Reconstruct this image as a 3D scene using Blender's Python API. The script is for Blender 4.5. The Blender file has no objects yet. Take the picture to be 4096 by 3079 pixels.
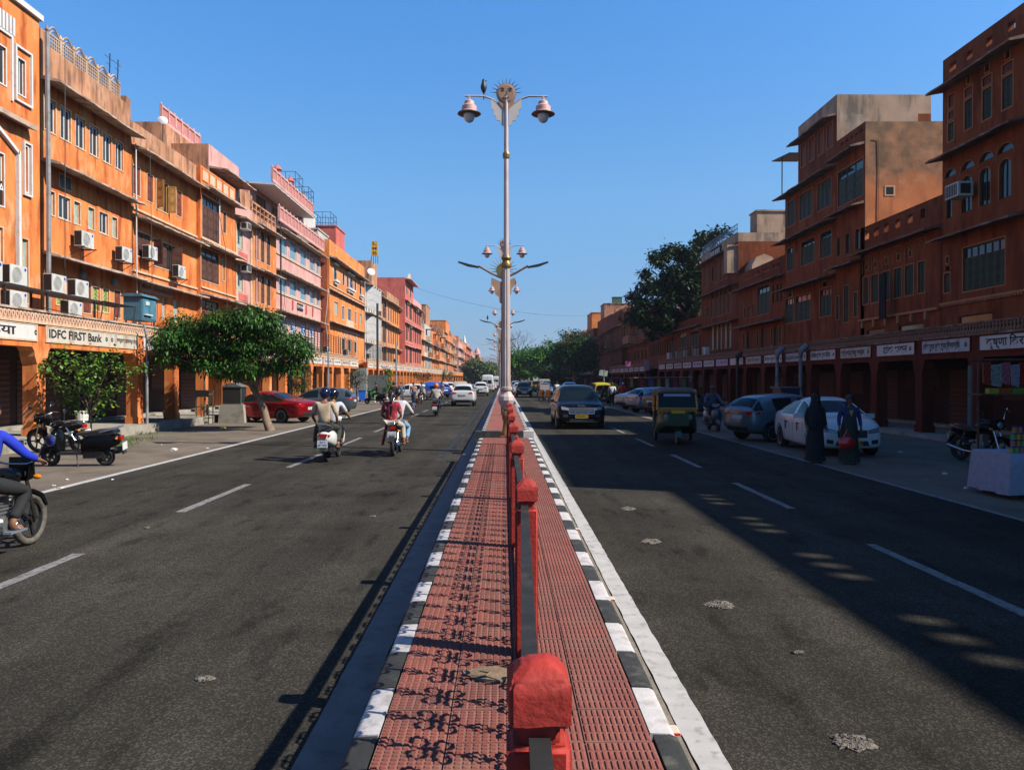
import bpy, bmesh, math, random
import numpy as np
from mathutils import Vector, Matrix
R = math.radians
random.seed(7)
S = bpy.context.scene
COL = S.collection
# ---------------------------------------------------------------- camera, sky, sun, exposure
cd = bpy.data.cameras.new('camera'); cam = bpy.data.objects.new('camera', cd); COL.objects.link(cam); S.camera = cam
cam.location = (0, 0, 2); cam.rotation_euler = (R(90 - .4725), 0, R(-.63)); cd.lens = 26.64; cd.clip_start = .1; cd.clip_end = 12000
SUN_EL = R(42)
w = bpy.data.worlds.new('World'); S.world = w; w.use_nodes = True
nt = w.node_tree; bg = nt.nodes['Background']
sky = nt.nodes.new('ShaderNodeTexSky'); sky.sky_type = 'NISHITA'; sky.sun_disc = False
sky.sun_elevation = SUN_EL; sky.sun_rotation = R(108.8); sky.air_density = 1; sky.dust_density = .3; sky.ozone_density = 3
tc = nt.nodes.new('ShaderNodeTexCoord'); sx = nt.nodes.new('ShaderNodeSeparateXYZ'); nt.links.new(tc.outputs['Generated'], sx.inputs[0])
rp = nt.nodes.new('ShaderNodeValToRGB'); nt.links.new(sx.outputs[2], rp.inputs[0])
for i, (p_, c_) in enumerate([(0, (.66, .84, 1.22)), (.05, (.68, .94, 1.36)), (.23, (1.16, 1.84, 2.2)), (.44, (.96, 2.16, 3.0)), (.7, (.62, 1.45, 2.25)), (1, (.42, 1.0, 1.65))]):
    e = rp.color_ramp.elements[i] if i < 2 else rp.color_ramp.elements.new(p_)
    e.position = p_; e.color = tuple(k / 3 for k in c_) + (1,)
mx = nt.nodes.new('ShaderNodeVectorMath'); mx.operation = 'MULTIPLY'
nt.links.new(sky.outputs[0], mx.inputs[0]); nt.links.new(rp.outputs[0], mx.inputs[1])
sc_ = nt.nodes.new('ShaderNodeVectorMath'); sc_.operation = 'SCALE'; sc_.inputs['Scale'].default_value = 2.0
nt.links.new(mx.outputs[0], sc_.inputs[0]); nt.links.new(sc_.outputs[0], bg.inputs[0])
bg.inputs[1].default_value = .064
sl = bpy.data.lights.new('sun', 'SUN'); so = bpy.data.objects.new('sun', sl); COL.objects.link(so)
sl.energy = 5.0; sl.angle = R(.5); sl.color = (1, .94, .84)
so.rotation_euler = Vector((-.947 * math.cos(SUN_EL), .322 * math.cos(SUN_EL), -math.sin(SUN_EL))).to_track_quat('-Z', 'Y').to_euler()
S.view_settings.view_transform = 'Standard'; S.view_settings.look = 'None'; S.view_settings.exposure = 0.85; S.view_settings.gamma = 1
S.cycles.max_bounces = 5; S.cycles.diffuse_bounces = 1; S.cycles.transparent_max_bounces = 6

# ---------------------------------------------------------------- materials
MATS = {}
ALB = .85
def ab(c): return tuple(k * ALB for k in c)
def mat(name, col, rough=.85, metal=0, var=.12, vs=3.0, bump=0, bs=40, dirt=None, da=.4, ds=1.2, streak=False, coat=0, spec=.4, emit=None, trans=0):
    if name in MATS: return MATS[name]
    col = ab(col); dirt = [(ab(d_[0]),) + tuple(d_[1:]) for d_ in dirt] if isinstance(dirt, list) else (ab(dirt) if dirt else None)
    m = bpy.data.materials.new(name); m.use_nodes = True; n = m.node_tree; L = n.links.new
    b = n.nodes['Principled BSDF']; b.inputs['Base Color'].default_value = (*col, 1)
    b.inputs['Roughness'].default_value = rough; b.inputs['Metallic'].default_value = metal
    b.inputs['Coat Weight'].default_value = coat; b.inputs['Specular IOR Level'].default_value = spec
    if trans: b.inputs['Transmission Weight'].default_value = trans
    if emit: b.inputs['Emission Color'].default_value = (*emit, 1); b.inputs['Emission Strength'].default_value = 1
    if var or dirt or bump:
        g = n.nodes.new('ShaderNodeNewGeometry')
    out = None
    if var:
        t = n.nodes.new('ShaderNodeTexNoise'); t.inputs['Scale'].default_value = vs; t.inputs['Detail'].default_value = 5
        L(g.outputs['Position'], t.inputs['Vector'])
        mr = n.nodes.new('ShaderNodeMapRange'); mr.inputs[1].default_value = .3; mr.inputs[2].default_value = .7
        mr.inputs[3].default_value = 1 - var; mr.inputs[4].default_value = 1 + var; L(t.outputs[0], mr.inputs[0])
        vm = n.nodes.new('ShaderNodeVectorMath'); vm.operation = 'SCALE'; vm.inputs[0].default_value = col; L(mr.outputs[0], vm.inputs['Scale'])
        out = vm.outputs[0]
    if dirt:
        dirts = dirt if isinstance(dirt, list) else [(dirt, da, ds, streak)]
        for dc, a_, s_, st in dirts:
            mp = n.nodes.new('ShaderNodeMapping'); L(g.outputs['Position'], mp.inputs[0])
            mp.inputs['Scale'].default_value = (s_, s_, s_ * (.22 if st else 1)); mp.inputs['Location'].default_value = (a_ * 31, s_ * 7, 3)
            t = n.nodes.new('ShaderNodeTexNoise'); t.inputs['Scale'].default_value = 1; t.inputs['Detail'].default_value = 7; t.inputs['Roughness'].default_value = .62
            L(mp.outputs[0], t.inputs['Vector'])
            mr = n.nodes.new('ShaderNodeMapRange'); mr.inputs[1].default_value = .60 - .22 * a_; mr.inputs[2].default_value = .60 - .22 * a_ + .14
            mr.inputs[3].default_value = 0; mr.inputs[4].default_value = min(1, .35 + a_ * .8); L(t.outputs[0], mr.inputs[0])
            mi = n.nodes.new('ShaderNodeMix'); mi.data_type = 'RGBA'; L(mr.outputs[0], mi.inputs[0])
            if out is not None: L(out, mi.inputs[6])
            else: mi.inputs[6].default_value = (*col, 1)
            mi.inputs[7].default_value = (*dc, 1); out = mi.outputs[2]
    if out is not None: L(out, b.inputs['Base Color'])
    if bump:
        t = n.nodes.new('ShaderNodeTexNoise'); t.inputs['Scale'].default_value = bs; t.inputs['Detail'].default_value = 4
        L(g.outputs['Position'], t.inputs['Vector'])
        bu = n.nodes.new('ShaderNodeBump'); bu.inputs['Strength'].default_value = bump; bu.inputs['Distance'].default_value = .02
        L(t.outputs[0], bu.inputs['Height']); L(bu.outputs[0], b.inputs['Normal'])
    MATS[name] = m; return m
def flat(name, col, rough=.5, metal=0, **k): return mat(name, col, rough, metal, var=0, **k)

def plaster(name, col, dark, pale, amt=.35):
    return mat(name, col, .92, var=.16, vs=.7, dirt=[(pale, amt * .7, .9, False), (dark, amt, 1.7, True), (tuple(c * .4 for c in dark), amt * .6, 2.6, True)], bump=.25, bs=14, spec=.2)
P_OR = plaster('orange_plaster', (.66, .205, .058), (.44, .085, .02), (.74, .36, .17), .55)
P_OR2 = plaster('deep_orange_plaster', (.64, .19, .05), (.42, .08, .02), (.72, .32, .13), .5)
P_OR3 = plaster('amber_plaster', (.66, .22, .058), (.44, .10, .03), (.74, .35, .14), .42)
P_PK = plaster('pink_plaster', (.56, .30, .26), (.38, .17, .14), (.60, .38, .33), .3)
P_PK2 = plaster('rose_plaster', (.52, .13, .10), (.36, .07, .06), (.58, .22, .18), .3)
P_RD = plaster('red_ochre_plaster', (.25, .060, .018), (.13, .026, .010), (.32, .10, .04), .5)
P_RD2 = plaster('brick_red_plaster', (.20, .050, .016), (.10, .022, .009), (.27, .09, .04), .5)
P_BR = plaster('brown_plaster', (.46, .22, .12), (.15, .07, .04), (.56, .32, .20), .55)
P_WH = plaster('old_white_plaster', (.48, .44, .40), (.24, .19, .15), (.53, .5, .46), .35)
P_PEEL = mat('peeling_plaster', (.50, .17, .06), .95, var=.18, vs=.9, dirt=[((.56, .27, .14), .35, .8, False), ((.30, .09, .04), .3, 2.2, True)], bump=.4, bs=10)
def top_stain(m, z0, z1, col, col2):
    n = m.node_tree; L = n.links.new; b = n.nodes['Principled BSDF']; src = b.inputs['Base Color'].links[0].from_socket; g = n.nodes.new('ShaderNodeNewGeometry')
    sx = n.nodes.new('ShaderNodeSeparateXYZ'); L(g.outputs['Position'], sx.inputs[0]); t = n.nodes.new('ShaderNodeTexNoise'); t.inputs['Scale'].default_value = .45; t.inputs['Detail'].default_value = 9; L(g.outputs['Position'], t.inputs['Vector'])
    a = n.nodes.new('ShaderNodeMath'); a.operation = 'MULTIPLY_ADD'; a.inputs[1].default_value = (z1 - z0) * 2.2; L(t.outputs[0], a.inputs[0]); L(sx.outputs[2], a.inputs[2])
    r = n.nodes.new('ShaderNodeMapRange'); c_ = (z1 - z0) * 1.1; r.inputs[1].default_value = (z0 + z1) / 2 + c_ - .5; r.inputs[2].default_value = (z0 + z1) / 2 + c_ + .5; r.inputs[4].default_value = .85; L(a.outputs[0], r.inputs[0])
    t2 = n.nodes.new('ShaderNodeTexNoise'); t2.inputs['Scale'].default_value = 1.6; t2.inputs['Detail'].default_value = 6; L(g.outputs['Position'], t2.inputs['Vector'])
    m2 = n.nodes.new('ShaderNodeMix'); m2.data_type = 'RGBA'; q = n.nodes.new('ShaderNodeMapRange'); q.inputs[1].default_value = .35; q.inputs[2].default_value = .7; L(t2.outputs[0], q.inputs[0]); L(q.outputs[0], m2.inputs[0]); m2.inputs[6].default_value = (*col, 1); m2.inputs[7].default_value = (*col2, 1)
    m1 = n.nodes.new('ShaderNodeMix'); m1.data_type = 'RGBA'; L(r.outputs[0], m1.inputs[0]); L(src, m1.inputs[6]); L(m2.outputs[2], m1.inputs[7]); L(m1.outputs[2], b.inputs['Base Color'])
top_stain(P_PEEL, 10.4, 13.0, (.10, .07, .04), (.36, .17, .08))
P_GREY = mat('weathered_cement', (.40, .26, .17), .95, var=.2, vs=1.2, dirt=[((.10, .085, .065), .55, 1.3, True), ((.5, .4, .3), .35, .7, False)], bump=.3, bs=15)
M_EAVE = mat('weathered_eave_stone', (.40, .29, .22), .95, var=.25, vs=2.5, dirt=[((.07, .05, .04), .5, 2.2, False), ((.6, .52, .45), .3, 1.6, False)], bump=.4, bs=12)
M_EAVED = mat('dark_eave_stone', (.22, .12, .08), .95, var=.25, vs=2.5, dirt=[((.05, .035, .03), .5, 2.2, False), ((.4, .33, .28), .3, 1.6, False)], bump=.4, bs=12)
M_CREAM = mat('cream_trim', (.58, .40, .26), .85, var=.12, dirt=(.4, .2, .1), da=.35, ds=4)
M_WHITE = mat('white_paint', (.60, .58, .55), .6, var=.06, dirt=(.4, .3, .22), da=.22, ds=5)
M_SIGNW = mat('sign_white', (.58, .55, .51), .7, var=.06, vs=6, dirt=[((.35, .22, .15), .3, 5, True)])
M_SIGNL = mat('sign_lilac', (.55, .42, .60), .7, var=.08, vs=6, dirt=[((.3, .2, .2), .3, 5, True)])
M_BROWN = mat('dark_brown_wood', (.085, .032, .018), .7, var=.25, vs=5, bump=.2, bs=20)
M_MAROON = mat('maroon_wood', (.16, .035, .02), .7, var=.2, vs=5)
M_OCHREW = mat('ochre_wood', (.42, .20, .05), .7, var=.2, vs=5)
M_GREENW = mat('dark_green_wood', (.03, .045, .025), .7, var=.25, vs=5)
M_GLASS = flat('dark_window_glass', (.02, .026, .03), .08, spec=.6)
M_BGLASS = flat('blue_tint_glass', (.16, .25, .30), .06, spec=.8)
M_FROST = mat('frosted_green_glass', (.30, .38, .33), .35, var=.15, vs=6)
M_GLATT = mat('green_lattice_glass', (.20, .30, .06), .4, var=.5, vs=14)
M_BLACK = flat('black_interior', (.006, .005, .005), .9)
M_DKMET = mat('dark_painted_metal', (.02, .018, .016), .55, var=.2)
M_GREYM = mat('grey_painted_metal', (.12, .13, .12), .55, .1, var=.15)
M_PIPE = mat('weathered_pipe', (.22, .22, .22), .7, var=.2, dirt=(.1, .06, .04), da=.4, ds=3)
M_SHUT = mat('maroon_roller_shutter', (.085, .03, .024), .6, .1, var=.15, vs=4, dirt=(.05, .03, .025), da=.4, ds=2)
M_ACW = mat('ac_white_casing', (.52, .51, .47), .5, var=.08, dirt=(.35, .28, .2), da=.3, ds=4)
M_TXT = flat('black_lettering', (.012, .011, .011), .7)
M_WTXT = flat('white_lettering', (.75, .75, .75), .7)
M_RTXT = flat('red_lettering', (.25, .02, .02), .7)
M_CONC = mat('concrete', (.30, .27, .22), .95, var=.2, vs=2, dirt=(.12, .10, .08), da=.4, ds=1.5, bump=.3, bs=30)

# ---------------------------------------------------------------- mesh helpers
class MB:
    def __init__(s): s.v = []; s.f = []; s.m = []; s.mi = 0
    def quad(s, a, b, c, d):
        k = len(s.v); s.v += [a, b, c, d]; s.f.append((k, k + 1, k + 2, k + 3)); s.m.append(s.mi); return s
    def box(s, x0, x1, y0, y1, z0, z1):
        k = len(s.v); s.v += [(x, y, z) for x in (x0, x1) for y in (y0, y1) for z in (z0, z1)]
        s.f += [(k, k + 1, k + 3, k + 2), (k + 4, k + 6, k + 7, k + 5), (k, k + 4, k + 5, k + 1), (k + 2, k + 3, k + 7, k + 6), (k, k + 2, k + 6, k + 4), (k + 1, k + 5, k + 7, k + 3)]
        s.m += [s.mi] * 6; return s
    def cbox(s, c, d, rz=0, rx=0, ry=0):
        M_ = Matrix.Translation(c) @ Matrix.Rotation(rz, 4, 'Z') @ Matrix.Rotation(ry, 4, 'Y') @ Matrix.Rotation(rx, 4, 'X')
        k = len(s.v); s.box(-d[0] / 2, d[0] / 2, -d[1] / 2, d[1] / 2, -d[2] / 2, d[2] / 2)
        s.v[k:] = [tuple(M_ @ Vector(p)) for p in s.v[k:]]; return s
    def tube(s, pts, r, n=8, cap=True):
        P = [Vector(p) for p in pts]; rs = r if isinstance(r, (list, tuple)) else [r] * len(P); k0 = len(s.v)
        for i, p in enumerate(P):
            d = (P[min(i + 1, len(P) - 1)] - P[max(i - 1, 0)]).normalized()
            a = d.cross(Vector((0, 0, 1))) if abs(d.z) < .95 else d.cross(Vector((0, 1, 0)))
            a.normalize(); b = d.cross(a)
            for j in range(n):
                t = 2 * math.pi * j / n; s.v.append(tuple(p + (a * math.cos(t) + b * math.sin(t)) * rs[i]))
        for i in range(len(P) - 1):
            for j in range(n):
                q = k0 + i * n; s.f.append((q + j, q + (j + 1) % n, q + n + (j + 1) % n, q + n + j)); s.m.append(s.mi)
        if cap:
            s.f += [tuple(range(k0, k0 + n)), tuple(range(k0 + (len(P) - 1) * n, k0 + len(P) * n))]; s.m += [s.mi] * 2
        return s
    def lathe(s, prof, n=16, c=(0, 0, 0), axis='Z', flute=0, cap=True):
        k0 = len(s.v)
        for r, z in prof:
            for j in range(n):
                t = 2 * math.pi * j / n; rr = r * (1 - (flute if j % 2 else 0)); x, y = rr * math.cos(t), rr * math.sin(t)
                p = {'Z': (x, y, z), 'X': (z, x, y), 'Y': (x, z, y)}[axis]
                s.v.append((p[0] + c[0], p[1] + c[1], p[2] + c[2]))
        for i in range(len(prof) - 1):
            for j in range(n):
                q = k0 + i * n; s.f.append((q + j, q + (j + 1) % n, q + n + (j + 1) % n, q + n + j)); s.m.append(s.mi)
        if cap: s.f += [tuple(range(k0, k0 + n)), tuple(range(k0 + (len(prof) - 1) * n, k0 + len(prof) * n))]; s.m += [s.mi] * 2
        return s
    def prism(s, poly, h0, h1, ax='Y'):          # polygon in the plane normal to ax
        k = len(s.v); n = len(poly)
        for h in (h0, h1):
            for a, b in poly: s.v.append({'Y': (a, h, b), 'X': (h, a, b), 'Z': (a, b, h)}[ax])
        s.f += [tuple(range(k, k + n)), tuple(range(k + n, k + 2 * n))]; s.m += [s.mi] * 2
        for j in range(n): s.f.append((k + j, k + (j + 1) % n, k + n + (j + 1) % n, k + n + j)); s.m.append(s.mi)
        return s
    def grid(s, rows, closed=False):
        k = len(s.v); nr, nc = len(rows), len(rows[0])
        for r_ in rows: s.v += [tuple(p) for p in r_]
        for i in range(nr - 1):
            for j in range(nc if closed else nc - 1):
                s.f.append((k + i * nc + j, k + i * nc + (j + 1) % nc, k + (i + 1) * nc + (j + 1) % nc, k + (i + 1) * nc + j)); s.m.append(s.mi)
        return s
    def mesh(s, name, m, smooth=False, fix=True):
        me = bpy.data.meshes.new(name); me.from_pydata(s.v, [], s.f)
        for x in (m if isinstance(m, (list, tuple)) else [m]): me.materials.append(x)
        if isinstance(m, (list, tuple)): me.polygons.foreach_set('material_index', s.m)
        if fix:
            b = bmesh.new(); b.from_mesh(me); bmesh.ops.recalc_face_normals(b, faces=b.faces); b.to_mesh(me); b.free()
        if smooth: smoothen(me, smooth)
        return me
    def build(s, name, m, parent=None, smooth=False, loc=None, rz=0, **k):
        return obj(name, s.mesh(name, m, smooth), parent, loc, rz, **k)
def smoothen(me, ang=35):
    me.polygons.foreach_set('use_smooth', [True] * len(me.polygons))
    try: me.set_sharp_from_angle(angle=R(ang if ang is not True else 35))
    except Exception: pass
def tag(o, label=None, cat=None, group=None, kind=None):
    if label: o['label'] = label
    if cat: o['category'] = cat
    if group: o['group'] = group
    if kind: o['kind'] = kind
    return o
def obj(name, me, parent=None, loc=None, rz=0, label=None, cat=None, group=None, kind=None, rx=0, ry=0, sc=None):
    o = bpy.data.objects.new(name, me); COL.objects.link(o)
    if parent: o.parent = parent
    if loc: o.location = loc
    if rz or rx or ry: o.rotation_euler = (rx, ry, rz)
    if sc: o.scale = sc if isinstance(sc, tuple) else (sc, sc, sc)
    return tag(o, label, cat, group, kind)
def empty(name, loc, rz=0, label=None, cat=None, group=None, parent=None):
    o = obj(name, None, parent, loc, rz, label, cat, group); o.empty_display_size = .3; return o
def tree_copy(o, parent=None, loc=None, rz=None, label=None, **k):
    c = o.copy(); COL.objects.link(c); c.parent = parent
    if loc is not None: c.location = loc
    if rz is not None: c.rotation_euler = (0, 0, rz)
    tag(c, label, **k)
    for ch in KIDS.get(o.name, ()) or [x for x in bpy.data.objects if x.parent == o]: tree_copy(ch, c)
    return c
KIDS = {}
def kids_index():
    KIDS.clear()
    for x in bpy.data.objects:
        if x.parent: KIDS.setdefault(x.parent.name, []).append(x)
def evaluated(o, name, mats=None):
    bpy.context.view_layer.update()
    dg = bpy.context.evaluated_depsgraph_get(); me = bpy.data.meshes.new_from_object(o.evaluated_get(dg)); me.name = name
    return me
FONTC = {}
def text(body, size, m, parent, loc, rz=0, rx=math.pi / 2, align='CENTER', name='lettering', xs=1.0, width=None, ext=0.0, off=0.0):
    key = (body, round(size, 3), m.name, align, xs, width, ext, off)
    if key not in FONTC:
        t = bpy.data.curves.new('lettering', 'FONT'); t.body = body; t.size = size; t.align_x = align; t.align_y = 'CENTER'; t.resolution_u = 2
        t.extrude = ext; t.offset = off
        o = bpy.data.objects.new('tmp_text', t); COL.objects.link(o)
        me = evaluated(o, 'lettering'); bpy.data.objects.remove(o)
        n = len(me.vertices); co = np.zeros(n * 3); me.vertices.foreach_get('co', co); co = co.reshape(-1, 3)
        if n:
            if width:
                wd = co[:, 0].max() - co[:, 0].min()
                xs = width / max(wd, 1e-4)
            co[:, 0] *= xs; me.vertices.foreach_set('co', co.ravel())
        me.materials.clear(); me.materials.append(m); FONTC[key] = me
    return obj(name, FONTC[key], parent, loc, rz, rx=rx)

def YL(u, X=16.5): return X * 1637 / (1088 - u)
def YR(u, X=17.5): return X * 1637 / (u - 1088)
# ================================================================ the ground
def sheet(name, x0, x1, y0, y1, z, m, parent=None, kind='structure', ny=1, **k):
    mb = MB(); ys = [y0 + (y1 - y0) * i / ny for i in range(ny + 1)]
    for a, b in zip(ys, ys[1:]): mb.quad((x0, a, z), (x1, a, z), (x1, b, z), (x0, b, z))
    return obj(name, mb.mesh(name, m), parent, kind=kind, **k)
def asphalt(name, col, light, speck=.5):
    col, light = ab(col), ab(light)
    m = bpy.data.materials.new(name); m.use_nodes = True; n = m.node_tree; L = n.links.new; b = n.nodes['Principled BSDF']
    g = n.nodes.new('ShaderNodeNewGeometry'); P = g.outputs['Position']
    def noise(s, d=4, r=.5, sc=None):
        t = n.nodes.new('ShaderNodeTexNoise'); t.inputs['Scale'].default_value = s; t.inputs['Detail'].default_value = d; t.inputs['Roughness'].default_value = r
        if sc:
            mp = n.nodes.new('ShaderNodeMapping'); mp.inputs['Scale'].default_value = sc; L(P, mp.inputs[0]); L(mp.outputs[0], t.inputs['Vector'])
        else: L(P, t.inputs['Vector'])
        return t.outputs[0]
    def rng(x, a, c, lo, hi):
        q = n.nodes.new('ShaderNodeMapRange'); q.inputs[1].default_value = a; q.inputs[2].default_value = c; q.inputs[3].default_value = lo; q.inputs[4].default_value = hi; L(x, q.inputs[0]); return q.outputs[0]
    def mul(x, y):
        q = n.nodes.new('ShaderNodeMath'); q.operation = 'MULTIPLY'; L(x, q.inputs[0]); L(y, q.inputs[1]); return q.outputs[0]
    big = rng(noise(.35, 6, .6), .3, .7, .62, 1.32)
    lane = rng(noise(1, 3, .5, (1.3, .06, 1)), .35, .65, .80, 1.2)
    skid = rng(noise(1, 5, .6, (3.2, 1.1, 1)), .54, .68, 1, .55)
    vo = n.nodes.new('ShaderNodeTexVoronoi'); vo.inputs['Scale'].default_value = 85; L(P, vo.inputs['Vector'])
    bw = n.nodes.new('ShaderNodeSeparateColor'); L(vo.outputs['Color'], bw.inputs[0])
    sp = rng(bw.outputs[0], .55, 1, 1 - speck * .35, 1 + speck * 2.0)
    fine = rng(noise(160, 3, .6), .3, .7, .75, 1.25)
    f = mul(mul(mul(big, lane), skid), mul(sp, fine))
    mi = n.nodes.new('ShaderNodeMix'); mi.data_type = 'RGBA'; mi.inputs[6].default_value = (*col, 1); mi.inputs[7].default_value = (*light, 1)
    L(rng(noise(.9, 6, .65), .52, .72, 0, .55), mi.inputs[0])
    v = n.nodes.new('ShaderNodeVectorMath'); v.operation = 'SCALE'; L(mi.outputs[2], v.inputs[0]); L(f, v.inputs['Scale']); L(v.outputs[0], b.inputs['Base Color'])
    b.inputs['Roughness'].default_value = .95; b.inputs['Specular IOR Level'].default_value = .08
    bu = n.nodes.new('ShaderNodeBump'); bu.inputs['Strength'].default_value = .5; bu.inputs['Distance'].default_value = .006; L(vo.outputs['Distance'], bu.inputs['Height']); L(bu.outputs[0], b.inputs['Normal'])
    MATS[name] = m; return m
M_ROAD = asphalt('asphalt', (.036, .0325, .026), (.049, .044, .036))
M_ROADR = asphalt('asphalt_right', (.036, .032, .025), (.048, .042, .033))
M_SHOULD = mat('dusty_shoulder', (.135, .105, .075), .95, var=.22, vs=.6, dirt=[((.07, .055, .04), .45, .8, False), ((.19, .155, .12), .3, 2.3, False)], bump=.5, bs=25)
M_LINE = mat('road_line_paint', (.41, .39, .37), .8, var=.1, vs=5, dirt=[((.16, .15, .14), .3, 9, False)])
M_DASH = mat('worn_dash_paint', (.20, .19, .18), .8, var=.15, vs=5, dirt=[((.07, .065, .06), .55, 12, False)])
M_EARTH = mat('far_earth', (.20, .16, .11), .95, var=.2, vs=.02)
M_LINEL = mat('dirty_shaded_line_paint', (.14, .135, .125), .8, var=.15, vs=4, dirt=[((.08, .075, .07), .42, 6, False)])  # kerb shade put into this darker line colour, with dirt on top
sheet('ground', -2500, 2500, -60, 5200, -.03, M_EARTH)
sheet('road_left', -8.05, -.70, -8, 620, 0, M_ROAD)
sheet('road_right', .82, 7.35, -8, 620, 0, M_ROADR)
sheet('shoulder_left', -19, -8.05, -8, 620, -.002, M_SHOULD)
sheet('shoulder_right', 7.35, 20, -8, 620, -.002, M_SHOULD)
GUT = mat('concrete_gutter', (.20, .17, .13), .95, var=.2, vs=8, dirt=(.10, .08, .06), da=.4, ds=6, bump=.3, bs=60)
sheet('gutter_strip', .80, .99, -8, 620, .004, GUT)
random.seed(3)
def ragged_line(name, x0, x1, y0, y1, m, step=.12, amp=.005, z=.004):
    mb = MB(); n_ = max(2, int((y1 - y0) / step)); pr = None
    for i in range(n_ + 1):
        y = y0 + (y1 - y0) * i / n_; a = x0 + random.uniform(-amp, amp); b = x1 + random.uniform(-amp, amp)
        if pr: mb.quad((pr[0], pr[2], z), (pr[1], pr[2], z), (b, y, z), (a, y, z))
        pr = (a, b, y)
    return obj(name, mb.mesh(name, m), kind='structure')
M_STRIPE_L = mat('grey_edge_stripe', (.30, .30, .28), .8, var=.15, vs=3, dirt=[((.12, .11, .10), .42, 5, False)])
ragged_line('median_line_left', -1.09, -.84, 1, 62, M_LINEL, z=.005)
ragged_line('median_line_left', -1.09, -.84, 62, 600, M_LINE, step=20)
ragged_line('median_line_right', 1.00, 1.165, 1, 62, M_LINE, z=.008)
ragged_line('median_line_right', 1.00, 1.165, 62, 600, M_LINE, step=20)
ragged_line('edge_line_left', -8.2, -8.03, 4, 90, M_LINE, step=.3)
ragged_line('edge_line_right', 7.28, 7.40, 4, 90, M_DASH, step=.3)
for k in range(-1, 22):
    ragged_line('lane_dash', -4.92, -4.78, 5.7 + k * 5.7, 5.7 + k * 5.7 + 3.0, M_DASH, step=.3, amp=.01)
    ragged_line('lane_dash', 4.37, 4.50, 6.2 + k * 5.4, 6.2 + k * 5.4 + 2.9, M_DASH, step=.3, amp=.01)
M_TAR = mat('tar_seam', (.012, .012, .012), .7, var=.2)
ragged_line('tar_seam', -1.62, -1.50, 19, 62, M_TAR, step=.25, amp=.035, z=.003)
ragged_line('tar_seam', -1.34, -1.28, 21, 75, M_TAR, step=.25, amp=.03, z=.003)
# potholes: shallow broken patches with a ragged rim and rubble inside
M_HOLE = mat('pothole_rubble', (.17, .145, .115), .95, var=.5, vs=45, bump=.9, bs=70, dirt=[((.05, .045, .04), .5, 28, False)])
def pothole(x, y, rx, ry, label):
    random.seed(int(x * 100 + y * 10)); mb = MB(); n_ = 26; rim = []; mid = []
    for i in range(n_):
        t = 2 * math.pi * i / n_; k = random.uniform(.72, 1.12)
        rim.append((rx * k * math.cos(t), ry * k * math.sin(t), .005)); mid.append((rx * k * .8 * math.cos(t), ry * k * .8 * math.sin(t), .009 + random.uniform(0, .012)))
    inn = [(p[0] * .5, p[1] * .5, .006 + random.uniform(0, .02)) for p in mid]
    mb.grid([rim, mid, inn], closed=True); k = len(mb.v); mb.v.append((0, 0, .01)); b0 = k - n_
    for i in range(n_): mb.f.append((b0 + i, b0 + (i + 1) % n_, k)); mb.m.append(0)
    for i in range(90):
        a = random.uniform(0, 6.28); q = random.uniform(.1, .9); s_ = random.uniform(.004, .013)
        mb.cbox((rx * q * .9 * math.cos(a), ry * q * .9 * math.sin(a), .012), (s_ * 1.5, s_, s_), a, .4, .3)
    mb.build('pothole', M_HOLE, loc=(x, y, 0), label=label, cat='pothole')
def gp(u, v, z=0):
    Y = 1637 * (2 - z) / (v - 818); return ((u - 1088) * Y / 1637, Y)
for (u, v, rx, ry, lb) in [(1848, 1611, .13, .11, 'broken pothole with loose rubble nearest the camera on the right road'), (1558, 1310, .14, .13, 'pale pothole on the right road, second nearest'),
                           (1408, 1171, .13, .14, 'small pale pothole beside the second lane dash'), (1358, 1100, .12, .16, 'farthest pale pothole on the right road near the shade')]:
    pothole(*gp(u, v), rx, ry, lb)
M_PATCH = mat('pale_scab', (.17, .15, .12), .95, var=.3, vs=20)
for (u, v, s_) in [(443, 1467, .06), (320, 1140, .04), (806, 1116, .04), (1728, 1415, .04)]:
    x, y = gp(u, v); pothole(x, y, s_ * 1.1, s_ * .7, {443: 'small pale scar on the left road near the camera', 320: 'tiny pale scar on the left road beside the first dash', 806: 'tiny pale scar midway across the left road', 1728: 'tiny pale scar near the shade edge on the right road'}[u])
# distant hills
M_HILL = mat('dry_hill', (.13, .12, .10), .95, var=.3, vs=.01)
random.seed(5); mb = MB(); rows = []
for j in range(14):
    row = []
    for i in range(80):
        x = -2600 + i * 65; h = 0 if j in (0, 13) else max(0, 105 * math.exp(-((x + 160) / 420) ** 2) + 40 * math.exp(-((x - 900) / 700) ** 2) + 12 * math.sin(x * .011) + random.uniform(-6, 6)) * math.sin(math.pi * j / 13)
        row.append((x, 3000 + j * 60, h))
    rows.append(row)
mb.grid(rows); mb.build('hills', M_HILL, smooth=60, kind='structure')

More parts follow.
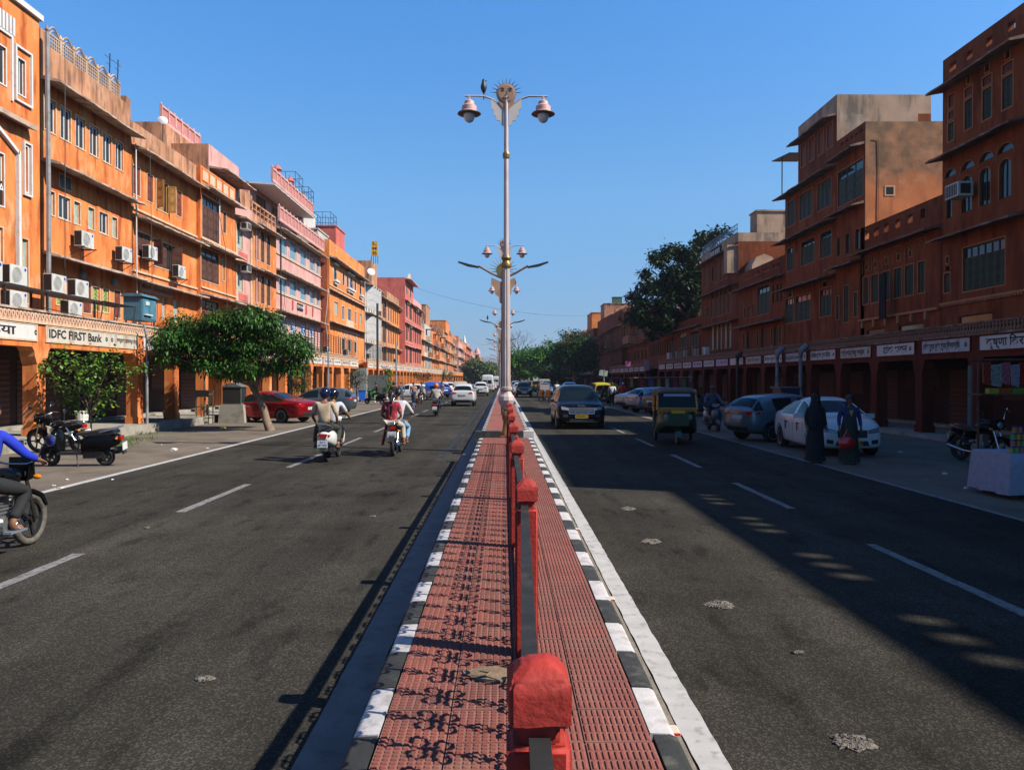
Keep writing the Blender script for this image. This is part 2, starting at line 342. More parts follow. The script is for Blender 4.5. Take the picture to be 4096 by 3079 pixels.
# ================================================================ the median
ZM = .45
M_TILE = mat('red_paving_tile', (.235, .064, .045), .9, var=.16, vs=4, dirt=[((.22, .12, .08), .38, 3.2, False), ((.12, .05, .04), .3, 1.1, False)], bump=.25, bs=90)
M_GROOVE = mat('dusty_groove', (.23, .105, .08), .95, var=.25, vs=5, dirt=[((.19, .065, .05), .45, 2.2, False)])
M_JOINT = mat('paving_mortar', (.19, .11, .075), .95, var=.2, vs=9)
M_KW = mat('white_kerb_paint', (.46, .43, .42), .8, var=.1, vs=7, dirt=[((.22, .18, .15), .34, 7, False)], bump=.3, bs=25)
M_KB = mat('black_kerb_paint', (.026, .026, .023), .75, var=.25, vs=7, dirt=[((.12, .11, .09), .3, 7, False)], bump=.3, bs=25)
def box_struct(name, *a, m=M_CONC):
    return MB().box(*a).build(name, m, kind='structure')
med = box_struct('median', -.54, .64, 1.0, 20.0, 0, ZM - .012, m=M_JOINT)
box_struct('median', -.54, .64, 20.3, 600, 0, ZM + .02, m=M_TILE)
# one paving tile: low ribs in three columns, shared by every tile
def tile_mesh(w_, l_, nc, nr):
    mb = MB(); g = .004; mb.mi = 1; mb.box(-w_ / 2 + g, w_ / 2 - g, -l_ / 2 + g, l_ / 2 - g, -.012, 0)
    cw = (w_ - .012) / nc; rl = (l_ - .012) / nr
    for i in range(nc):
        for j in range(nr):
            mb.mi = 0; x = -w_ / 2 + .006 + cw * (i + .5); y = -l_ / 2 + .006 + rl * (j + .5); a, b = cw / 2 - .004, rl / 2 - .005
            k = len(mb.v); t = .006; mb.v += [(x - a, y - b, 0), (x + a, y - b, 0), (x + a, y + b, 0), (x - a, y + b, 0)]
            a -= .004; b -= .003; mb.v += [(x - a, y - b, t), (x + a, y - b, t), (x + a, y + b, t), (x - a, y + b, t)]
            mb.f += [(k + 4, k + 5, k + 6, k + 7)] + [(k + q, k + (q + 1) % 4, k + 4 + (q + 1) % 4, k + 4 + q) for q in range(4)]; mb.m += [0] * 5
    return mb.mesh('tile', [M_TILE, M_GROOVE])
TW = (.64 + .54) / 4; TL = .32
tmL, tmR = tile_mesh(TW, TL, 8, 10), tile_mesh(TW, TL, 11, 4)
nrow = int((19.9 - 1.3) / TL)
cnt = 0
for r_ in range(nrow):
    for c_ in range(4):
        obj('tile', tmL if c_ < 2 else tmR, med, (-.54 + TW * (c_ + .5), 1.3 + TL * (r_ + .5), ZM + random.uniform(-.0015, .0015)), rz=random.uniform(-.006, .006), rx=random.uniform(-.004, .004))
# kerb stones, rounded towards the road, alternately white and black
def kerb_mesh(m, sgn, l_=.49):
    prof = [(0, 0), (0, ZM - .02), (0, ZM + .002), (.085, ZM - .001), (.108, ZM - .012), (.12, ZM - .05), (.125, ZM - .16), (.13, 0)]
    mb = MB(); mb.prism([(sgn * a, b) for a, b in prof], -l_ / 2, l_ / 2, 'Y'); return mb.mesh('kerb_stone', m, smooth=50)
KM = {(c, s_): kerb_mesh(M_KW if c else M_KB, s_) for c in (0, 1) for s_ in (-1, 1)}
for k in range(150):
    y = 1.04 + k * .5
    if 19.6 < y < 20.5: continue
    for s_, x in ((-1, -.545), (1, .645)):
        obj('kerb_stone', KM[(1 if ((y - 3.29) % 1.0) < .5 else 0, s_)], med, (x + random.uniform(-.004, .004), y, random.uniform(-.004, .004) + (.03 if y > 20 else 0)), rz=random.uniform(-.01, .01))
far = MB()
for s_, x in ((-1, -.545), (1, .645)):
    far.prism([(x, 0), (x, ZM + .03), (x + s_ * .14, ZM + .02), (x + s_ * .19, 0)], 76, 600, 'Y')
far.build('kerb', M_KW, kind='structure')
# raised cross kerb where the second median begins
ck = MB().box(-.50, -.08, 20.0, 20.34, .3, ZM + .16).build('kerb_stone', M_KB, med)
for a, b, m_ in ((-.76, -.5, M_KB), (.22, .52, M_KB), (.52, .80, M_KW)):
    mb = MB(); mb.box(a + .004, b - .004, 20.0, 20.34, .0, ZM + .16); mb.build('kerb_stone', m_, med)
# concrete scar in the paving
mb = MB(); random.seed(11)
pts = [(.13 * math.cos(t) * random.uniform(.8, 1.2) * 1.0, .10 * math.sin(t) * random.uniform(.8, 1.2)) for t in [i * .35 for i in range(18)]]
mb.prism(pts, 0, .009, 'Z'); mb.tube([(-.1, -.03, .008), (-.03, -.05, .012), (0, 0, .012), (-.05, .03, .01)], .008, 5)
mb.build('cement_patch', mat('cement_patch', (.19, .13, .08), .95, var=.3, vs=10, bump=.4, bs=50), med, loc=(-.07, 3.0 + .95, ZM + .002))
# reflector studs along the edge lines
M_STUD = flat('stud_body', (.6, .5, .4), .4); M_STUDR = flat('stud_red_reflector', (.6, .02, .02), .2)
n_ = 0
for (u, v) in [(1452, 1585), (1318, 1297), (1245, 1145), (1205, 1075), (135, 1053), (448, 968)]:
    x, y = gp(u, v); n_ += 1
    e_ = empty('road_stud', (x, y, 0), label=['red and cream road stud by the nearest white kerb stone on the right', 'red road stud beside the right white line, second nearest', 'red road stud beside the right white line, third nearest', 'tiny red road stud farthest along the right white line', 'red road stud on the left edge line near the motorbike', 'red road stud on the left edge line beyond the parked scooter'][n_ - 1], cat='road stud', group='road studs along the edge lines')
    MB().prism([(-.055, 0), (-.035, .018), (.035, .018), (.055, 0)], -.05, .05).build('stud_body', M_STUD, e_)
    MB().box(-.04, .04, -.056, -.048, .003, .016).build('reflector', M_STUDR, e_)

# ---------------------------------------------------------------- red posts and iron railing
M_POST = mat('red_post_paint', (.33, .022, .013), .75, var=.14, vs=9, dirt=[((.26, .024, .016), .4, 8, False), ((.40, .09, .06), .2, 14, False), ((.09, .02, .015), .22, 6, True)], bump=.22, bs=55)
M_IRON = mat('black_iron', (.03, .03, .03), .5, .3, var=.2, vs=12)
M_RAIL = mat('dark_handrail', (.022, .022, .021), .7, .0, var=.25, vs=12, dirt=[((.06, .05, .04), .35, 9, False)], spec=.2)
PX = [.070, .128, .125, .125, .128, .13, .13]; PY = [1.53 + 2.72 * k for k in range(7)]
def rough_box(a, b, c, seed, amp=.0004):
    """a softened, slightly lumpy block: half sizes a,b and height c"""
    bm = bmesh.new(); bmesh.ops.create_cube(bm, size=1)
    for v_ in bm.verts: v_.co = Vector((v_.co.x * 2 * a, v_.co.y * 2 * b, (v_.co.z + .5) * c))
    bmesh.ops.bevel(bm, geom=bm.edges[:], offset=min(a, b, c) * .22, segments=3, affect='EDGES')
    bmesh.ops.subdivide_edges(bm, edges=[e for e in bm.edges if e.calc_length() > .06], cuts=3, use_grid_fill=True)
    rs = random.Random(seed)
    for v_ in bm.verts: v_.co += Vector((rs.uniform(-amp, amp), rs.uniform(-amp, amp), rs.uniform(-amp, amp)))
    me = bpy.data.meshes.new('block'); bm.to_mesh(me); bm.free(); me.materials.append(M_POST); smoothen(me, 60); return me
def cap_mesh(seed):
    bm = bmesh.new(); w_, h_ = .061, .122
    bmesh.ops.create_cube(bm, size=1)
    for v_ in bm.verts: v_.co = Vector((v_.co.x * 2 * w_, v_.co.y * 2 * w_, (v_.co.z + .5) * h_))
    top = [e for e in bm.edges if all(x.co.z > h_ * .9 for x in e.verts)]
    bmesh.ops.bevel(bm, geom=top, offset=.034, segments=1, affect='EDGES')
    bmesh.ops.bevel(bm, geom=[e for e in bm.edges if e.calc_face_angle(0) > .3], offset=.007, segments=2, affect='EDGES')
    bmesh.ops.subdivide_edges(bm, edges=[e for e in bm.edges if e.calc_length() > .03], cuts=3, use_grid_fill=True)
    rs = random.Random(seed); 
    for v_ in bm.verts:
        q = v_.co; q += Vector((math.sin(q.y * 60 + seed) * .0015 + rs.uniform(-.0002, .0002), rs.uniform(-.0002, .0002), math.sin(q.x * 70 + seed * 2) * .0015 + rs.uniform(-.0002, .0002)))
    me = bpy.data.meshes.new('cap'); bm.to_mesh(me); bm.free(); me.materials.append(M_POST); smoothen(me, 60); return me
ordn = ['nearest red concrete post in the foreground with chipped cap', 'second nearest red railing post in the line', 'third red railing post from the camera', 'fourth red railing post from the camera', 'fifth red railing post from the camera', 'sixth red railing post, small, before the lamp pole', 'last and smallest red railing post, right beside the lamp pole']
for k in range(7):
    e_ = empty('railing_post', (PX[k], PY[k], ZM), label=ordn[k], cat='post', group='red concrete posts along the median')
    obj('cap', cap_mesh(k), e_, (0, 0, .865), rz=random.uniform(-.04, .04))
    obj('neck', rough_box(.042, .042, .06, k), e_, (0, 0, .82))
    obj('shaft', rough_box(.064, .055, .83, k + 20), e_, (0, 0, -.002))
# ornamental panels: scroll balusters between a handrail and a bottom rail
def scroll(cx, cz, r, sx_, sz_):
    c0 = (sx_ * r * 1.2, sz_ * r * 1.25); a0 = math.atan2(-c0[1], -c0[0])
    return [(0, 0, cz)] + [(0, c0[0] + r * (1 - .045 * i) * math.cos(a0 + sx_ * sz_ * i * .52), cz + c0[1] + r * (1 - .045 * i) * math.sin(a0 + sx_ * sz_ * i * .52)) for i in range(11)]
bal = MB(); r_ = .0095
bal.tube([(0, 0, .03), (0, 0, .73)], .011, 5)
for cz in (.36,):
    for a in (-1, 1):
        for b in (-1, 1): bal.tube(scroll(a * .002, cz, .046, a, b), r_, 5, False)
        bal.tube([(0, 0, cz + .12 * a), (0, .04, cz + .19 * a), (0, .012, cz + .24 * a)], .0085, 4, False); bal.tube([(0, 0, cz + .12 * a), (0, -.04, cz + .19 * a), (0, -.012, cz + .24 * a)], .0085, 4, False)
for cz, b in ((.03, 1), (.73, -1)):
    for a in (-1, 1): bal.tube(scroll(a * .002, cz, .034, a, b), r_, 5, False)
balm = bal.mesh('scroll_baluster', M_IRON, smooth=50)
pn = ['nearest black scroll railing panel, running up to the second post', 'black scroll railing panel between the second and third posts', 'black scroll railing panel between the third and fourth posts', 'black scroll railing panel between the fourth and fifth posts', 'black scroll railing panel between the fifth and sixth posts', 'black scroll railing panel just before the lamp pole', 'short black scroll railing panel between the camera and the nearest post']
for k in list(range(6)) + [-1]:
    y0 = PY[k] + .058 if k >= 0 else PY[0] - 1.3; y1 = PY[k + 1] - .058; L_ = y1 - y0; x = PX[k + 1] - .012 if k >= 0 else .07
    xa = PX[max(k, 0)] - .012
    e_ = empty('median_railing', (xa, y0, ZM), rz=-math.atan2((x - xa), L_), label=pn[k], cat='railing', group='iron railing panels along the median')
    MB().box(-.021, .021, 0, L_, .79, .85).build('handrail', M_RAIL, e_)
    MB().box(-.012, .012, 0, L_, .035, .06).build('bottom_rail', M_IRON, e_)
    nb = max(2, round(L_ / .25))
    for i in range(nb): obj('scroll_baluster', balm, e_, (0, L_ * (i + .5) / nb, .02))
hz = MB().box(-2700, 2700, -60, 5400, -1, 140).mesh('haze', None)
hm_ = bpy.data.materials.new('haze'); hm_.use_nodes = True; hn = hm_.node_tree; hn.nodes.remove(hn.nodes['Principled BSDF']); pv = hn.nodes.new('ShaderNodeVolumePrincipled'); pv.inputs['Color'].default_value = (.75, .85, 1, 1); pv.inputs['Density'].default_value = .0002; pv.inputs['Anisotropy'].default_value = .3
hn.links.new(pv.outputs[0], hn.nodes['Material Output'].inputs['Volume']); hz.materials.clear(); hz.materials.append(hm_)
obj('haze', hz, kind='stuff')
# ================================================================ windows and wall pieces (local frame: x along the wall, -y outwards, z up)
CM = {}
def cm(key, fn):
    if key not in CM: CM[key] = fn()
    return CM[key]
def rect_frame(mb, x0, x1, z0, z1, t, y0, y1):
    mb.box(x0, x0 + t, y0, y1, z0, z1); mb.box(x1 - t, x1, y0, y1, z0, z1)
    mb.box(x0 + t, x1 - t, y0, y1, z0, z0 + t); mb.box(x0 + t, x1 - t, y0, y1, z1 - t, z1)
def leaf_mesh(w_, h_, m, n=3):
    mb = MB(); mb.box(0, w_, -.02, .0, 0, h_); g = .05 if w_ > .3 else .03
    for i in range(n):
        a = h_ * i / n + g; b = h_ * (i + 1) / n - g * .4
        if w_ > 2.5 * g: rect_frame(mb, g, w_ - g, a, b, .018, -.032, -.02); mb.box(g + .04, w_ - g - .04, -.027, -.02, a + .04, b - .04)
    return mb.mesh('shutter', m)
def arch_pts(w_, zs, zt, n=8, cusp=False):
    r = w_ / 2; out = []
    for i in range(n + 1):
        t = math.pi * i / n; k = 1 - (.10 * abs(math.sin(t * 3.5)) if cusp else 0)
        out.append((-r * math.cos(t) * k, zs + (zt - zs) * math.sin(t) ** .8 * k))
    return out
def window(par, x0, x1, z0, z1, kind='dark', wall=None, trim=M_CREAM, n=2, wood=None, depth=.16, open_=0, label=None):
    w_, h_ = round(x1 - x0, 2), round(z1 - z0, 2); xc = (x0 + x1) / 2; wood = wood or M_BROWN; W = w_ / 2
    fm = {'white': M_WHITE, 'frost': M_CREAM, 'green': M_CREAM, 'glass': M_WHITE, 'grey': M_GREYM}.get(kind, wood)
    def frame():
        mb = MB(); t = .05 if w_ > .5 else .035; rect_frame(mb, -W, W, 0, h_, t, depth * .35, depth * .35 + .05)
        for i in range(1, n): x = -W + w_ * i / n; mb.box(x - t * .45, x + t * .45, depth * .33, depth * .35 + .045, t, h_ - t)
        if kind in ('screen', 'glass', 'dark') and h_ > 1.3: mb.box(-W + t, W - t, depth * .34, depth * .35 + .04, h_ * .74, h_ * .74 + t * .8)
        return mb.mesh('window', fm)
    o = obj('window', cm(('f', kind, w_, h_, n, fm.name, depth), frame), par, (xc, 0, z0), label=label)
    pm = {'white': M_GLASS, 'frost': M_FROST, 'green': M_GLATT, 'glass': M_BGLASS, 'grey': M_GREYM}.get(kind, M_GLASS)
    if kind in ('shut', 'screen'):
        lw = (w_ - .06) / n - .02; sh = h_ - .1 if kind == 'shut' else h_ * .72
        me = cm(('l', round(lw, 2), round(sh, 2), wood.name), lambda: leaf_mesh(lw, sh, wood))
        for i in range(n):
            if open_ and i in (0, n - 1):
                s_ = -1 if i == 0 else 1
                obj('shutter', me, o, ((-W + .02) if s_ < 0 else W - .02, -.02, .04), rz=(-1.75 if s_ < 0 else -1.35)); continue
            obj('shutter', me, o, (-W + .03 + i * (lw + .02) + .01, depth * .3, .04))
    obj('pane', cm(('p', w_, h_, pm.name, depth), lambda: MB().box(-W + .01, W - .01, depth * .35 + .02, depth * .35 + .035, .01, h_ - .01).mesh('pane', pm)), o)
    if kind == 'green':
        def lat():
            mb = MB()
            for i in range(int(h_ / .16) + 1):
                for s_ in (-1, 1):
                    z = i * .16 + .04; mb.cbox((s_ * W * .48, depth * .3, z), (W * .95, .012, .02), ry=s_ * .7)
            return mb.mesh('lattice', mat('pale_green_bars', (.42, .48, .18), .5))
        obj('lattice', cm(('lat', w_, h_), lat), o)
    if kind == 'arch' or kind == 'cusp':
        def spand():
            mb = MB(); zs = h_ - W * (1.0 if kind == 'arch' else .9); ap = arch_pts(w_, zs, h_, 10, kind == 'cusp')
            for a, b in zip(ap, ap[1:]):
                for y in (0.0,): mb.quad((a[0], y, a[1]), (b[0], y, b[1]), (b[0], y, h_ + .002), (a[0], y, h_ + .002))
                mb.quad((a[0], 0, a[1]), (b[0], 0, b[1]), (b[0], depth * .5, b[1]), (a[0], depth * .5, a[1]))
            return mb.mesh('arch', wall)
        obj('arch', cm(('sp', kind, w_, h_, wall.name), spand), o)
        if trim:
            def at():
                mb = MB(); zs = h_ - W * (1.0 if kind == 'arch' else .9); ap = [(-W, 0)] + arch_pts(w_, zs, h_, 10, kind == 'cusp') + [(W, 0)]
                q = [(p[0] * 1.06, p[1] + .02 * (p[1] > 0)) for p in ap]; mb.tube([(p[0], -.012, p[1]) for p in q], .02, 4); return mb.mesh('trim', trim)
            obj('trim', cm(('at', kind, w_, h_, trim.name), at), o)
    elif trim:
        def tr():
            mb = MB(); t = .045; rect_frame(mb, -W - t, W + t, -t, h_ + t, t, -.022, 0.0); return mb.mesh('trim', trim)
        obj('trim', cm(('t', w_, h_, trim.name), tr), o)
    return o
def wall_mesh(L, z0, z1, ops, m, depth=.16, back=8.0, through=False, sides=True, name='wall'):
    mb = MB(); xs = sorted({0, L} | {round(v_, 4) for o in ops for v_ in o[:2] if 0 < v_ < L}); zs = sorted({z0, z1} | {round(v_, 4) for o in ops for v_ in o[2:4] if z0 < v_ < z1})
    def hole(x, z): return any(o[0] < x < o[1] and o[2] < z < o[3] for o in ops)
    for yy in ([0, depth] if through else [0]):
        for za, zb in zip(zs, zs[1:]):
            run = None
            for xa, xb in zip(xs, xs[1:]):
                h_ = hole((xa + xb) / 2, (za + zb) / 2)
                if not h_: run = (run[0], xb) if run else (xa, xb)
                if h_ or xb == xs[-1]:
                    if run: mb.quad((run[0], yy, za), (run[1], yy, za), (run[1], yy, zb), (run[0], yy, zb)); run = None
    for a, b, c, d in [o[:4] for o in ops]:
        mb.quad((a, 0, c), (a, depth, c), (a, depth, d), (a, 0, d)); mb.quad((b, 0, c), (b, depth, c), (b, depth, d), (b, 0, d))
        mb.quad((a, 0, c), (b, 0, c), (b, depth, c), (a, depth, c)); mb.quad((a, 0, d), (b, 0, d), (b, depth, d), (a, depth, d))
        if not through: mb.quad((a, depth, c), (b, depth, c), (b, depth, d), (a, depth, d))
    e_ = depth if through else back
    mb.quad((0, 0, z0), (0, e_, z0), (0, e_, z1), (0, 0, z1)); mb.quad((L, 0, z0), (L, e_, z0), (L, e_, z1), (L, 0, z1))
    mb.quad((0, 0, z1), (L, 0, z1), (L, e_, z1), (0, e_, z1))
    if not through: mb.quad((0, e_, z0), (L, e_, z0), (L, e_, z1), (0, e_, z1))
    return mb.mesh(name, m, fix=False)
def eave_mesh(L, p=.7, drop=.16, m=M_EAVE, t=.07, seed=0, o0=.0, o1=.0):
    rs = random.Random(seed); n = max(2, int(L / .35)); rows = []
    for i in range(n + 1):
        x = -o0 + (L + o0 + o1) * i / n; j = rs.uniform(-.018, .018); q = rs.uniform(-.03, .015)
        rows.append([(x, .0, .06), (x, -p + q, -drop + .02 + j), (x, -p + q, -drop - t + .02 + j), (x, -p * .9, -drop - t + .03), (x, 0, -.08)])
    mb = MB(); mb.grid(rows, closed=True); mb.f += [(0, 1, 2, 3, 4), tuple(range(n * 5, n * 5 + 5))]; mb.m += [0, 0]
    return mb.mesh('eave', m)
def building(side, ya, yb, X, ztop, wall, label, wins=(), eaves=(), back=9, p=.7, eave_m=M_EAVE, par=None, par_m=None, holes=(), cap=None, z0=0, name='building', sills=(), cat='building'):
    """wins: (kind, z0, z1, [(Ya,Yb),...], {options}); par: (z0, z1) of the parapet"""
    L = yb - ya; e_ = empty(name, (X * side, ya if side < 0 else yb, 0), rz=math.pi / 2 * (-side), label=label, cat=cat)
    lx = (lambda y: y - ya) if side < 0 else (lambda y: yb - y)
    ops = []
    for kind, za, zb, ys, *opt in wins:
        for a, b in ys:
            x0, x1 = sorted((lx(a), lx(b))); x0 = max(.05, x0); x1 = min(L - .05, x1)
            if x1 - x0 < .1: continue
            ops.append((round(x0, 3), round(x1, 3), za, zb, kind, opt[0] if opt else {}))
    body_top = par[0] if par else ztop
    obj('wall', wall_mesh(L, z0, body_top, [o for o in ops if o[3] < body_top], wall, back=back), e_)
    for x0, x1, za, zb, kind, opt in ops:
        if kind == 'door': 
            MB().box(x0 + .02, x1 - .02, .1, .13, za, zb).build('door', opt.get('m', M_MAROON), e_); continue
        window(e_, x0, x1, za, zb, kind, wall=wall, **opt)
    if par:
        hs = []
        for h_ in holes:
            x0, x1 = sorted((lx(h_[0]), lx(h_[1]))); hs.append((max(.03, x0), min(L - .03, x1), h_[2], h_[3]))
        obj('parapet', wall_mesh(L, par[0], par[1], hs, par_m or wall, depth=.22, through=True, name='parapet'), e_)
        MB().box(0.003, .22, .22, back, par[0], par[1]).build('parapet', par_m or wall, e_); MB().box(L - .22, L - .003, .22, back, par[0], par[1]).build('parapet', par_m or wall, e_)
        if cap: MB().box(-.06, L + .06, -.07, .3, par[1] + .003, par[1] + cap).build('coping', M_WHITE, e_)
    for i, z in enumerate(eaves):
        zz, pp, mm = z if isinstance(z, tuple) else (z, p, eave_m)
        obj('eave', eave_mesh(L, pp, m=mm, seed=int(ya * 7 + zz * 3)), e_, (0, 0, zz))
    for z in sills:
        MB().box(.02, L - .02, -.08, 0, z, z + .09).build('sill_band', M_CREAM, e_)
    return e_
def AC(side, X, Y, z, label, sc=1.0, win=False, bracket=True, group='outdoor air conditioner units'):
    e_ = empty('air_conditioner', (side * X, Y, z), rz=math.pi / 2 * (-side), label=label, cat='air conditioner', group=group); e_.scale = (sc,) * 3
    if win:
        obj('casing', cm('wac', lambda: MB().box(-.33, .33, -.45, .0, 0, .42).mesh('casing', M_ACW)), e_)
        def g():
            mb = MB()
            for i in range(7): mb.box(-.29 + .085 * i, -.25 + .085 * i, -.462, -.45, .04, .38)
            return mb.mesh('grille', M_DKMET)
        obj('grille', cm('wacg', g), e_)
        obj('side_vent', cm('wacs', lambda: MB().box(-.342, -.33, -.38, -.08, .06, .36).box(.33, .342, -.38, -.08, .06, .36).mesh('side_vent', M_DKMET)), e_)
        return e_
    obj('casing', cm('ac', lambda: MB().box(-.42, .42, -.3, .0, 0, .6).mesh('casing', M_ACW)), e_)
    def fan():
        mb = MB(); mb.lathe([(.245, -.302), (.245, -.312), (.225, -.312), (.225, -.302)], 20, (-.1, 0, .3), 'Y', cap=False)
        for r in (.06, .12, .18): mb.lathe([(r, -.304), (r, -.312), (r - .012, -.312), (r - .012, -.304)], 16, (-.1, 0, .3), 'Y', cap=False)
        for i in range(10): mb.cbox((-.1 + .12 * math.cos(i * .628), -.308, .3 + .12 * math.sin(i * .628)), (.2, .006, .008), ry=-i * .628)
        return mb.mesh('fan_grille', M_ACW)
    obj('fan_grille', cm('acf', fan), e_)
    obj('fan', cm('acb', lambda: MB().lathe([(.225, -.301), (.05, -.303)], 20, (-.1, 0, .3), 'Y').mesh('fan', flat('fan_disc_grey', (.25, .25, .24), .6))), e_)  # plain grey disc behind the fan grille
    def coil():
        mb = MB()
        mb.box(-.426, -.42, -.28, -.02, .04, .57)
        for i in range(9): mb.box(-.432, -.426, -.27, -.03, .06 + .06 * i, .085 + .06 * i)
        return mb.mesh('side_louvre', M_DKMET)
    obj('side_louvre', cm('acc', coil), e_)
    obj('badge', cm('acl', lambda: MB().lathe([(.05, -.302), (.05, -.306)], 10, (.32, 0, .5), 'Y').mesh('badge', flat('blue_badge', (.02, .05, .4), .5))), e_)
    if bracket:
        obj('bracket', cm('acbr', lambda: MB().box(-.45, -.40, -.4, .3, -.04, 0).box(.40, .45, -.4, .3, -.04, 0).tube([(-.42, -.36, -.03), (-.42, .3, -.42)], .015, 4).tube([(.42, -.36, -.03), (.42, .3, -.42)], .015, 4).mesh('bracket', M_DKMET)), e_)
    return e_
def us(X, f, *prs):
    return [(f(a, X), f(b, X)) for a, b in prs]
def UL(*prs, X=16.5): return us(X, YL, *prs)
def UR(*prs, X=17.5): return us(X, YR, *prs)
def pipe(pts, r, m, label, name='drain_pipe', cat='drain pipe', group=None):
    return MB().tube(pts, r, 6).build(name, m, label=label, cat=cat, smooth=60, group=group)

# ================================================================ shop arcades
def relief_strip(L, h, kind, m):
    mb = MB()
    if kind == 'relief':
        n = max(1, int(L / .17)); d = L / n
        for i in range(n):
            x = d * (i + .5)
            pts = [(x + d * .40 * math.cos(t), h * .58 + h * .34 * math.sin(t)) for t in [k * math.pi / 4 for k in range(8)]]
            inn = [(x + d * .20 * math.cos(t), h * .58 + h * .18 * math.sin(t)) for t in [k * math.pi / 4 for k in range(8)]]
            k0 = len(mb.v); mb.v += [(a, -.02, b) for a, b in pts] + [(a, -.02, b) for a, b in inn] + [(a, 0, b) for a, b in pts]
            for j in range(8): q = (j + 1) % 8; mb.f += [(k0 + j, k0 + q, k0 + 8 + q, k0 + 8 + j), (k0 + j, k0 + q, k0 + 16 + q, k0 + 16 + j)]; mb.m += [0, 0]
            mb.cbox((x, -.012, h * .13), (d * .4, .02, d * .4), ry=math.pi / 4)
    else:
        n = max(1, int(L / .155)); d = L / n
        for i in range(n):
            mb.lathe([(.028, 0), (.05, h * .12), (.055, h * .3), (.022, h * .55), (.045, h * .78), (.03, h)], 6, (d * (i + .5), -.02, 0))
    return mb.mesh('balustrade', m, smooth=False, fix=False)
def shutter_mesh(w_, h_):
    mb = MB(); n = int(h_ / .09); rows = []
    for i in range(n + 1):
        z = h_ * i / n; rows += [[(0, -.012 if i % 2 else .0, z), (w_, -.012 if i % 2 else .0, z)]]
    mb.grid(rows); mb.box(0, w_, -.03, 0, 0, .07); return mb.mesh('roller_shutter', M_SHUT)
M_SIGNW2 = mat('sign_cream_faded', (.50, .45, .37), .75, var=.1, vs=5, dirt=[((.25, .15, .10), .42, 3, True)]); M_SIGNW3 = mat('sign_grey_faded', (.44, .43, .43), .75, var=.1, vs=5, dirt=[((.22, .16, .12), .38, 4, True)])
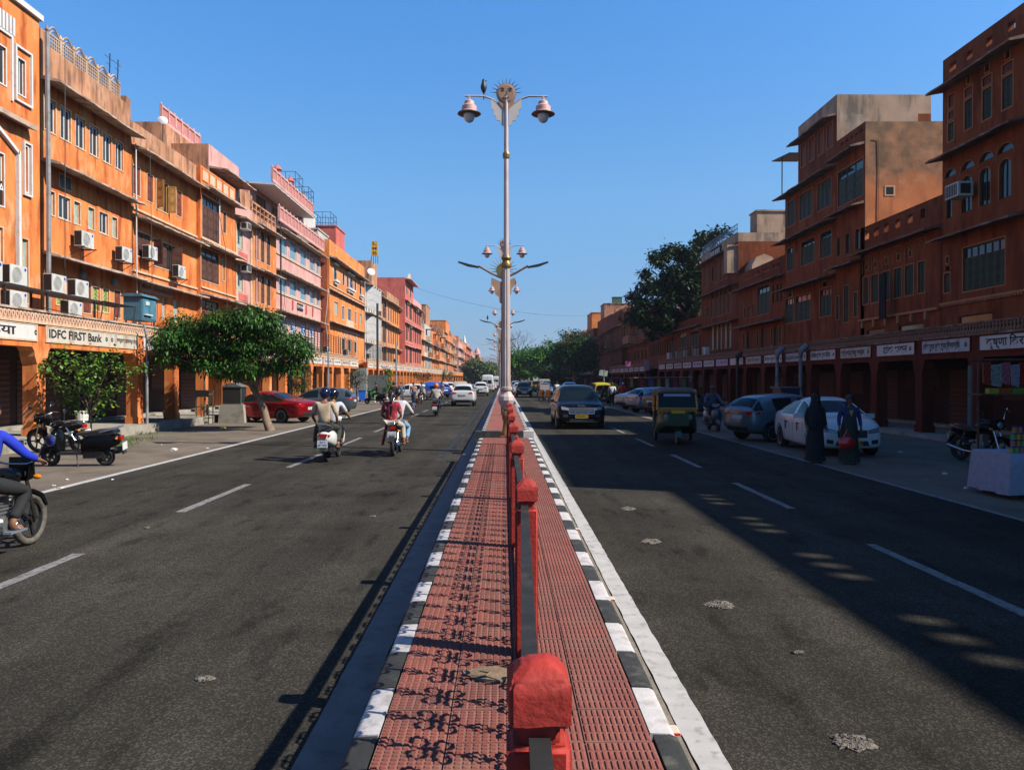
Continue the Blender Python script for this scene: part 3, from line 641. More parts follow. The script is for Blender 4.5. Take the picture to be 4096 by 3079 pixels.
def arcade(side, X, pil, zf, top, label, m_wall, signs, relief, backX, pil_w=.42, detail=None, m_pil=None, shut=True):
    """pil: Y of the pillars; signs: per bay list of (text, size, options) or None"""
    ya, yb = pil[0], pil[-1]; L = yb - ya; e_ = empty('shop_arcade', (side * X, ya if side < 0 else yb, 0), rz=math.pi / 2 * (-side), label=label, cat='shop arcade')
    lx = (lambda y: y - ya) if side < 0 else (lambda y: yb - y)
    D = backX - X; zb = top - 1.10; m_pil = m_pil or m_wall
    MB().box(-.2, L + .2, -.55, D, 0, zf).build('plinth', M_CONC, e_)
    MB().box(-.2, L + .2, .0, .4, zb, top - .38).build('beam', m_wall, e_)
    MB().box(-.2, L + .2, .4, D, top - .62, top - .50).build('roof_slab', P_GREY, e_)
    MB().box(-.2, L + .2, -.06, .0, top - .42, top - .355).build('cornice', M_CREAM if side < 0 else M_EAVED, e_)
    MB().box(-.2, L + .2, .0, .14, top - .38, top - .06).build('parapet', mat('arcade_pink', (.46, .22, .16), .9, var=.15, dirt=[((.2, .1, .07), .4, 2, True)]) if side < 0 else m_wall, e_)
    MB().box(-.2, L + .2, -.05, .2, top - .06, top).build('coping', M_EAVE if side < 0 else M_EAVED, e_)
    ph = zb - zf
    pm = cm(('pil', ph, m_pil.name, pil_w), lambda: MB().box(-pil_w / 2, pil_w / 2, .0, pil_w, 0, ph).box(-pil_w / 2 - .03, pil_w / 2 + .03, -.03, pil_w + .03, 0, .25)
        .prism([(-pil_w / 2, ph - .5), (-pil_w / 2 - .10, ph - .28), (-pil_w / 2 - .13, ph - .12), (-pil_w / 2 - .24, ph), (pil_w / 2 + .24, ph), (pil_w / 2 + .13, ph - .12), (pil_w / 2 + .10, ph - .28), (pil_w / 2, ph - .5)], -.015, pil_w + .015, 'Y').mesh('pillar', m_pil))
    for y in pil: obj('pillar', pm, e_, (lx(y), 0, zf))
    for i, (a, b) in enumerate(zip(pil, pil[1:])):
        x0, x1 = sorted((lx(a), lx(b))); w_ = x1 - x0
        bm_ = cm(('rel', round(w_, 1), relief, side), lambda: relief_strip(round(w_, 1), .30, relief, M_CREAM if side < 0 else mat('dusky_balusters', (.28, .14, .085), .9)))
        obj('balustrade', bm_, e_, (x0, 0, top - .37), kind='stuff')
        s_ = signs[i] if i < len(signs) else None
        if s_ is not None:
            body, size, kw = s_; kw = dict(kw); sm = kw.pop('m', (M_SIGNW, M_SIGNW2, M_SIGNW, M_SIGNW3)[i % 4]); tm_ = kw.pop('tm', M_TXT)
            zc = zb + .2 + .22; pw = w_ - .5
            po = MB().box(x0 + .25, x1 - .25, -.025, .0, zc - .21, zc + .21).build('sign_panel', sm, e_, label='painted shop name panel over the arcade')
            mb = MB(); rect_frame(mb, x0 + .2, x1 - .2, zc - .26, zc + .26, .05, -.035, .0); mb.build('sign_border', M_CREAM if side < 0 else m_wall, e_)
            items = body if isinstance(body, list) else [(body, .5, size, kw)]
            for it in items:
                tb, fx, sz, k2 = it
                if tb == 'O':
                    ob = MB().lathe([(.075, 0), (.075, .006)], 14).build('number_disc', tm_, po, loc=(x0 + w_ * fx, -.026, zc)); ob.rotation_euler = (math.pi / 2, 0, 0)
                    text(k2.get('t', '68'), .09, M_SIGNW, po, (x0 + w_ * fx, -.034, zc)); continue
                text(tb, sz, tm_, po, (x0 + w_ * fx, -.028, zc + k2.get('dz', 0)), width=k2.get('width'), off=k2.get('off', .004))
        if shut:
            sw = round(min(2.5, w_ - .7), 1); k_ = (i * 7 + int(a)) % 4
            if w_ > 4: segs = [(x0 + .4, 2.3), (x0 + 3.1, 2.5)]
            else: segs = [(x0 + (w_ - sw) / 2, sw)]
            for xs_, sw_ in segs:
                hs = (1, 1, .5, 1, .3)[(i * 3 + int(a)) % 5] if i > 1 else 1
                obj('roller_shutter', cm(('rs', sw_, round(ph - .35, 2)), lambda: shutter_mesh(sw_, ph - .35)), e_, (xs_, D - .06, zf + .05 + (1 - hs) * (ph - .35)), sc=(1, 1, hs))
    MB().box(-.2, L + .2, D - .04, D + .06, zf, top - .62).build('back_wall', mat('shade_toned_back_wall', (.035, .012, .009), .85, var=.2), e_)  # shade of the arcade interior put into the wall colour
    MB().box(-.2, L + .2, D - .55, D - .06, zf, zf + .12).build('step', M_CONC, e_)
    return e_
NUM = {'t': '68'}
sgL = [
 ([('बैंक ऑफ इंडयिा'.replace('यिा', 'िया') if 0 else 'बैंक ऑफ इंिडया', .46, .34, {'width': 4.3, 'off': .008}), ('O', .955, .1, {'t': '66'})], 0, {}),
 ([('IDFC FIRST Bank', .30, .36, {'width': 3.0, 'off': .012}), ('O', .60, .1, {'t': '67'}), ('O', .66, .1, {'t': '68'}), ('खण्डाका डायमण्ड सेन्टर', .84, .2, {'width': 1.55, 'off': .006})], 0, {}),
 ('िजन्दल ज्वैलर्स', .3, {'width': 2.2, 'off': .008}), ('जयपुर स्टोर', .2, {'width': 2}), ('श्री राम टैक्सटाइल', .2, {'width': 2}), ('कुमार साड़ी', .2, {'width': 2}), ('सोनी ब्रदर्स', .2, {'width': 2}), ('गोयल स्टोर', .2, {'width': 2}),
 ('मोहन लाल', .2, {'width': 2}), ('नई दुकान', .2, {'width': 2}), ('सोनी स्टोर', .22, {'width': 2.2}), ('नई कलाकान स्टोर !', .22, {'width': 2.3}), ('दाम कपड़ा जौहरी', .22, {'width': 2.3}), ('जौहरी िकशन', .22, {'width': 2.3}), ('राजकुमार ज्वैलर्स', .22, {'width': 2.4}), ('कृष्णा ज्वैलर्स', .2, {'width': 2.4})]
sgL = [(b, s_, ({'x': 0} and k_)) for b, s_, k_ in sgL]
def fixs(l):
    out = []
    for b, s_, k_ in l:
        out.append((b if isinstance(b, list) else [(b, .5, s_, k_)], s_, {q: v_ for q, v_ in k_.items() if q in ('m', 'tm')}))
    return out
pilL = [16.4, 22.6, 28.7] + [31.9 + 3.2 * i for i in range(8)] + [57.6, 60.9, 64.2, 67.5, 71.5]
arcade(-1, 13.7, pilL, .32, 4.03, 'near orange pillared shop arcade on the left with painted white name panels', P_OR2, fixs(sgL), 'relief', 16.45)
pilL2 = [76.5 + 3.4 * i for i in range(34)]
wordsL = ['गोपाल लाल', 'सीताराम ज्वैलर्स', 'जयपुर हैंडलूम', 'महावीर स्टोर', 'राम कुमार', 'सोनी ज्वैलर्स', 'शंकर साड़ी']
arcade(-1, 13.7, pilL2, .3, 4.05, 'far orange pillared shop arcade on the left beyond the side lane', P_OR2, fixs([(wordsL[i % 7], .2, {'width': 2.3, **({'m': M_SIGNL} if i == 3 else {})}) for i in range(33)]), 'relief', 16.45, shut=False)
arcade(-1, 13.7, [195 + 12 * i for i in range(16)], .3, 4.05, 'farthest shop arcade on the left, fading into the distance', P_OR2, [], 'relief', 16.45, shut=False)
pilR = [13.7, 16.9] + [20.1 + 3.2 * i for i in range(17)]
sg = ['दी नवलगढ़ साहूकारी क्रेिडट', 'जयपुर ज्वैलर्स', 'जयपुर स्टोर', 'श्री साड़ी', 'M.K. JEWELS', 'R.K. JEWELLERS', '', 'कपड़ा व घी तेल वाले', 'सीताराम कुमार दास', 'Jai Jagdish Jewellers', 'मोतीलाल सुशील कुमार सोिढ़या', 'श्री रवाद्य वस्तु भण्डार', 'टांक भवन', 'राकेश कुमार मुकेश कुमार िवजयवर्गीय', 'कृष्णा िकराना', 'स्टोर', '', ''][::-1]
sgR = [None] * 18
for i, t_ in enumerate(['', '', 'कृष्णा िकराना', 'राकेश कुमार मुकेश कुमार िवजयवर्गीय', 'टांक भवन', 'श्री रवाद्य वस्तु भण्डार', 'मोतीलाल सुशील कुमार सोिढ़या', 'Jai Jagdish Jewellers', 'सीताराम कुमार दास', 'कपड़ा घी तेल वालों', '', 'R.K. JEWELLERS', 'M.K. JEWELS', 'श्री ज्वैलर्स', 'जयपुर स्टोर', 'जयपुर ज्वैलर्स', 'दी जयपुर साहूकारी क्रेिडट', '']):
    big = t_ in ('टांक भवन', 'कृष्णा िकराना')
    its = [(t_, .43 if 3 <= i <= 8 and not big else .5, .34 if big else .26, {'width': 1.75 if t_ == 'टांक भवन' else 2.1, 'off': .009 if i < 7 else .004})] if t_ else []
    if 3 <= i <= 8: its.append(('O', .86 if i != 4 else .84, .1, {'t': str(40 + i)}))
    sgR[i] = (its, 0, {'m': M_SIGNL} if i in (11, 13) else {})
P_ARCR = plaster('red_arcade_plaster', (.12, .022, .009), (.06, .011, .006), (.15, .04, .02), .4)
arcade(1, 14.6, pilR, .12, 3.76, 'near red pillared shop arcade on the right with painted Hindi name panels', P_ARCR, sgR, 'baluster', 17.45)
pilR2 = [78 + 3.4 * i for i in range(30)]
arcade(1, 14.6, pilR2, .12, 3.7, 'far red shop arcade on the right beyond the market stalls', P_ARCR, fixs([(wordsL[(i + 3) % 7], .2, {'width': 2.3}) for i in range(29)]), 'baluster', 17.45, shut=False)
# ================================================================ left side buildings
WH = {'wood': M_WHITE}; MR = {'wood': M_MAROON}; BRW = {'wood': M_BROWN}
# A
A = building(-1, 17.0, 27.2, 16.5, 14.7, P_OR, 'tall orange building at the left picture edge with white window surrounds', [
    ('white', 11.7, 12.92, UL((0, 23.4)), dict(n=2, trim=M_WHITE)), ('white', 11.7, 12.9, UL((49, 64)), dict(n=2, trim=M_WHITE)),
    ('white', 7.68, 9.38, UL((-14, 18)), dict(n=2, trim=M_WHITE)), ('white', 8.45, 10.0, UL((61, 69)), dict(n=1, trim=M_WHITE)),
    ('frost', 4.4, 6.95, UL((-12, 15)), dict(n=2)), ('frost', 4.6, 6.8, UL((56, 69)), dict(n=1)),
    ('white', 11.7, 12.9, [(21.6, 23.2)], dict(n=2, trim=M_WHITE))], back=9)
LA = lambda u: YL(u) - 17.0
def addbox(e_, name, m, *boxes, **k):
    mb = MB()
    for b in boxes: mb.box(*b)
    return mb.build(name, m, e_, **k)
addbox(A, 'surround', M_WHITE, (LA(37) - .08, LA(37), -.06, 0, 11.3, 13.4), (6.0, LA(37), -.06, 0, 13.4, 13.48))
mb = MB(); rect_frame(mb, LA(41), LA(77), 11.4, 13.3, .07, -.08, 0); mb.build('surround', M_WHITE, A)
mb = MB(); rect_frame(mb, LA(58), LA(75.5), 8.3, 10.15, .06, -.08, 0); mb.build('surround', M_WHITE, A)
MB().prism([(LA(-20), 10.5), (LA(45), 9.7), (LA(45), 9.58), (LA(-20), 10.36)], -.12, 0).box(LA(45) - .04, LA(45) + .08, -.12, 0, 4.2, 9.7).build('surround', M_WHITE, A)
obj('ledge', eave_mesh(LA(70) - 4, .35, .05, M_EAVE, .16, 3), A, (4, 0, 10.75))
addbox(A, 'parapet_cap', M_WHITE, (LA(29), 10.28, -.12, .8, 14.703, 14.9))
addbox(A, 'relief_bars', M_WHITE, *[(LA(6 + 7.5 * i), LA(6 + 7.5 * i) + .1, -.07, 0, 13.5 - .0 * i, 14.1) for i in range(-2, 5)])
addbox(A, 'door_slab', P_OR, (LA(29) - 3, LA(29), -.03, .2, 14.703, 14.75))
def jali(L, h, m, n=None, arch=True):
    mb = MB(); t = .035; rect_frame(mb, 0, L, 0, h, .05, 0, .06); k = int(L / .13)
    for i in range(1, k): mb.box(L * i / k - t / 2, L * i / k + t / 2, .01, .05, .05, h)
    k = int(h / .13)
    for i in range(1, k): mb.box(.05, L - .05, .012, .048, h * i / k - t / 2, h * i / k + t / 2)
    if arch:
        p = [(L * j / 8, h + .30 * math.sin(math.pi * j / 8)) for j in range(9)]
        mb.tube([(x, .03, z) for x, z in p], .035, 5); mb.tube([(x * .6 + L * .2, .03, h + (z - h) * .55) for x, z in p], .025, 4)
        for x in (0, L): mb.lathe([(.05, 0), (.05, h), (.08, h + .06), (.05, h + .12), (.02, h + .22)], 8, (x, .03, 0))
    return mb.mesh('lattice_panel', m)
JG = P_GREY
obj('lattice_panel', cm('jA', lambda: jali(2.2, 1.0, JG, arch=False)), A, (LA(29) - 2.3, 0, 14.05 + .7))
text('RA', .42, M_WTXT, A, (LA(9), -.02 + .04, 8.25)); text('A', .36, M_WTXT, A, (LA(5), .02, 7.95))
addbox(A, 'shop_board', M_TXT, (LA(-14), LA(17), .03, .05, 7.72, 8.5))
# B
B = building(-1, 27.28, 33.8, 16.5, 14, P_OR, 'orange building with six tall white windows under an arched lattice parapet', [
    ('white', 10.98, 12.15, UL((104.6, 128.6), (138.8, 160.7), (171, 191.4), (201, 219.7), (228.8, 247), (255.7, 271.7)), dict(n=2)),
    ('frost', 7.98, 8.82, UL((109.6, 125.6), (167, 180), (197, 210), (248, 258.6)), dict(n=1)), ('white', 7.98, 8.82, UL((134, 158.7), (220.6, 239)), dict(n=2)),
    ('shut', 9.15, 9.62, UL((137, 161)), dict(n=1, wood=M_GREYM)),
    ('green', 4.75, 5.7, UL((128.7, 145), (153.5, 166.7), (206, 221), (227.5, 241)), dict(n=1)), ('shut', 4.6, 5.75, UL((185, 202), (251.5, 264.6)), dict(n=1, wood=M_MAROON))],
    eaves=[12.78, 9.86, 6.55], par=(12.9, 14.05), par_m=P_BR, back=9)
for i, u in enumerate((116.5, 145.8, 173.3, 199.5, 223.7, 248)):
    ua = YL(u) - 27.28; obj('lattice_panel', cm('jB', lambda: jali(.82, .55, JG)), B, (ua, .05, 14.053))
addbox(B, 'parapet_end', P_BR, (.003, .42, .0, .25, 14.053, 14.5), (6.1, 6.515, 0, .25, 14.053, 14.35))
# C
C = building(-1, 33.83, 40.95, 16.5, 13.4, P_OR2, 'orange building with brown wooden shutters, some open, and a plain stained parapet', [
    ('shut', 10.25, 11.5, UL((292.9, 308), (323, 336), (386, 396.6)), dict(n=1, wood=M_MAROON)), ('shut', 10.1, 11.5, UL((343, 368)), dict(n=3, wood=M_OCHREW, open_=1)),
    ('shut', 7.55, 8.65, UL((301, 330)), dict(n=3)), ('shut', 7.35, 8.6, UL((336, 376)), dict(n=4, open_=1)), ('shut', 7.6, 8.6, UL((384, 396)), dict(n=2)),
    ('frost', 4.85, 5.95, UL((318.7, 325.8), (336, 345), (354.4, 362), (378.8, 389)), dict(n=1, trim=None)), ('door', 3.7, 5.9, UL((293, 303)), {})],
    eaves=[12.35, 9.3, 6.5], par=(12.5, 13.45), par_m=P_BR, sills=[9.55, 6.78], back=9)
sb = MB().box(YL(307) - 33.83, YL(375) - 33.83, -.05, 0, 6.0, 6.4).build('name_board', mat('faded_board', (.42, .33, .26), .9, var=.2), C)
text('Mahindra Corporation Ltd.', .24, M_RTXT, sb, ((YL(307) + YL(375)) / 2 - 33.83, -.056, 6.22), width=3.1, off=.004)
# D
D_ = building(-1, 40.98, 46.3, 16.3, 13.5, P_OR2, 'orange building with tall three-bay wooden screens and a panelled parapet', [
    ('screen', 9.7, 12.0, us(16.3, YL, (440, 478)), dict(n=3, wood=M_BROWN)), ('shut', 10.5, 11.7, us(16.3, YL, (421.6, 430.5), (485, 491.5)), dict(n=1)),
    ('screen', 7.35, 9.15, us(16.3, YL, (435, 476)), dict(n=3, wood=M_BROWN)), ('shut', 7.7, 8.9, us(16.3, YL, (418.6, 426), (483, 489)), dict(n=1, wood=M_OCHREW)),
    ('screen', 4.4, 6.35, us(16.3, YL, (433, 476)), dict(n=3, wood=M_MAROON)), ('shut', 4.6, 5.6, us(16.3, YL, (418, 426)), dict(n=1))],
    eaves=[12.45, 9.4, 6.65], par=(12.6, 13.5), par_m=P_OR2, sills=[9.55, 6.9])
for i in range(5):
    mb = MB(); x = .25 + i * 1.0; rect_frame(mb, x, x + .85, 12.72, 13.4, .05, -.04, 0); mb.build('panel_frame', P_OR, D_)
    MB().box(x + .06, x + .79, -.03, 0, 12.79, 13.33).build('relief_panel', M_CREAM, D_)
# E, F
E_ = building(-1, 46.33, 49.6, 16.4, 13, P_PK, 'narrow pink building with balcony parapets and window air conditioners', [
    ('frost', 10.1, 11.2, us(16.4, YL, (508.7, 527)), dict(n=2)), ('frost', 7.45, 8.5, us(16.4, YL, (508.7, 527)), dict(n=2)), ('frost', 4.6, 5.6, us(16.4, YL, (508.7, 527)), dict(n=2)),
    ('dark', 11.25, 11.7, us(16.4, YL, (510, 520)), dict(n=1, trim=None))], eaves=[11.95, 9.2, 6.75], par=(12.0, 12.9), par_m=P_PK, p=.8)
addbox(E_, 'pilaster', M_CREAM, (.1, .35, -.1, 0, 4, 11.8), (2.85, 3.1, -.1, 0, 4, 11.8))
addbox(E_, 'carved_panel', P_PK2, (.8, 2.4, -.03, 0, 6.9, 7.3), (.8, 2.4, -.03, 0, 9.5, 9.9))
F_ = building(-1, 49.63, 54.9, 16.4, 12.6, P_OR2, 'orange building with tall narrow slot windows under a concrete grid balcony', [
    ('screen', 9.9, 12.0, us(16.4, YL, (553, 561), (565.5, 573.5), (578, 586)), dict(n=1)), ('screen', 7.1, 9.0, us(16.4, YL, (553, 561), (565.5, 573.5), (578, 586)), dict(n=1)),
    ('shut', 4.3, 6.2, us(16.4, YL, (550, 562), (568, 583)), dict(n=2, wood=M_MAROON))], eaves=[12.25, 9.35, 6.65], par=(12.3, 12.85), par_m=P_BR)
mb = MB()
for i in range(7): mb.box(.1 + i * .83, .24 + i * .83, .02, .16, 12.853, 13.5)
mb.box(.1, 5.2, .0, .18, 13.5, 13.62); mb.box(.1, 5.2, .04, .12, 13.12, 13.2); mb.build('balcony_rail', P_BR, F_)
# pink set-back storey with lantern finials
G2 = building(-1, 55.6, 67.4, 18.6, 16.4, P_PK, 'pink set-back upper storey with balustrade and lantern finials above the grid balcony', [
    ('dark', 14.3, 15.9, [(57.2, 59.6), (61, 63.4)], dict(n=3, trim=None))], z0=12.0, back=6, eaves=[(16.35, 1.9, M_WHITE)])
def pink_balustrade(L, h, z, par, y0=0, step=.95):
    n = max(2, int(L / step)); d = L / n; mb = MB(); pb = MB()
    mb.box(0, L, y0, y0 + .12, z, z + h * .22); mb.box(0, L, y0 - .03, y0 + .15, z + h * .88, z + h)
    for i in range(n + 1): mb.box(max(0, d * i - .07), min(L, d * i + .07), y0 - .03, y0 + .15, z + h * .22, z + h * .88); mb.lathe([(.04, z + h), (.07, z + h + .06), (.04, z + h + .13), (.015, z + h + .2)], 6, (min(L - .05, max(.05, d * i)), y0 + .06, 0))
    for i in range(n): pb.box(d * i + .07, d * (i + 1) - .07, y0 + .03, y0 + .08, z + h * .22, z + h * .88)
    mb.build('balustrade', P_PK, par); pb.build('infill_panel', mat('infill_pink', (.45, .17, .15), .9), par)
pink_balustrade(11.8, 1.0, 16.42, G2, -1.75)
def lantern(x, par, z):
    mb = MB(); mb.lathe([(.12, 0), (.12, .15), (.2, .2), (.2, .3)], 8, (x, -1.2, z)); 
    for k in range(4): mb.box(x - .2 + .34 * (k % 2), x - .14 + .34 * (k % 2), -1.4 + .34 * (k // 2), -1.34 + .34 * (k // 2), z + .3, z + .75)
    mb.lathe([(.36, z + .75), (.34, z + .82), (.2, z + .98), (.08, z + 1.08), (.03, z + 1.2)], 8, (x, -1.2, 0)); mb.build('roof_lantern', P_PK2, par)
for x in (3.0, 6.5): lantern(x, G2, 17.3)
G2b = building(-1, 45.8, 51.7, 20.5, 17.4, P_BR, 'brown rendered roof block with pink balustrade behind the shuttered building', [], z0=12, back=5)
pink_balustrade(5.8, 1.0, 17.42, G2b, 0)
building(-1, 52.6, 55.2, 18.2, 15.2, P_BR, 'brown stained side wall block behind the narrow pink building', [], z0=12, back=7)
pk = building(-1, 47.1, 52.4, 18.2, 16.5, P_PK, 'small pink upper room with a projecting concrete slab', [('dark', 13.3, 14.4, [(48.4, 49.6)], dict(n=2))], z0=12.5, back=4, eaves=[(15.1, 1.2, M_EAVE)])
MB().box(-.012, -.004, .05, 3.9, 12.5, 16.5).build('side_wall', P_BR, pk, label='brown rendered side wall')
# G
G = building(-1, 54.95, 68.6, 16.5, 13.3, P_PK, 'pale pink building with rows of large blue glass windows and a balustrade', [
    ('glass', 11.3, 12.75, UL((604, 621.4), (627.5, 642), (650, 663), (670, 681.5), (685, 691.5)), dict(n=1, trim=M_WHITE)),
    ('glass', 8.45, 9.75, UL((603.5, 621), (627, 641.5), (650, 663), (670, 681), (685, 691.5)), dict(n=1, trim=M_WHITE)),
    ('frost', 4.9, 6.8, UL((604, 621), (627, 641.5), (650, 663), (670, 681)), dict(n=1, trim=M_WHITE))], eaves=[(13.0, .75, M_EAVE), (9.98, .75, M_EAVE), (7.05, .75, M_EAVE)], par=(13.05, 13.4), par_m=P_PK, sills=[11.1, 8.25])
pink_balustrade(13.6, 1.05, 13.41, G, -.35)
for (a, b) in ((604, 621), (627, 641.5), (650, 663), (670, 681)):
    ya, yb = YL(a) - 54.95, YL(b) - 54.95; bn = MB().box(ya + .12, yb - .12, .02, .03, 5.0, 6.7).build('bank_poster', mat('poster_tan', (.34, .25, .21), .6, var=0), G)
    MB().box(ya + .35, yb - .35, .012, .019, 5.5, 6.35).build('poster_sheet', flat('poster_white', (.6, .62, .66), .5), bn)
    lg = MB().lathe([(.26, 0), (.26, .005)], 18).build('logo', flat('bank_blue', (.02, .10, .45), .5), bn, loc=(ya + .62, .008, 6.0)); lg.rotation_euler = (math.pi / 2, 0, 0)
    text('SBI', .46, flat('logo_letters', (.03, .08, .35), .5), bn, (ya + 1.2, .008, 5.85), off=.01)
MB().box(YL(643) - 54.95, YL(655) - 54.95, -.06, 0, 7.5, 8.05).build('name_plaque', M_TXT, G); text('गुलाब हाउस', .3, M_WTXT, G, (YL(649) - 54.95, -.07, 7.78), width=2.0)
addbox(G, 'carved_bracket', P_PK2, *[(YL(u) - 54.95 - .12, YL(u) - 54.95 + .12, -.1, 0, 7.4, 8.1) for u in (608, 633, 662, 676)])
# tanks and cages over G
WT = P_WH
def topbox(name, x, y, z, sx_, sy, sz, m, label, cat):
    return MB().box(-sx_ / 2, sx_ / 2, -sy / 2, sy / 2, 0, sz).box(-sx_ / 2 - .08, sx_ / 2 + .08, -sy / 2 - .08, sy / 2 + .08, sz + .002, sz + .12).build(name, m, loc=(x, y, z), label=label, cat=cat)
topbox('water_tank', -18.9, 69.5, 15.3, 2.2, 5, 1.9, WT, 'large white stained roof tank above the pink glass building', 'water tank')
topbox('water_tank', -17.4, 69.3, 14.0, 1.9, 4, 1.2, WT, 'smaller white concrete tank below the large white roof tank', 'water tank')
def wire_cage(x, y, z, sx_, sy, sz, label):
    mb = MB(); t = .035
    for a in (-sx_ / 2, 0, sx_ / 2):
        for b in (-sy / 2, 0, sy / 2): mb.box(a - t / 2, a + t / 2, b - t / 2, b + t / 2, 0, sz)
    for zz in (sz * .33, sz * .66, sz):
        for b in (-sy / 2, sy / 2): mb.box(-sx_ / 2, sx_ / 2, b - t / 2, b + t / 2, zz - t, zz)
        for a in (-sx_ / 2, sx_ / 2): mb.box(a - t / 2, a + t / 2, -sy / 2, sy / 2, zz - t, zz)
    mb.build('wire_cage', flat('blue_black_steel', (.03, .04, .08), .5), loc=(x, y, z), label=label, cat='cage')
wire_cage(-18.2, 64.8, 17.3, 1.6, 2.4, 2.0, 'dark wire cage on the pink roof left of the white tank'); wire_cage(-17.8, 68.0, 17.3, 1.2, 1.8, 1.6, 'small dark wire cage nearest the white roof tank'); wire_cage(-17.6, 75.2, 16.6, 1.6, 2.6, 1.6, 'dark wire cage on the red roof room')
topbox('roof_room', -17.4, 75, 14.6, 2.6, 4, 2.0, P_PK2, 'small red roof room behind the white tanks', 'roof room')
# H
HX = 15.75; UH = lambda *p: us(HX, YL, *p)
Hh = building(-1, 68.75, 86.0, HX, 14.6, P_OR3, 'orange building with white arched jharokha windows and a dark red side wall', [
    ('dark', 13.95, 14.35, UH((723, 729), (752.5, 760), (777, 781)), dict(n=2)),
    ('cusp', 11.2, 12.6, UH((721.5, 728.5), (741, 745), (750, 754), (756, 763), (766.5, 770), (777, 781.5)), dict(n=1, trim=M_WHITE)),
    ('frost', 8.0, 9.2, UH((723, 731.5)), dict(n=3)), ('white', 7.8, 9.1, UH((740, 745), (752.5, 760), (767, 770.5)), dict(n=1, trim=M_WHITE)), ('frost', 8.0, 9.1, UH((778, 782)), dict(n=1)),
    ('dark', 4.8, 5.9, UH((739, 745), (753, 758), (766, 771)), dict(n=1))],
    eaves=[13.1, (10.2, .35, M_EAVE), (7.25, .6, M_EAVE)], par=(13.3, 14.6), par_m=P_OR3, sills=[10.45])
MB().box(-.006, .0, .2, 3.2, 3.5, 13.0).build('side_wall_paint', mat('dark_side_wall', (.30, .075, .03), .9, var=.2, dirt=(.18, .05, .02), da=.4, ds=1), Hh)
for a, b in ((721.5, 728.5), (750, 754), (756, 763), (777, 781.5)):
    ya, yb = YL(a, HX) - 68.75, YL(b, HX) - 68.75
    MB().box(ya - .15, yb + .15, -.32, 0, 11.0, 11.18).box(ya - .05, yb + .05, -.2, 0, 10.8, 11.0).box(ya - .12, yb + .12, -.25, 0, 12.62, 12.72).build('jharokha', M_WHITE, Hh)
mb = MB()
for i in range(6):
    x = YL(738 + i * 6.5, HX) - 68.75; mb.box(x, x + .08, -.05, 0, 4.6, 6.7); mb.box(x, x + .7, -.05, 0, 6.1, 6.18)
mb.box(YL(737, HX) - 68.75, YL(776, HX) - 68.75, -.05, 0, 6.7, 6.78); mb.build('relief_tracery', M_WHITE, Hh)
bp = MB().box(YL(748, HX) - 68.75, YL(764, HX) - 68.75, -.05, 0, 7.3, 7.95).build('name_board', M_CREAM, Hh)
# I, J, K, L
I_ = building(-1, 90.0, 98.6, 16.4, 13.4, P_WH, 'old white building with tall open white shutters beside the jharokha building', [
    ('white', 10.6, 12.9, [(90.6 + 1.6 * i, 91.6 + 1.6 * i) for i in range(5)], dict(n=1, trim=None)), ('white', 6.8, 9.4, [(90.6 + 1.6 * i, 91.6 + 1.6 * i) for i in range(5)], dict(n=1, trim=None)), ('white', 3.8, 5.9, [(90.6 + 1.6 * i, 91.6 + 1.6 * i) for i in range(5)], dict(n=1, trim=None))],
    eaves=[13.3, 9.9, 6.3], p=.9)
for z, h_ in ((10.5, 2.6), (6.7, 2.7), (3.8, 2.3)):
    for i in range(4): obj('shutter', cm(('big', h_), lambda: leaf_mesh(1.0, h_, M_WHITE)), I_, (.5 + 1.7 * i, -.02, z), rz=-1.25)
J_ = building(-1, 98.7, 107.2, 16.5, 13.2, P_BR, 'brown weathered building with wooden balconies beyond the white shutters', [
    ('screen', 10.4, 12.6, [(99.2, 102.4), (103.4, 106.6)], dict(n=4)), ('screen', 7.0, 9.4, [(99.2, 102.4), (103.4, 106.6)], dict(n=4)), ('screen', 3.9, 6.0, [(99.2, 102.4), (103.4, 106.6)], dict(n=4))], eaves=[13.0, 9.9, 6.5])
K_ = building(-1, 107.3, 120.0, 16.5, 13.5, P_OR3, 'plain orange building with narrow brown slot windows before the rose tower', [
    ('shut', 10.3, 12.4, [(108.4 + 2.3 * i, 109.5 + 2.3 * i) for i in range(5)], dict(n=1)), ('shut', 7.1, 9.0, [(108.4 + 2.3 * i, 109.5 + 2.3 * i) for i in range(5)], dict(n=1)), ('shut', 4.1, 6.0, [(108.4 + 2.3 * i, 109.5 + 2.3 * i) for i in range(5)], dict(n=1))], eaves=[13.1, 9.8, 6.6], par=(13.2, 14.4), par_m=P_BR)
L1 = building(-1, 120.1, 131.0, 15.6, 18.0, P_PK2, 'tall rose pink tower building with a small white pediment and many window coolers', [
    ('shut', 11.9, 14.2, [(121.0, 123.4), (125.5, 129)], dict(n=3)), ('shut', 8.2, 10.4, [(121.0, 123.4), (125.5, 129)], dict(n=3)), ('shut', 4.6, 6.8, [(121.0, 123.4), (125.5, 129)], dict(n=3)), ('cusp', 15.6, 17.3, [(121.4, 123.2), (126, 128)], dict(n=1, trim=M_WHITE))],
    eaves=[(14.6, .5, P_PK), (11.0, .5, P_PK), (7.4, .5, P_PK), (17.9, 1.0, P_PK)], sills=[11.4, 7.8])
MB().prism([(4, 18.0), (8, 18.0), (8, 18.4), (7, 18.7), (6, 19.4), (5, 18.7), (4, 18.4)], -.1, .2).build('pediment', M_CREAM, L1)
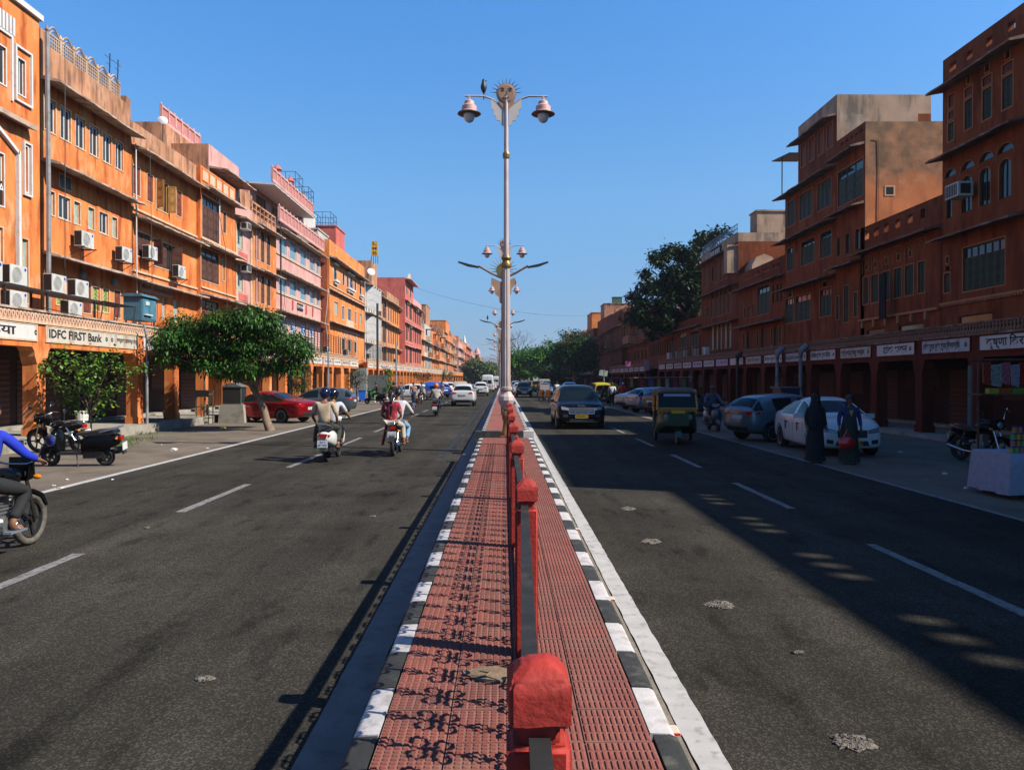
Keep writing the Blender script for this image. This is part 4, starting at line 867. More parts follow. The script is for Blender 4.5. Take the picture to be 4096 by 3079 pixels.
L2 = building(-1, 131.05, 147.0, 15.9, 16.0, P_PK2, 'rose pink building with projecting bays right of the pink tower', [
    ('shut', 12.0, 14.2, [(132 + 3.6 * i, 134.4 + 3.6 * i) for i in range(4)], dict(n=3)), ('shut', 8.4, 10.6, [(132 + 3.6 * i, 134.4 + 3.6 * i) for i in range(4)], dict(n=3)), ('shut', 4.8, 7, [(132 + 3.6 * i, 134.4 + 3.6 * i) for i in range(4)], dict(n=3))],
    eaves=[(14.8, .8, P_PK), (11.2, .6, P_PK), (7.6, .6, P_PK)], par=(15.0, 16.2), par_m=P_PK)
tw = building(-1, 98.5, 103.2, 17.2, 17.3, P_BR, 'brown roof tower carrying the yellow letter sign', [], z0=12, back=4)
# LMB sign
sg_ = empty('rooftop_sign', (-17.0, 100.2, 17.15), label='tall yellow rooftop sign with three red letters on a brown tower', cat='sign')
sg_.scale = (.7, .7, .6)
MB().box(-.62, .62, -.12, .12, 1.7, 4.9).build('board', mat('yellow_board', (.62, .36, .03), .6, var=.08), sg_)
mb = MB()
for x in (-.58, -.2, .2, .58): mb.box(x - .04, x + .04, -.05, .05, 0, 1.7)
mb.tube([(-1.2, .6, 0), (-.5, 0, 1.6)], .04, 4); mb.build('frame', M_DKMET, sg_)
for i, ch in enumerate('LMB'): text(ch, .95, M_RTXT, sg_, (0, -.13, 4.35 - 1.05 * i), off=.02, name='letter', width=.8)
# H side lane buildings and far left row
def far_row(side, segs, seed, Xb):
    rs = random.Random(seed)
    for i, (ya, yb, zt, m, label) in enumerate(segs):
        X = Xb + rs.choice((-.5, -.2, 0, .2)); W_ = yb - ya; n = max(2, int(W_ / 2.6)); d = (W_ - .8) / n; wins = []
        fl = 3.2; z = 4.4
        while z + 1.8 < zt - .6:
            k = rs.choice(('shut', 'shut', 'dark', 'frost' if side < 0 else 'shut')); ww = rs.uniform(.4, .62) * d
            wins.append((k, z, z + rs.uniform(1.2, 1.9), [(ya + .4 + d * (j + .5) - ww / 2, ya + .4 + d * (j + .5) + ww / 2) for j in range(n) if rs.random() > .12], dict(n=2 if ww > .8 else 1, wood=rs.choice((M_BROWN, M_MAROON, M_GREENW)), trim=(M_CREAM if side < 0 else M_DTR) if ya < 240 else None)))
            z += fl
        bo = building(side, ya, yb, X, zt, m, label, wins, eaves=[z_ for z_ in (6.6, 9.8, 13.0, 16.2) if z_ < zt - .8], par=(zt - 1.0, zt), par_m=rs.choice((m, P_BR if side < 0 else P_RD2)), eave_m=M_EAVE if side < 0 else M_EAVED, p=rs.uniform(.5, .9))
        for k in range(3):
            a = rs.uniform(.5, W_ - 3.5); z = rs.choice((6.7, 9.9)); c_ = rs.choice((m, P_BR, M_CREAM)) if side < 0 else rs.choice((m, M_DTR))
            if z + 2.8 < zt: MB().box(a, a + 2.6, -1.1, -.001, z, z + 1.0).box(a + .05, a + 2.55, -1.0, -.9, z + 1.0, z + 1.15).box(a - .1, a + 2.7, -1.25, -.002, z + 2.5, z + 2.6).box(a, a + .12, -1.05, -.93, z + 1.0, z + 2.5).box(a + 2.48, a + 2.6, -1.05, -.93, z + 1.0, z + 2.5).build('balcony', c_, bo)
        a = rs.uniform(0, W_ * .4); MB().box(a, a + W_ * rs.uniform(.25, .5), 1.5, 5, zt, zt + rs.uniform(.8, 2.2)).box(a + 1, a + 1.8, .4, 1.0, zt, zt + .9).build('roof_room', rs.choice((P_BR, P_OR, P_GREY)) if side < 0 else P_BR, bo)
M_DTR = mat('dusky_trim', (.42, .17, .07), .85)
far_row(-1, [(147.1, 157, 12.2, P_OR3, 'low orange building just right of the rose pink buildings'), (157.1, 172, 13.4, P_WH, 'far cream and orange building with a green tint wall'), (172.1, 190, 13.0, P_OR, 'far orange building with projecting balconies'),
    (190.1, 205, 12.8, P_OR3, 'far amber building with a plain parapet'), (205.1, 224, 15.5, P_BR, 'far brown building, tall, beyond the amber one'), (224.1, 245, 15.0, P_OR, 'distant orange building with a flat top'), (245.1, 270, 16.5, P_BR, 'distant brown stepped building'),
    (270.1, 300, 16.2, P_PK, 'distant pale pink building before the minarets'), (300.1, 335, 17.0, P_OR3, 'distant amber building near the white minarets'), (335.1, 380, 17.5, P_PK2, 'distant rose building left of the white minarets'), (380.1, 440, 16.5, P_PK, 'last distant pink building with a domed corner')], 4, 16.6)
topbox('roof_room', -19.5, 168, 12.5, 5.5, 9, 5.4, P_BR, 'brown roof room with dish aerials on the far left row', 'roof room')
topbox('roof_room', -18.2, 215, 14.8, 4.5, 12, 3.2, P_OR3, 'tall orange roof room on the far brown building', 'roof room')
for k, (x, y) in enumerate(((-16.8, 383), (-16.2, 405))):
    MB().lathe([(.95, 0), (.95, 15 - k * 3), (1.3, 15.3 - k * 3), (.95, 15.7 - k * 3), (.9, 19 - k * 3), (1.2, 19.3 - k * 3), (.8, 21 - k * 3), (.1, 24 - k * 3)], 12).build('minaret', M_WHITE, loc=(x - 3, y, 0), label=['taller white minaret at the far end of the left row', 'shorter white minaret at the far end of the left row'][k], cat='minaret', smooth=60)
MB().lathe([(1.8, 0), (1.8, 16), (2.1, 16.2), (1.7, 16.5), (1.6, 17.6), (1.1, 19), (.3, 19.8), (.05, 21)], 12).build('domed_tower', P_PK, loc=(-15.4, 442, 0), label='pink domed corner tower at the very end of the left row', cat='tower', smooth=60)
MB().lathe([(2.4, 0), (2.2, 4), (1.8, 6.5), (1.2, 9), (.6, 10.6), (.1, 12)], 10).build('temple_spire', P_BR, loc=(-9.7, 300, 0), label='small pointed orange temple spire above the distant trees', cat='temple spire', smooth=40)
# air conditioners left
acs = [(16.35, 29.45, 7.05, 'white air conditioner unit high on the orange wall with the six white windows'), (16.35, 32.5, 6.98, 'white air conditioner unit at the right end under the white windows'), (16.35, 34.9, 7.45, 'white air conditioner unit in front of the open brown shutters'), (16.3, 37.9, 7.0, 'white air conditioner unit below the dark open shutters of the brown shuttered building')]
for X, Y, z, lb in acs: AC(-1, X - .02, Y, z, lb)
for (Y, z, lb) in [(21.0, 4.28, 'white air conditioner at the far left end of the terrace rack, upper row'), (22.1, 4.72, 'large white air conditioner with a round fan on the upper terrace rack'), (24.1, 4.72, 'white air conditioner third along the upper terrace rack'), (25.4, 4.72, 'white air conditioner fourth along the upper terrace rack'),
                   (22.1, 3.98, 'white air conditioner directly below the large one on the terrace rack'), (25.0, 3.98, 'white air conditioner under the fourth one on the terrace rack'), (36.1, 4.02, 'grey white air conditioner on the arcade roof left of the leaning tree')]:
    AC(-1, 14.3, Y, z if Y != 21.0 else 4.72, lb, .92, bracket=False)
rk = MB(); rk.box(-14.6, -14.0, 19, 26.5, 4.63, 4.70)
for y in (19.5, 21.5, 23.5, 26.2):
    for x in (-14.55, -14.05): rk.box(x - .03, x + .03, y - .03, y + .03, 3.5, 4.63)
rk.build('unit_rack', M_DKMET, label='dark steel rack carrying white air conditioners on the arcade roof', cat='rack')
AC(-1, 15.9, 26.7, 5.0, 'small white meter box like unit on the wall beside the drain pipe', .7, bracket=False)
for X, Y, z, lb in [(16.1, 46.9, 11.15, 'window air conditioner on the upper floor of the narrow pink building'), (16.1, 46.9, 8.55, 'window air conditioner on the middle floor of the narrow pink building'), (15.4, 122, 13.9, 'window air conditioner high on the rose pink tower'), (15.4, 124.2, 10.3, 'window air conditioner low on the rose pink tower'), (15.6, 136, 13.9, 'window air conditioner on the rose building with bays')]:
    AC(-1, X, Y, z, lb, 1, win=True)
# terrace clutter: blue meter cabinet, mesh canopy, drain pipes, railings
bc = empty('meter_cabinet', (-14.35, 30.1, 4.02), label='blue sheet metal cabinet with a pitched top on the arcade roof', cat='cabinet')
BL = mat('teal_cabinet_paint', (.05, .14, .19), .6, var=.2, vs=4, dirt=(.1, .08, .06), da=.3, ds=4)
MB().box(-.35, .35, -.62, .62, .25, 1.15).build('body', BL, bc); MB().prism([(-.45, 1.16), (.45, 1.16), (.3, 1.28), (-.3, 1.28)], -.7, .7).build('top', BL, bc)
MB().box(-.3, -.25, -.6, -.55, 0, .25).box(.25, .3, -.6, -.55, 0, .25).box(-.3, -.25, .55, .6, 0, .25).box(.25, .3, .55, .6, 0, .25).build('leg', BL, bc)
MB().box(.352, .37, -.55, -.02, .32, 1.08).box(.352, .37, .02, .55, .32, 1.08).build('door', mat('teal_door', (.06, .17, .23), .6, var=.2), bc); MB().box(.36, .40, -.35, -.05, .85, 1.0).box(.36, .46, -.5, .1, .45, .5).build('tray', M_ACW, bc)
cp = MB(); 
for i in range(14): cp.box(-14.9, -14.1, 26.9 + i * .17, 26.93 + i * .17, 4.72, 4.74)
cp.tube([(-14.1, 26.9, 4.73), (-14.1, 29.2, 4.73)], .02, 4); cp.tube([(-14.9, 26.9, 4.73), (-14.9, 29.2, 4.73)], .02, 4)
for y in (26.9, 28.0, 29.2): cp.tube([(-14.1, y, 4.73), (-14.3, y, 3.6)], .02, 4); cp.tube([(-14.9, y, 4.73), (-14.9, y, 3.5)], .02, 4)
cp.build('steel_canopy', M_DKMET, label='low dark steel mesh canopy frame on the arcade roof beside the blue cabinet', cat='canopy')
pipe([(-16.25, 27.25, 14.3), (-16.22, 27.25, 9), (-16.25, 27.27, 3.6)], .085, M_PIPE, 'thick grey drain pipe between the two nearest orange buildings')
pipe([(-16.3, 33.85, 12.4), (-16.28, 33.86, 3.6)], .035, M_WHITE, 'thin white pipe at the corner of the six window building')
pipe([(-16.1, 43.2, 12.3), (-16.1, 43.2, 9.6)], .04, M_WHITE, 'thin pale pipe across the tall wooden screens')
pipe([(-13.35, 28.3, 4.0), (-13.25, 28.3, 3.5), (-13.25, 28.3, .1)], .05, M_PIPE, 'grey drain pipe running down the arcade beside the second pillar')
pipe([(-16.1, 49.6, 12.2), (-16.1, 49.6, 4)], .06, P_PK, 'pink drain pipe beside the slot window building')
pipe([(-16.1, 55.0, 13), (-16.1, 55.0, 4)], .06, M_DKMET, 'dark drain pipe left of the pink glass building')
def terrace_fence(side, X, ya, yb, z, label):
    mb = MB(); n = int((yb - ya) / .9)
    for i in range(n + 1): y = ya + (yb - ya) * i / n; mb.box(side * X - .025, side * X + .025, y - .025, y + .025, z, z + 1.5 + .12 * (i % 3 == 0))
    for k in range(8): mb.box(side * X - .012, side * X + .012, ya, yb, z + .2 + .18 * k, z + .225 + .18 * k)
    mb.build('terrace_fence', M_DKMET, label=label, cat='fence')
terrace_fence(-1, 14.1, 54, 72, 4.05, 'dark wire fence along the arcade roof below the pink glass building')
terrace_fence(-1, 14.1, 77, 96, 4.05, 'dark wire fence along the far arcade roof below the white shutters')
for i, (y, lb) in enumerate([(57, 'grey unit nearest on the fenced terrace'), (62, 'grey unit in the middle of the fenced terrace'), (69.5, 'tall grey unit at the end of the fenced terrace'), (81, 'grey unit on the far arcade roof below the white shutters'), (101, 'grey unit on the far arcade roof below the brown balconies')]):
    AC(-1, 14.6, y, 4.0, 'white air conditioner, ' + lb, 1.1, bracket=False)
def dish(x, y, z, label, r=.45):
    e_ = empty('satellite_dish', (x, y, z), label=label, cat='satellite dish')
    MB().lathe([(.02, -.1), (r * .6, -.06), (r, .04), (r * .58, -.04), (.02, -.08)], 16, axis='Y').build('dish', M_WHITE, e_, smooth=60, loc=(0, 0, .9)).rotation_euler = (R(-25), 0, R(30))
    MB().tube([(0, 0, -1.2), (0, 0, .9)], .03, 5).build('mast', M_DKMET, e_)
dish(-18.3, 41.0, 15.0, 'small white satellite dish on a mast above the shuttered orange building', .26); dish(-16.2, 93, 14.2, 'white satellite dish above the old white shuttered building', .5)
for i, (x, y, z, h_) in enumerate([(-17.5, 33.9, 14.5, 1.9), (-18.2, 36.0, 15.2, 1.8)]):
    mb = MB(); mb.tube([(0, 0, 0), (.05, 0, h_)], .025, 5); mb.tube([(0, -.35, h_ * .9), (0, .35, h_ * .9)], .012, 4); mb.tube([(0, -.2, h_ * .75), (0, .2, h_ * .75)], .012, 4)
    mb.build('aerial', M_DKMET, loc=(x, y, z), label=['thin tilted aerial rising behind the arched lattice parapet', 'thin straight roof aerial right of the tilted one'][i], cat='aerial')
# loose cables and small fittings on the left facades
def wire(pts, label, r=.014, m=None):
    P = []
    for (a, b) in zip(pts, pts[1:]):
        for k in range(6): t = k / 6; P.append(tuple(a[i] + (b[i] - a[i]) * t - (0, 0, .35 * t * (1 - t))[i] for i in range(3)))
    MB().tube(P + [pts[-1]], r, 4, False).build('facade_cable', m or M_DKMET, label=label, cat='cable')
wire([(-15.7, 27.4, 14.2), (-15.75, 27.45, 9.4), (-15.8, 27.5, 6.0), (-15.9, 28.5, 5.2)], 'dark cable hanging beside the thick drain pipe'); wire([(-15.7, 33.9, 12.2), (-15.7, 34.0, 9.0), (-15.72, 34.1, 6.3), (-15.9, 34.4, 4.3)], 'dark cable hanging between the window building and the shuttered one')
wire([(-15.5, 40.9, 12.2), (-15.4, 42.2, 9.2), (-15.4, 42.4, 6.3), (-15.6, 42.4, 4.2)], 'dark cable crossing the wooden screen building'); wire([(-15.6, 53.9, 9.0), (-15.6, 54.6, 6.0), (-14.5, 56, 4.6)], 'dark cable at the corner of the pink glass building')
wire([(-15.2, 66, 9.8), (-15.0, 64, 6.8), (-14.2, 62, 4.6)], 'pale cable swinging below the pink glass windows', .012, M_WHITE); wire([(-13.9, 23, 4.15), (-13.9, 30, 4.12), (-13.8, 38, 4.2), (-13.8, 50, 4.15)], 'dark cable lying along the arcade parapet')
for Y, z, l_ in [(29.8, 5.9, 'grey junction box under the lowest eave of the window building'), (32.2, 5.95, 'small grey box right of the junction box under the eave')]: MB().box(-.14, .14, -.12, .0, 0, .3).build('junction_box', M_PIPE, loc=(-16.48, Y, z), rz=math.pi / 2, label=l_, cat='junction box')
# ================================================================ right side buildings (in shade)
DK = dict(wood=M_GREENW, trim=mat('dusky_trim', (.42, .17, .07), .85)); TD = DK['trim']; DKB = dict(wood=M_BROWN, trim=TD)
def D(**k): q = dict(DK); q.update(k); return q
YR_ = lambda u, X=17.5: YR(u, X)
holes1 = [(YR(a), YR(b), 14.0, 14.32) for a, b in ((2054, 2068), (2092, 2104), (2134, 2147), (2182, 2197))]
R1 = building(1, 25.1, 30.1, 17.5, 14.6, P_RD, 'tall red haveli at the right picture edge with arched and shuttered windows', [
    ('shut', 11.4, 12.5, UR((2088, 2105), (2127, 2147), (2170, 2193)), D(n=2)), ('shut', 12.62, 12.95, UR((2088, 2105), (2127, 2147), (2170, 2193)), D(n=1, wood=M_MAROON)), ('dark', 13.1, 13.38, UR((2093, 2100), (2132, 2141), (2177, 2186)), D(n=1)),
    ('shut', 11.3, 12.0, UR((2052, 2065)), D(n=1)), ('shut', 12.15, 12.45, UR((2053, 2065)), D(n=1, wood=M_MAROON)), ('shut', 12.6, 13.1, UR((2053, 2065)), D(n=1, wood=M_MAROON)),
    ('arch', 8.3, 9.65, UR((2082, 2105), (2121, 2145), (2164, 2190)), D(n=2)), ('arch', 8.3, 9.1, UR((2049, 2062)), D(n=1)), ('dark', 9.3, 9.55, UR((2053, 2059)), D(n=1)),
    ('arch', 9.9, 10.2, UR((2044, 2070), (2080, 2110), (2119, 2152), (2158, 2196)), D(n=1)),
    ('screen', 5.3, 6.95, UR((2086, 2178)), D(n=6)), ('shut', 5.4, 6.15, UR((2045, 2058)), D(n=1)), ('dark', 6.55, 6.8, UR((2049, 2055)), D(n=1)), ('arch', 6.25, 6.45, UR((2047, 2058)), D(n=1)),
    ('dark', 3.9, 4.4, UR((2075, 2150)), dict(n=1, trim=None))],
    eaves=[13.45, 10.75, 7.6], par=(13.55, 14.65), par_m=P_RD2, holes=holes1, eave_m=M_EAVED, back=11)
addbox(R1, 'dentil_band', TD, (0, 5.0, -.12, 0, 4.92, 5.0), *[(.1 + .16 * i, .19 + .16 * i, -.1, 0, 4.84, 4.92) for i in range(30)])
AC(1, 17.3, 28.2, 8.75, 'large window air conditioner jutting from an arched window of the red haveli', 1.25, win=True)
# off-camera neighbours that cast the near road shadow
trip = [(a + d_, a + d_ + .25, 13.2, 13.62) for a in (-8.9, -6.6, -4.2, -1.9, .4, 2.7, 5.0, 7.2) for d_ in (0, .45, .9)]
building(1, -14, 8.4, 17.5, 13.9, P_RD, 'red building beside the camera with a pierced parapet', [], par=(12.6, 13.88), holes=trip, eaves=[11.9], eave_m=M_EAVED, back=9)
building(1, 8.45, 21.6, 17.5, 15.5, P_RD2, 'taller red building on the right beside the haveli', [], eaves=[13.2, 10], eave_m=M_EAVED, back=9)
building(1, 21.65, 25.05, 17.5, 12.1, P_RD2, 'lower red building wedged beside the red haveli', [], back=9)
# R2
R2 = building(1, 30.15, 37.0, 17.5, 9.35, P_RD, 'low red building with arched holes in its parapet beside the haveli', [
    ('shut', 5.6, 6.9, UR((1868, 1880), (1886, 1902), (1909, 1926), (1935, 1952), (1959, 1978), (1988, 2003)), D(n=2)),
    ('dark', 7.25, 7.5, UR((1873, 1878), (1892, 1897), (1916, 1921), (1942, 1948), (1968, 1973)), D(n=1)),
    ('dark', 3.9, 4.35, UR((1875, 1915), (1945, 2000)), dict(n=1, trim=None))],
    eaves=[8.15], par=(8.35, 9.35), par_m=P_RD2, holes=[(YR(u + 5), YR(u - 5), 8.7, 9.08) for u in (1875, 1896, 1917.6, 1943, 1970, 1997)], eave_m=M_EAVED)
addbox(R2, 'niche_frame', TD, *[b for u in (1874, 1894, 1917, 1943, 1969, 1994) for b in ((37 - YR(u) - .35, 37 - YR(u) - .32, -.03, 0, 7.1, 7.9), (37 - YR(u) + .32, 37 - YR(u) + .35, -.03, 0, 7.1, 7.9), (37 - YR(u) - .32, 37 - YR(u) + .32, -.03, 0, 7.87, 7.9))])
addbox(R2, 'molding', TD, (0, 6.8, -.14, 0, 4.78, 4.88), *[(.3 + 1.1 * i, .45 + 1.1 * i, -.12, 0, 4.45, 4.78) for i in range(6)])
for i, u in enumerate((1874, 1894, 1917, 1943, 1969, 1994)):
    r_ = MB().lathe([(.13, 0), (.13, .03), (.09, .03), (.09, 0)], 10).build('roundel', TD, R2, loc=(37 - YR(u), 0, 7.68)); r_.rotation_euler = (math.pi / 2, 0, 0)
bn = MB().box(17.0, 17.06, YR(1940), YR(1926), 4.7, 6.7).build('hanging_banner', M_BLACK, label='black hanging banner in front of the low red building with arched parapet holes', cat='banner')
# R3a with the lit peeling side wall
R3a = building(1, 36.6, 39.75, 17.5, 14.4, P_RD, 'red tower block with a sunlit peeling side wall', [
    ('screen', 10.95, 12.75, UR((1812, 1867)), D(n=3)),
    ('arch', 8.4, 9.4, UR((1810, 1817.5), (1829, 1838), (1850, 1860)), D(n=1)), ('shut', 5.1, 6.3, UR((1809, 1816), (1848, 1856)), D(n=1)), ('shut', 4.9, 6.75, UR((1826, 1837)), D(n=2))],
    eaves=[13.45, 10.6, 7.85], par=(13.5, 14.45), par_m=P_RD2, holes=[(YR(u + 3.2), YR(u - 3.2), 14.0, 14.2) for u in (1821, 1831, 1842, 1852, 1862)], eave_m=M_EAVED, back=10)
MB().box(3.15, 3.17, .01, 9.5, 8.0, 14.44).build('side_wall', P_PEEL, R3a, label='sunlit side wall with peeling plaster')
addbox(R3a, 'wall_niche', M_CREAM, (3.168, 3.19, .95, 1.45, 10.85, 11.35), (3.168, 3.19, 4.3, 4.7, 11.6, 11.95))
addbox(R3a, 'niche_opening', M_BLACK, (3.185, 3.195, 1.02, 1.38, 10.92, 11.28), (3.185, 3.195, 4.37, 4.63, 11.67, 11.88))
MB().tube([(3.2, .35, 13.6), (3.2, .62, 13.55), (3.2, .66, 12), (3.2, .62, 10), (3.2, .66, 8)], .014, 5).build('wall_cable', M_MAROON, R3a)
# R3b
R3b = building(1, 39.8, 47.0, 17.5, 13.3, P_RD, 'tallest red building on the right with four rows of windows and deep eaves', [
    ('shut', 11.3, 12.8, UR((1703, 1719), (1729, 1757), (1768, 1798)), D(n=3)), ('screen', 8.6, 10.0, UR((1702, 1716), (1733, 1762), (1774, 1799)), D(n=3)),
    ('screen', 5.4, 6.9, UR((1699, 1717), (1721, 1754), (1774, 1799)), D(n=3)), ('dark', 7.0, 7.3, UR((1706, 1714), (1780, 1790)), D(n=1))],
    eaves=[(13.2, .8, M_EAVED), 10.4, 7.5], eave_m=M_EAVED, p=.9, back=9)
R3c = building(1, 39.8, 45.0, 17.52, 16.95, P_RD2, 'top storey with a weathered cement side wall on the tallest red building', [
    ('shut', 14.4, 15.7, UR((1731, 1741), (1749, 1760), (1768.5, 1779.5), (1787.5, 1799)), D(n=1, wood=M_MAROON))], z0=13.31, eaves=[15.95], par=(15.95, 16.95), par_m=P_GREY, eave_m=M_EAVED, back=5)
MB().box(5.2, 5.22, .01, 4.3, 13.4, 16.94).build('side_wall', P_GREY, R3c, label='sunlit grey weathered side wall')
building(1, 39.9, 44.0, 21.9, 15.6, P_GREY, 'low grey cement roof wall right of the tallest building', [], z0=12, back=3)
MB().prism([(45.02, 15.4), (48.0, 15.75), (48.0, 15.8), (45.02, 15.45)], 17.0, 18.6, 'X').build('tin_awning', M_DKMET, label='thin tin awning on a post at the left edge of the tallest building', cat='awning')
pipe([(17.15, 46.6, 15.6), (17.15, 46.6, 13.3)], .035, M_DKMET, 'thin post under the tin awning', 'awning_post', 'post')
# R4
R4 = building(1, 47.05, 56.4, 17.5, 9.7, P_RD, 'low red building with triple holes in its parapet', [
    ('screen', 6.35, 8.25, UR((1638, 1664)), D(n=3)), ('arch', 6.9, 8.1, UR((1670, 1675.5), (1679, 1684.5), (1687.5, 1692)), D(n=1)), ('shut', 6.35, 7.2, UR((1609, 1612.5), (1618, 1622), (1627, 1631)), D(n=1)),
    ('door', 3.8, 5.4, UR((1615, 1621), (1646, 1654), (1673, 1681)), dict(m=M_GREENW)), ('shut', 4.2, 5.3, UR((1607, 1611), (1637, 1641), (1667, 1671), (1685, 1690)), D(n=1))],
    eaves=[8.55, 5.85], par=(8.7, 9.72), par_m=P_RD2, holes=[(YR(u + 1.4), YR(u - 1.4), 9.15, 9.38) for u in (1613, 1618, 1623, 1632, 1637, 1642, 1652, 1657, 1662, 1673, 1678, 1683)], eave_m=M_EAVED)
topbox('stair_tower', 20.6, 57.8, 8.5, 3.0, 1.6, 6.1, P_GREY, 'sunlit stained stair tower behind the low red building', 'stair tower')
MB().prism([(-.9, 0), (.9, 0), (.9, 1.6), (.6, 2.2), (0, 2.45), (-.6, 2.2), (-.9, 1.6)], -.8, .8).build('roof_vault', P_GREY, loc=(18.9, 55.6, 8.6), label='rounded cement vault beside the stained stair tower', cat='roof vault', smooth=60)
# R5
R5 = building(1, 56.45, 66.9, 17.5, 12.2, P_RD2, 'three storey red building with tall slot windows and a blue roof railing', [
    ('shut', 9.9, 11.85, UR((1523, 1528), (1547, 1552.5), (1557, 1562), (1566.5, 1572)), D(n=1, wood=M_BROWN)), ('arch', 10.2, 11.4, UR((1538.5, 1542.5), (1579, 1583)), D(n=1)), ('shut', 10.4, 12.0, UR((1590, 1595)), D(n=1)),
    ('screen', 7.1, 9.2, UR((1537, 1543), (1547, 1552.5), (1556, 1561), (1565, 1571), (1575, 1581)), D(n=1, wood=M_BROWN)), ('frost', 4.4, 6.4, UR((1537, 1543), (1547, 1552.5), (1556, 1561), (1565, 1571), (1575, 1581)), D(n=1)), ('shut', 7.3, 8.2, UR((1523, 1526), (1529, 1532)), D(n=1))],
    eaves=[12.0, 9.2, 6.5], par=(12.25, 12.9), par_m=P_GREY, eave_m=M_EAVED)
MB().box(9.5, 10.35, -.8, 0, 9.9, 12.0).build('corner_bay', P_GREY, R5)
mb = MB()
for i in range(32): mb.box(.1 + .32 * i, .13 + .32 * i, .05, .08, 12.9, 13.6)
for z in (12.95, 13.25, 13.6): mb.box(.1, 10.1, .045, .085, z, z + .04)
mb.build('roof_railing', flat('blue_railing', (.03, .06, .12), .5), R5)
sbd = MB().box(3.0, 6.2, -.1, -.05, 12.0, 12.75).build('name_board', M_BLACK, R5); text('कपड़ा बाज़ार', .6, M_WTXT, sbd, (4.6, -.12, 12.35), off=.01)
# R6 and beyond
building(1, 67.0, 77.0, 17.5, 7.6, P_RD2, 'low dark red building below the large dark tree', [('screen', 5.0, 6.4, [(68, 71), (72, 75.5)], D(n=4))], eaves=[(6.9, .5, M_EAVED)], eave_m=M_EAVED)
R7 = building(1, 77.1, 92.0, 17.5, 7.4, P_RD, 'low red building with a row of slim arches left of the dark tree', [('arch', 4.6, 6.3, [(78 + 1.2 * i, 78.8 + 1.2 * i) for i in range(11)], D(n=1))], eaves=[(6.8, .5, M_EAVED)], eave_m=M_EAVED)
topbox('water_tank', 18.6, 80, 7.5, 1.8, 2.2, 1.2, P_WH, 'pale rooftop tank on the low arched building', 'water tank')
# sunlit arcaded building behind
SB = empty('building', (22.0, 98.0, 0), label='sunlit orange arcaded building seen behind the dark tree', cat='building')
ops = [(1.2 + 2.3 * i, 2.6 + 2.3 * i, 8.2, 10.0) for i in range(6)]
obj('wall', wall_mesh(16, 0, 11.2, ops, P_OR, back=8), SB)
for o_ in ops: window(SB, o_[0], o_[1], o_[2], o_[3], 'arch', wall=P_OR, trim=M_CREAM, n=1, depth=.3)
obj('balustrade', relief_strip(16, .7, 'bal', M_CREAM), SB, (0, 0, 11.2), kind='stuff')
MB().box(0, 16, -.15, .1, 11.9, 12.0).box(-.1, 16, -.3, 0, 11.1, 11.2).box(-.1, 16, -.2, 0, 7.7, 7.82).build('coping', M_CREAM, SB)
MB().prism([(3, 12.0), (9, 12.0), (6, 14.6)], .5, 5).build('gable', P_OR, SB)
far_row(1, [(92.1, 108, 10.6, P_RD, 'red building with cream balcony strips beyond the low arches'), (108.1, 124, 12.0, P_RD2, 'dark red three storey building further along the right row'), (124.1, 142, 12.6, P_RD, 'far red building with stepped roof rooms'),
    (142.1, 165, 11.5, P_RD2, 'far dark red building behind the roadside trees'), (165.1, 195, 12.2, P_RD, 'distant red building half hidden by trees'), (195.1, 240, 12.0, P_RD2, 'very distant red building on the right row'), (240.1, 300, 13.0, P_BR, 'last distant brown building on the right row')], 9, 17.4)
topbox('roof_room', 20.5, 150, 11.5, 7, 8, 3.2, P_OR3, 'sunlit flat roof room above the far right row', 'roof room'); topbox('roof_room', 20.0, 134, 12.6, 5, 5, 2.4, P_BR, 'brown roof room on the far right row', 'roof room')
topbox('roof_room', 20.5, 137, 15.1, 1.6, 1.6, 1.5, flat('green_tank', (.03, .10, .06), .6), 'small dark green tank atop the far right roof room', 'water tank')
topbox('roof_room', 19.0, 190, 10.6, 6, 10, 2.0, P_OR3, 'wide sunlit orange wall block on the distant right row', 'roof room')
e_ = MB().lathe([(.45, 0), (.45, .7), (.6, .8), (.4, 1.2), (.12, 1.6), (.03, 2.8)], 10).build('roof_shrine', P_PK, loc=(15.6, 182, 11.6), label='little roof shrine with a flag pole on the distant right row', cat='shrine', smooth=50)
for (y, x, lb) in [(39.2, 14.2, 'tall grey drain pipe with a round top in the middle of the right arcade'), (36.1, 14.2, 'second tall drain pipe with a round top on the right arcade'), (46.2, 14.3, 'dark drain pipe on the right arcade near the lilac signs')]:
    e_ = MB().tube([(x, y, .1), (x, y, 3.0), (x + .0, y, 3.35), (x + .3, y, 3.6)], [.09, .09, .16, .14], 8).build('drain_pipe', M_PIPE if y < 40 else M_DKMET, label=lb, cat='drain pipe', smooth=50)
pipe([(14.25, 23.0, 2.4), (14.25, 23.0, .1)], .07, M_GREYM, 'grey pole against the right arcade beside the market stall')
terrace_fence(1, 15.0, 58, 68, 3.7, 'dark rail on the right arcade roof before the slot window building')
for i, (y, lb) in enumerate([(57, 'nearest of the units on the right arcade roof'), (60, 'second unit along the right arcade roof'), (63.5, 'third unit along the right arcade roof'), (66, 'fourth unit along the right arcade roof'), (69.5, 'last unit on the right arcade roof')]):
    AC(1, 15.4, y, 3.75, 'dim white air conditioner, ' + lb, 1.05, bracket=False)
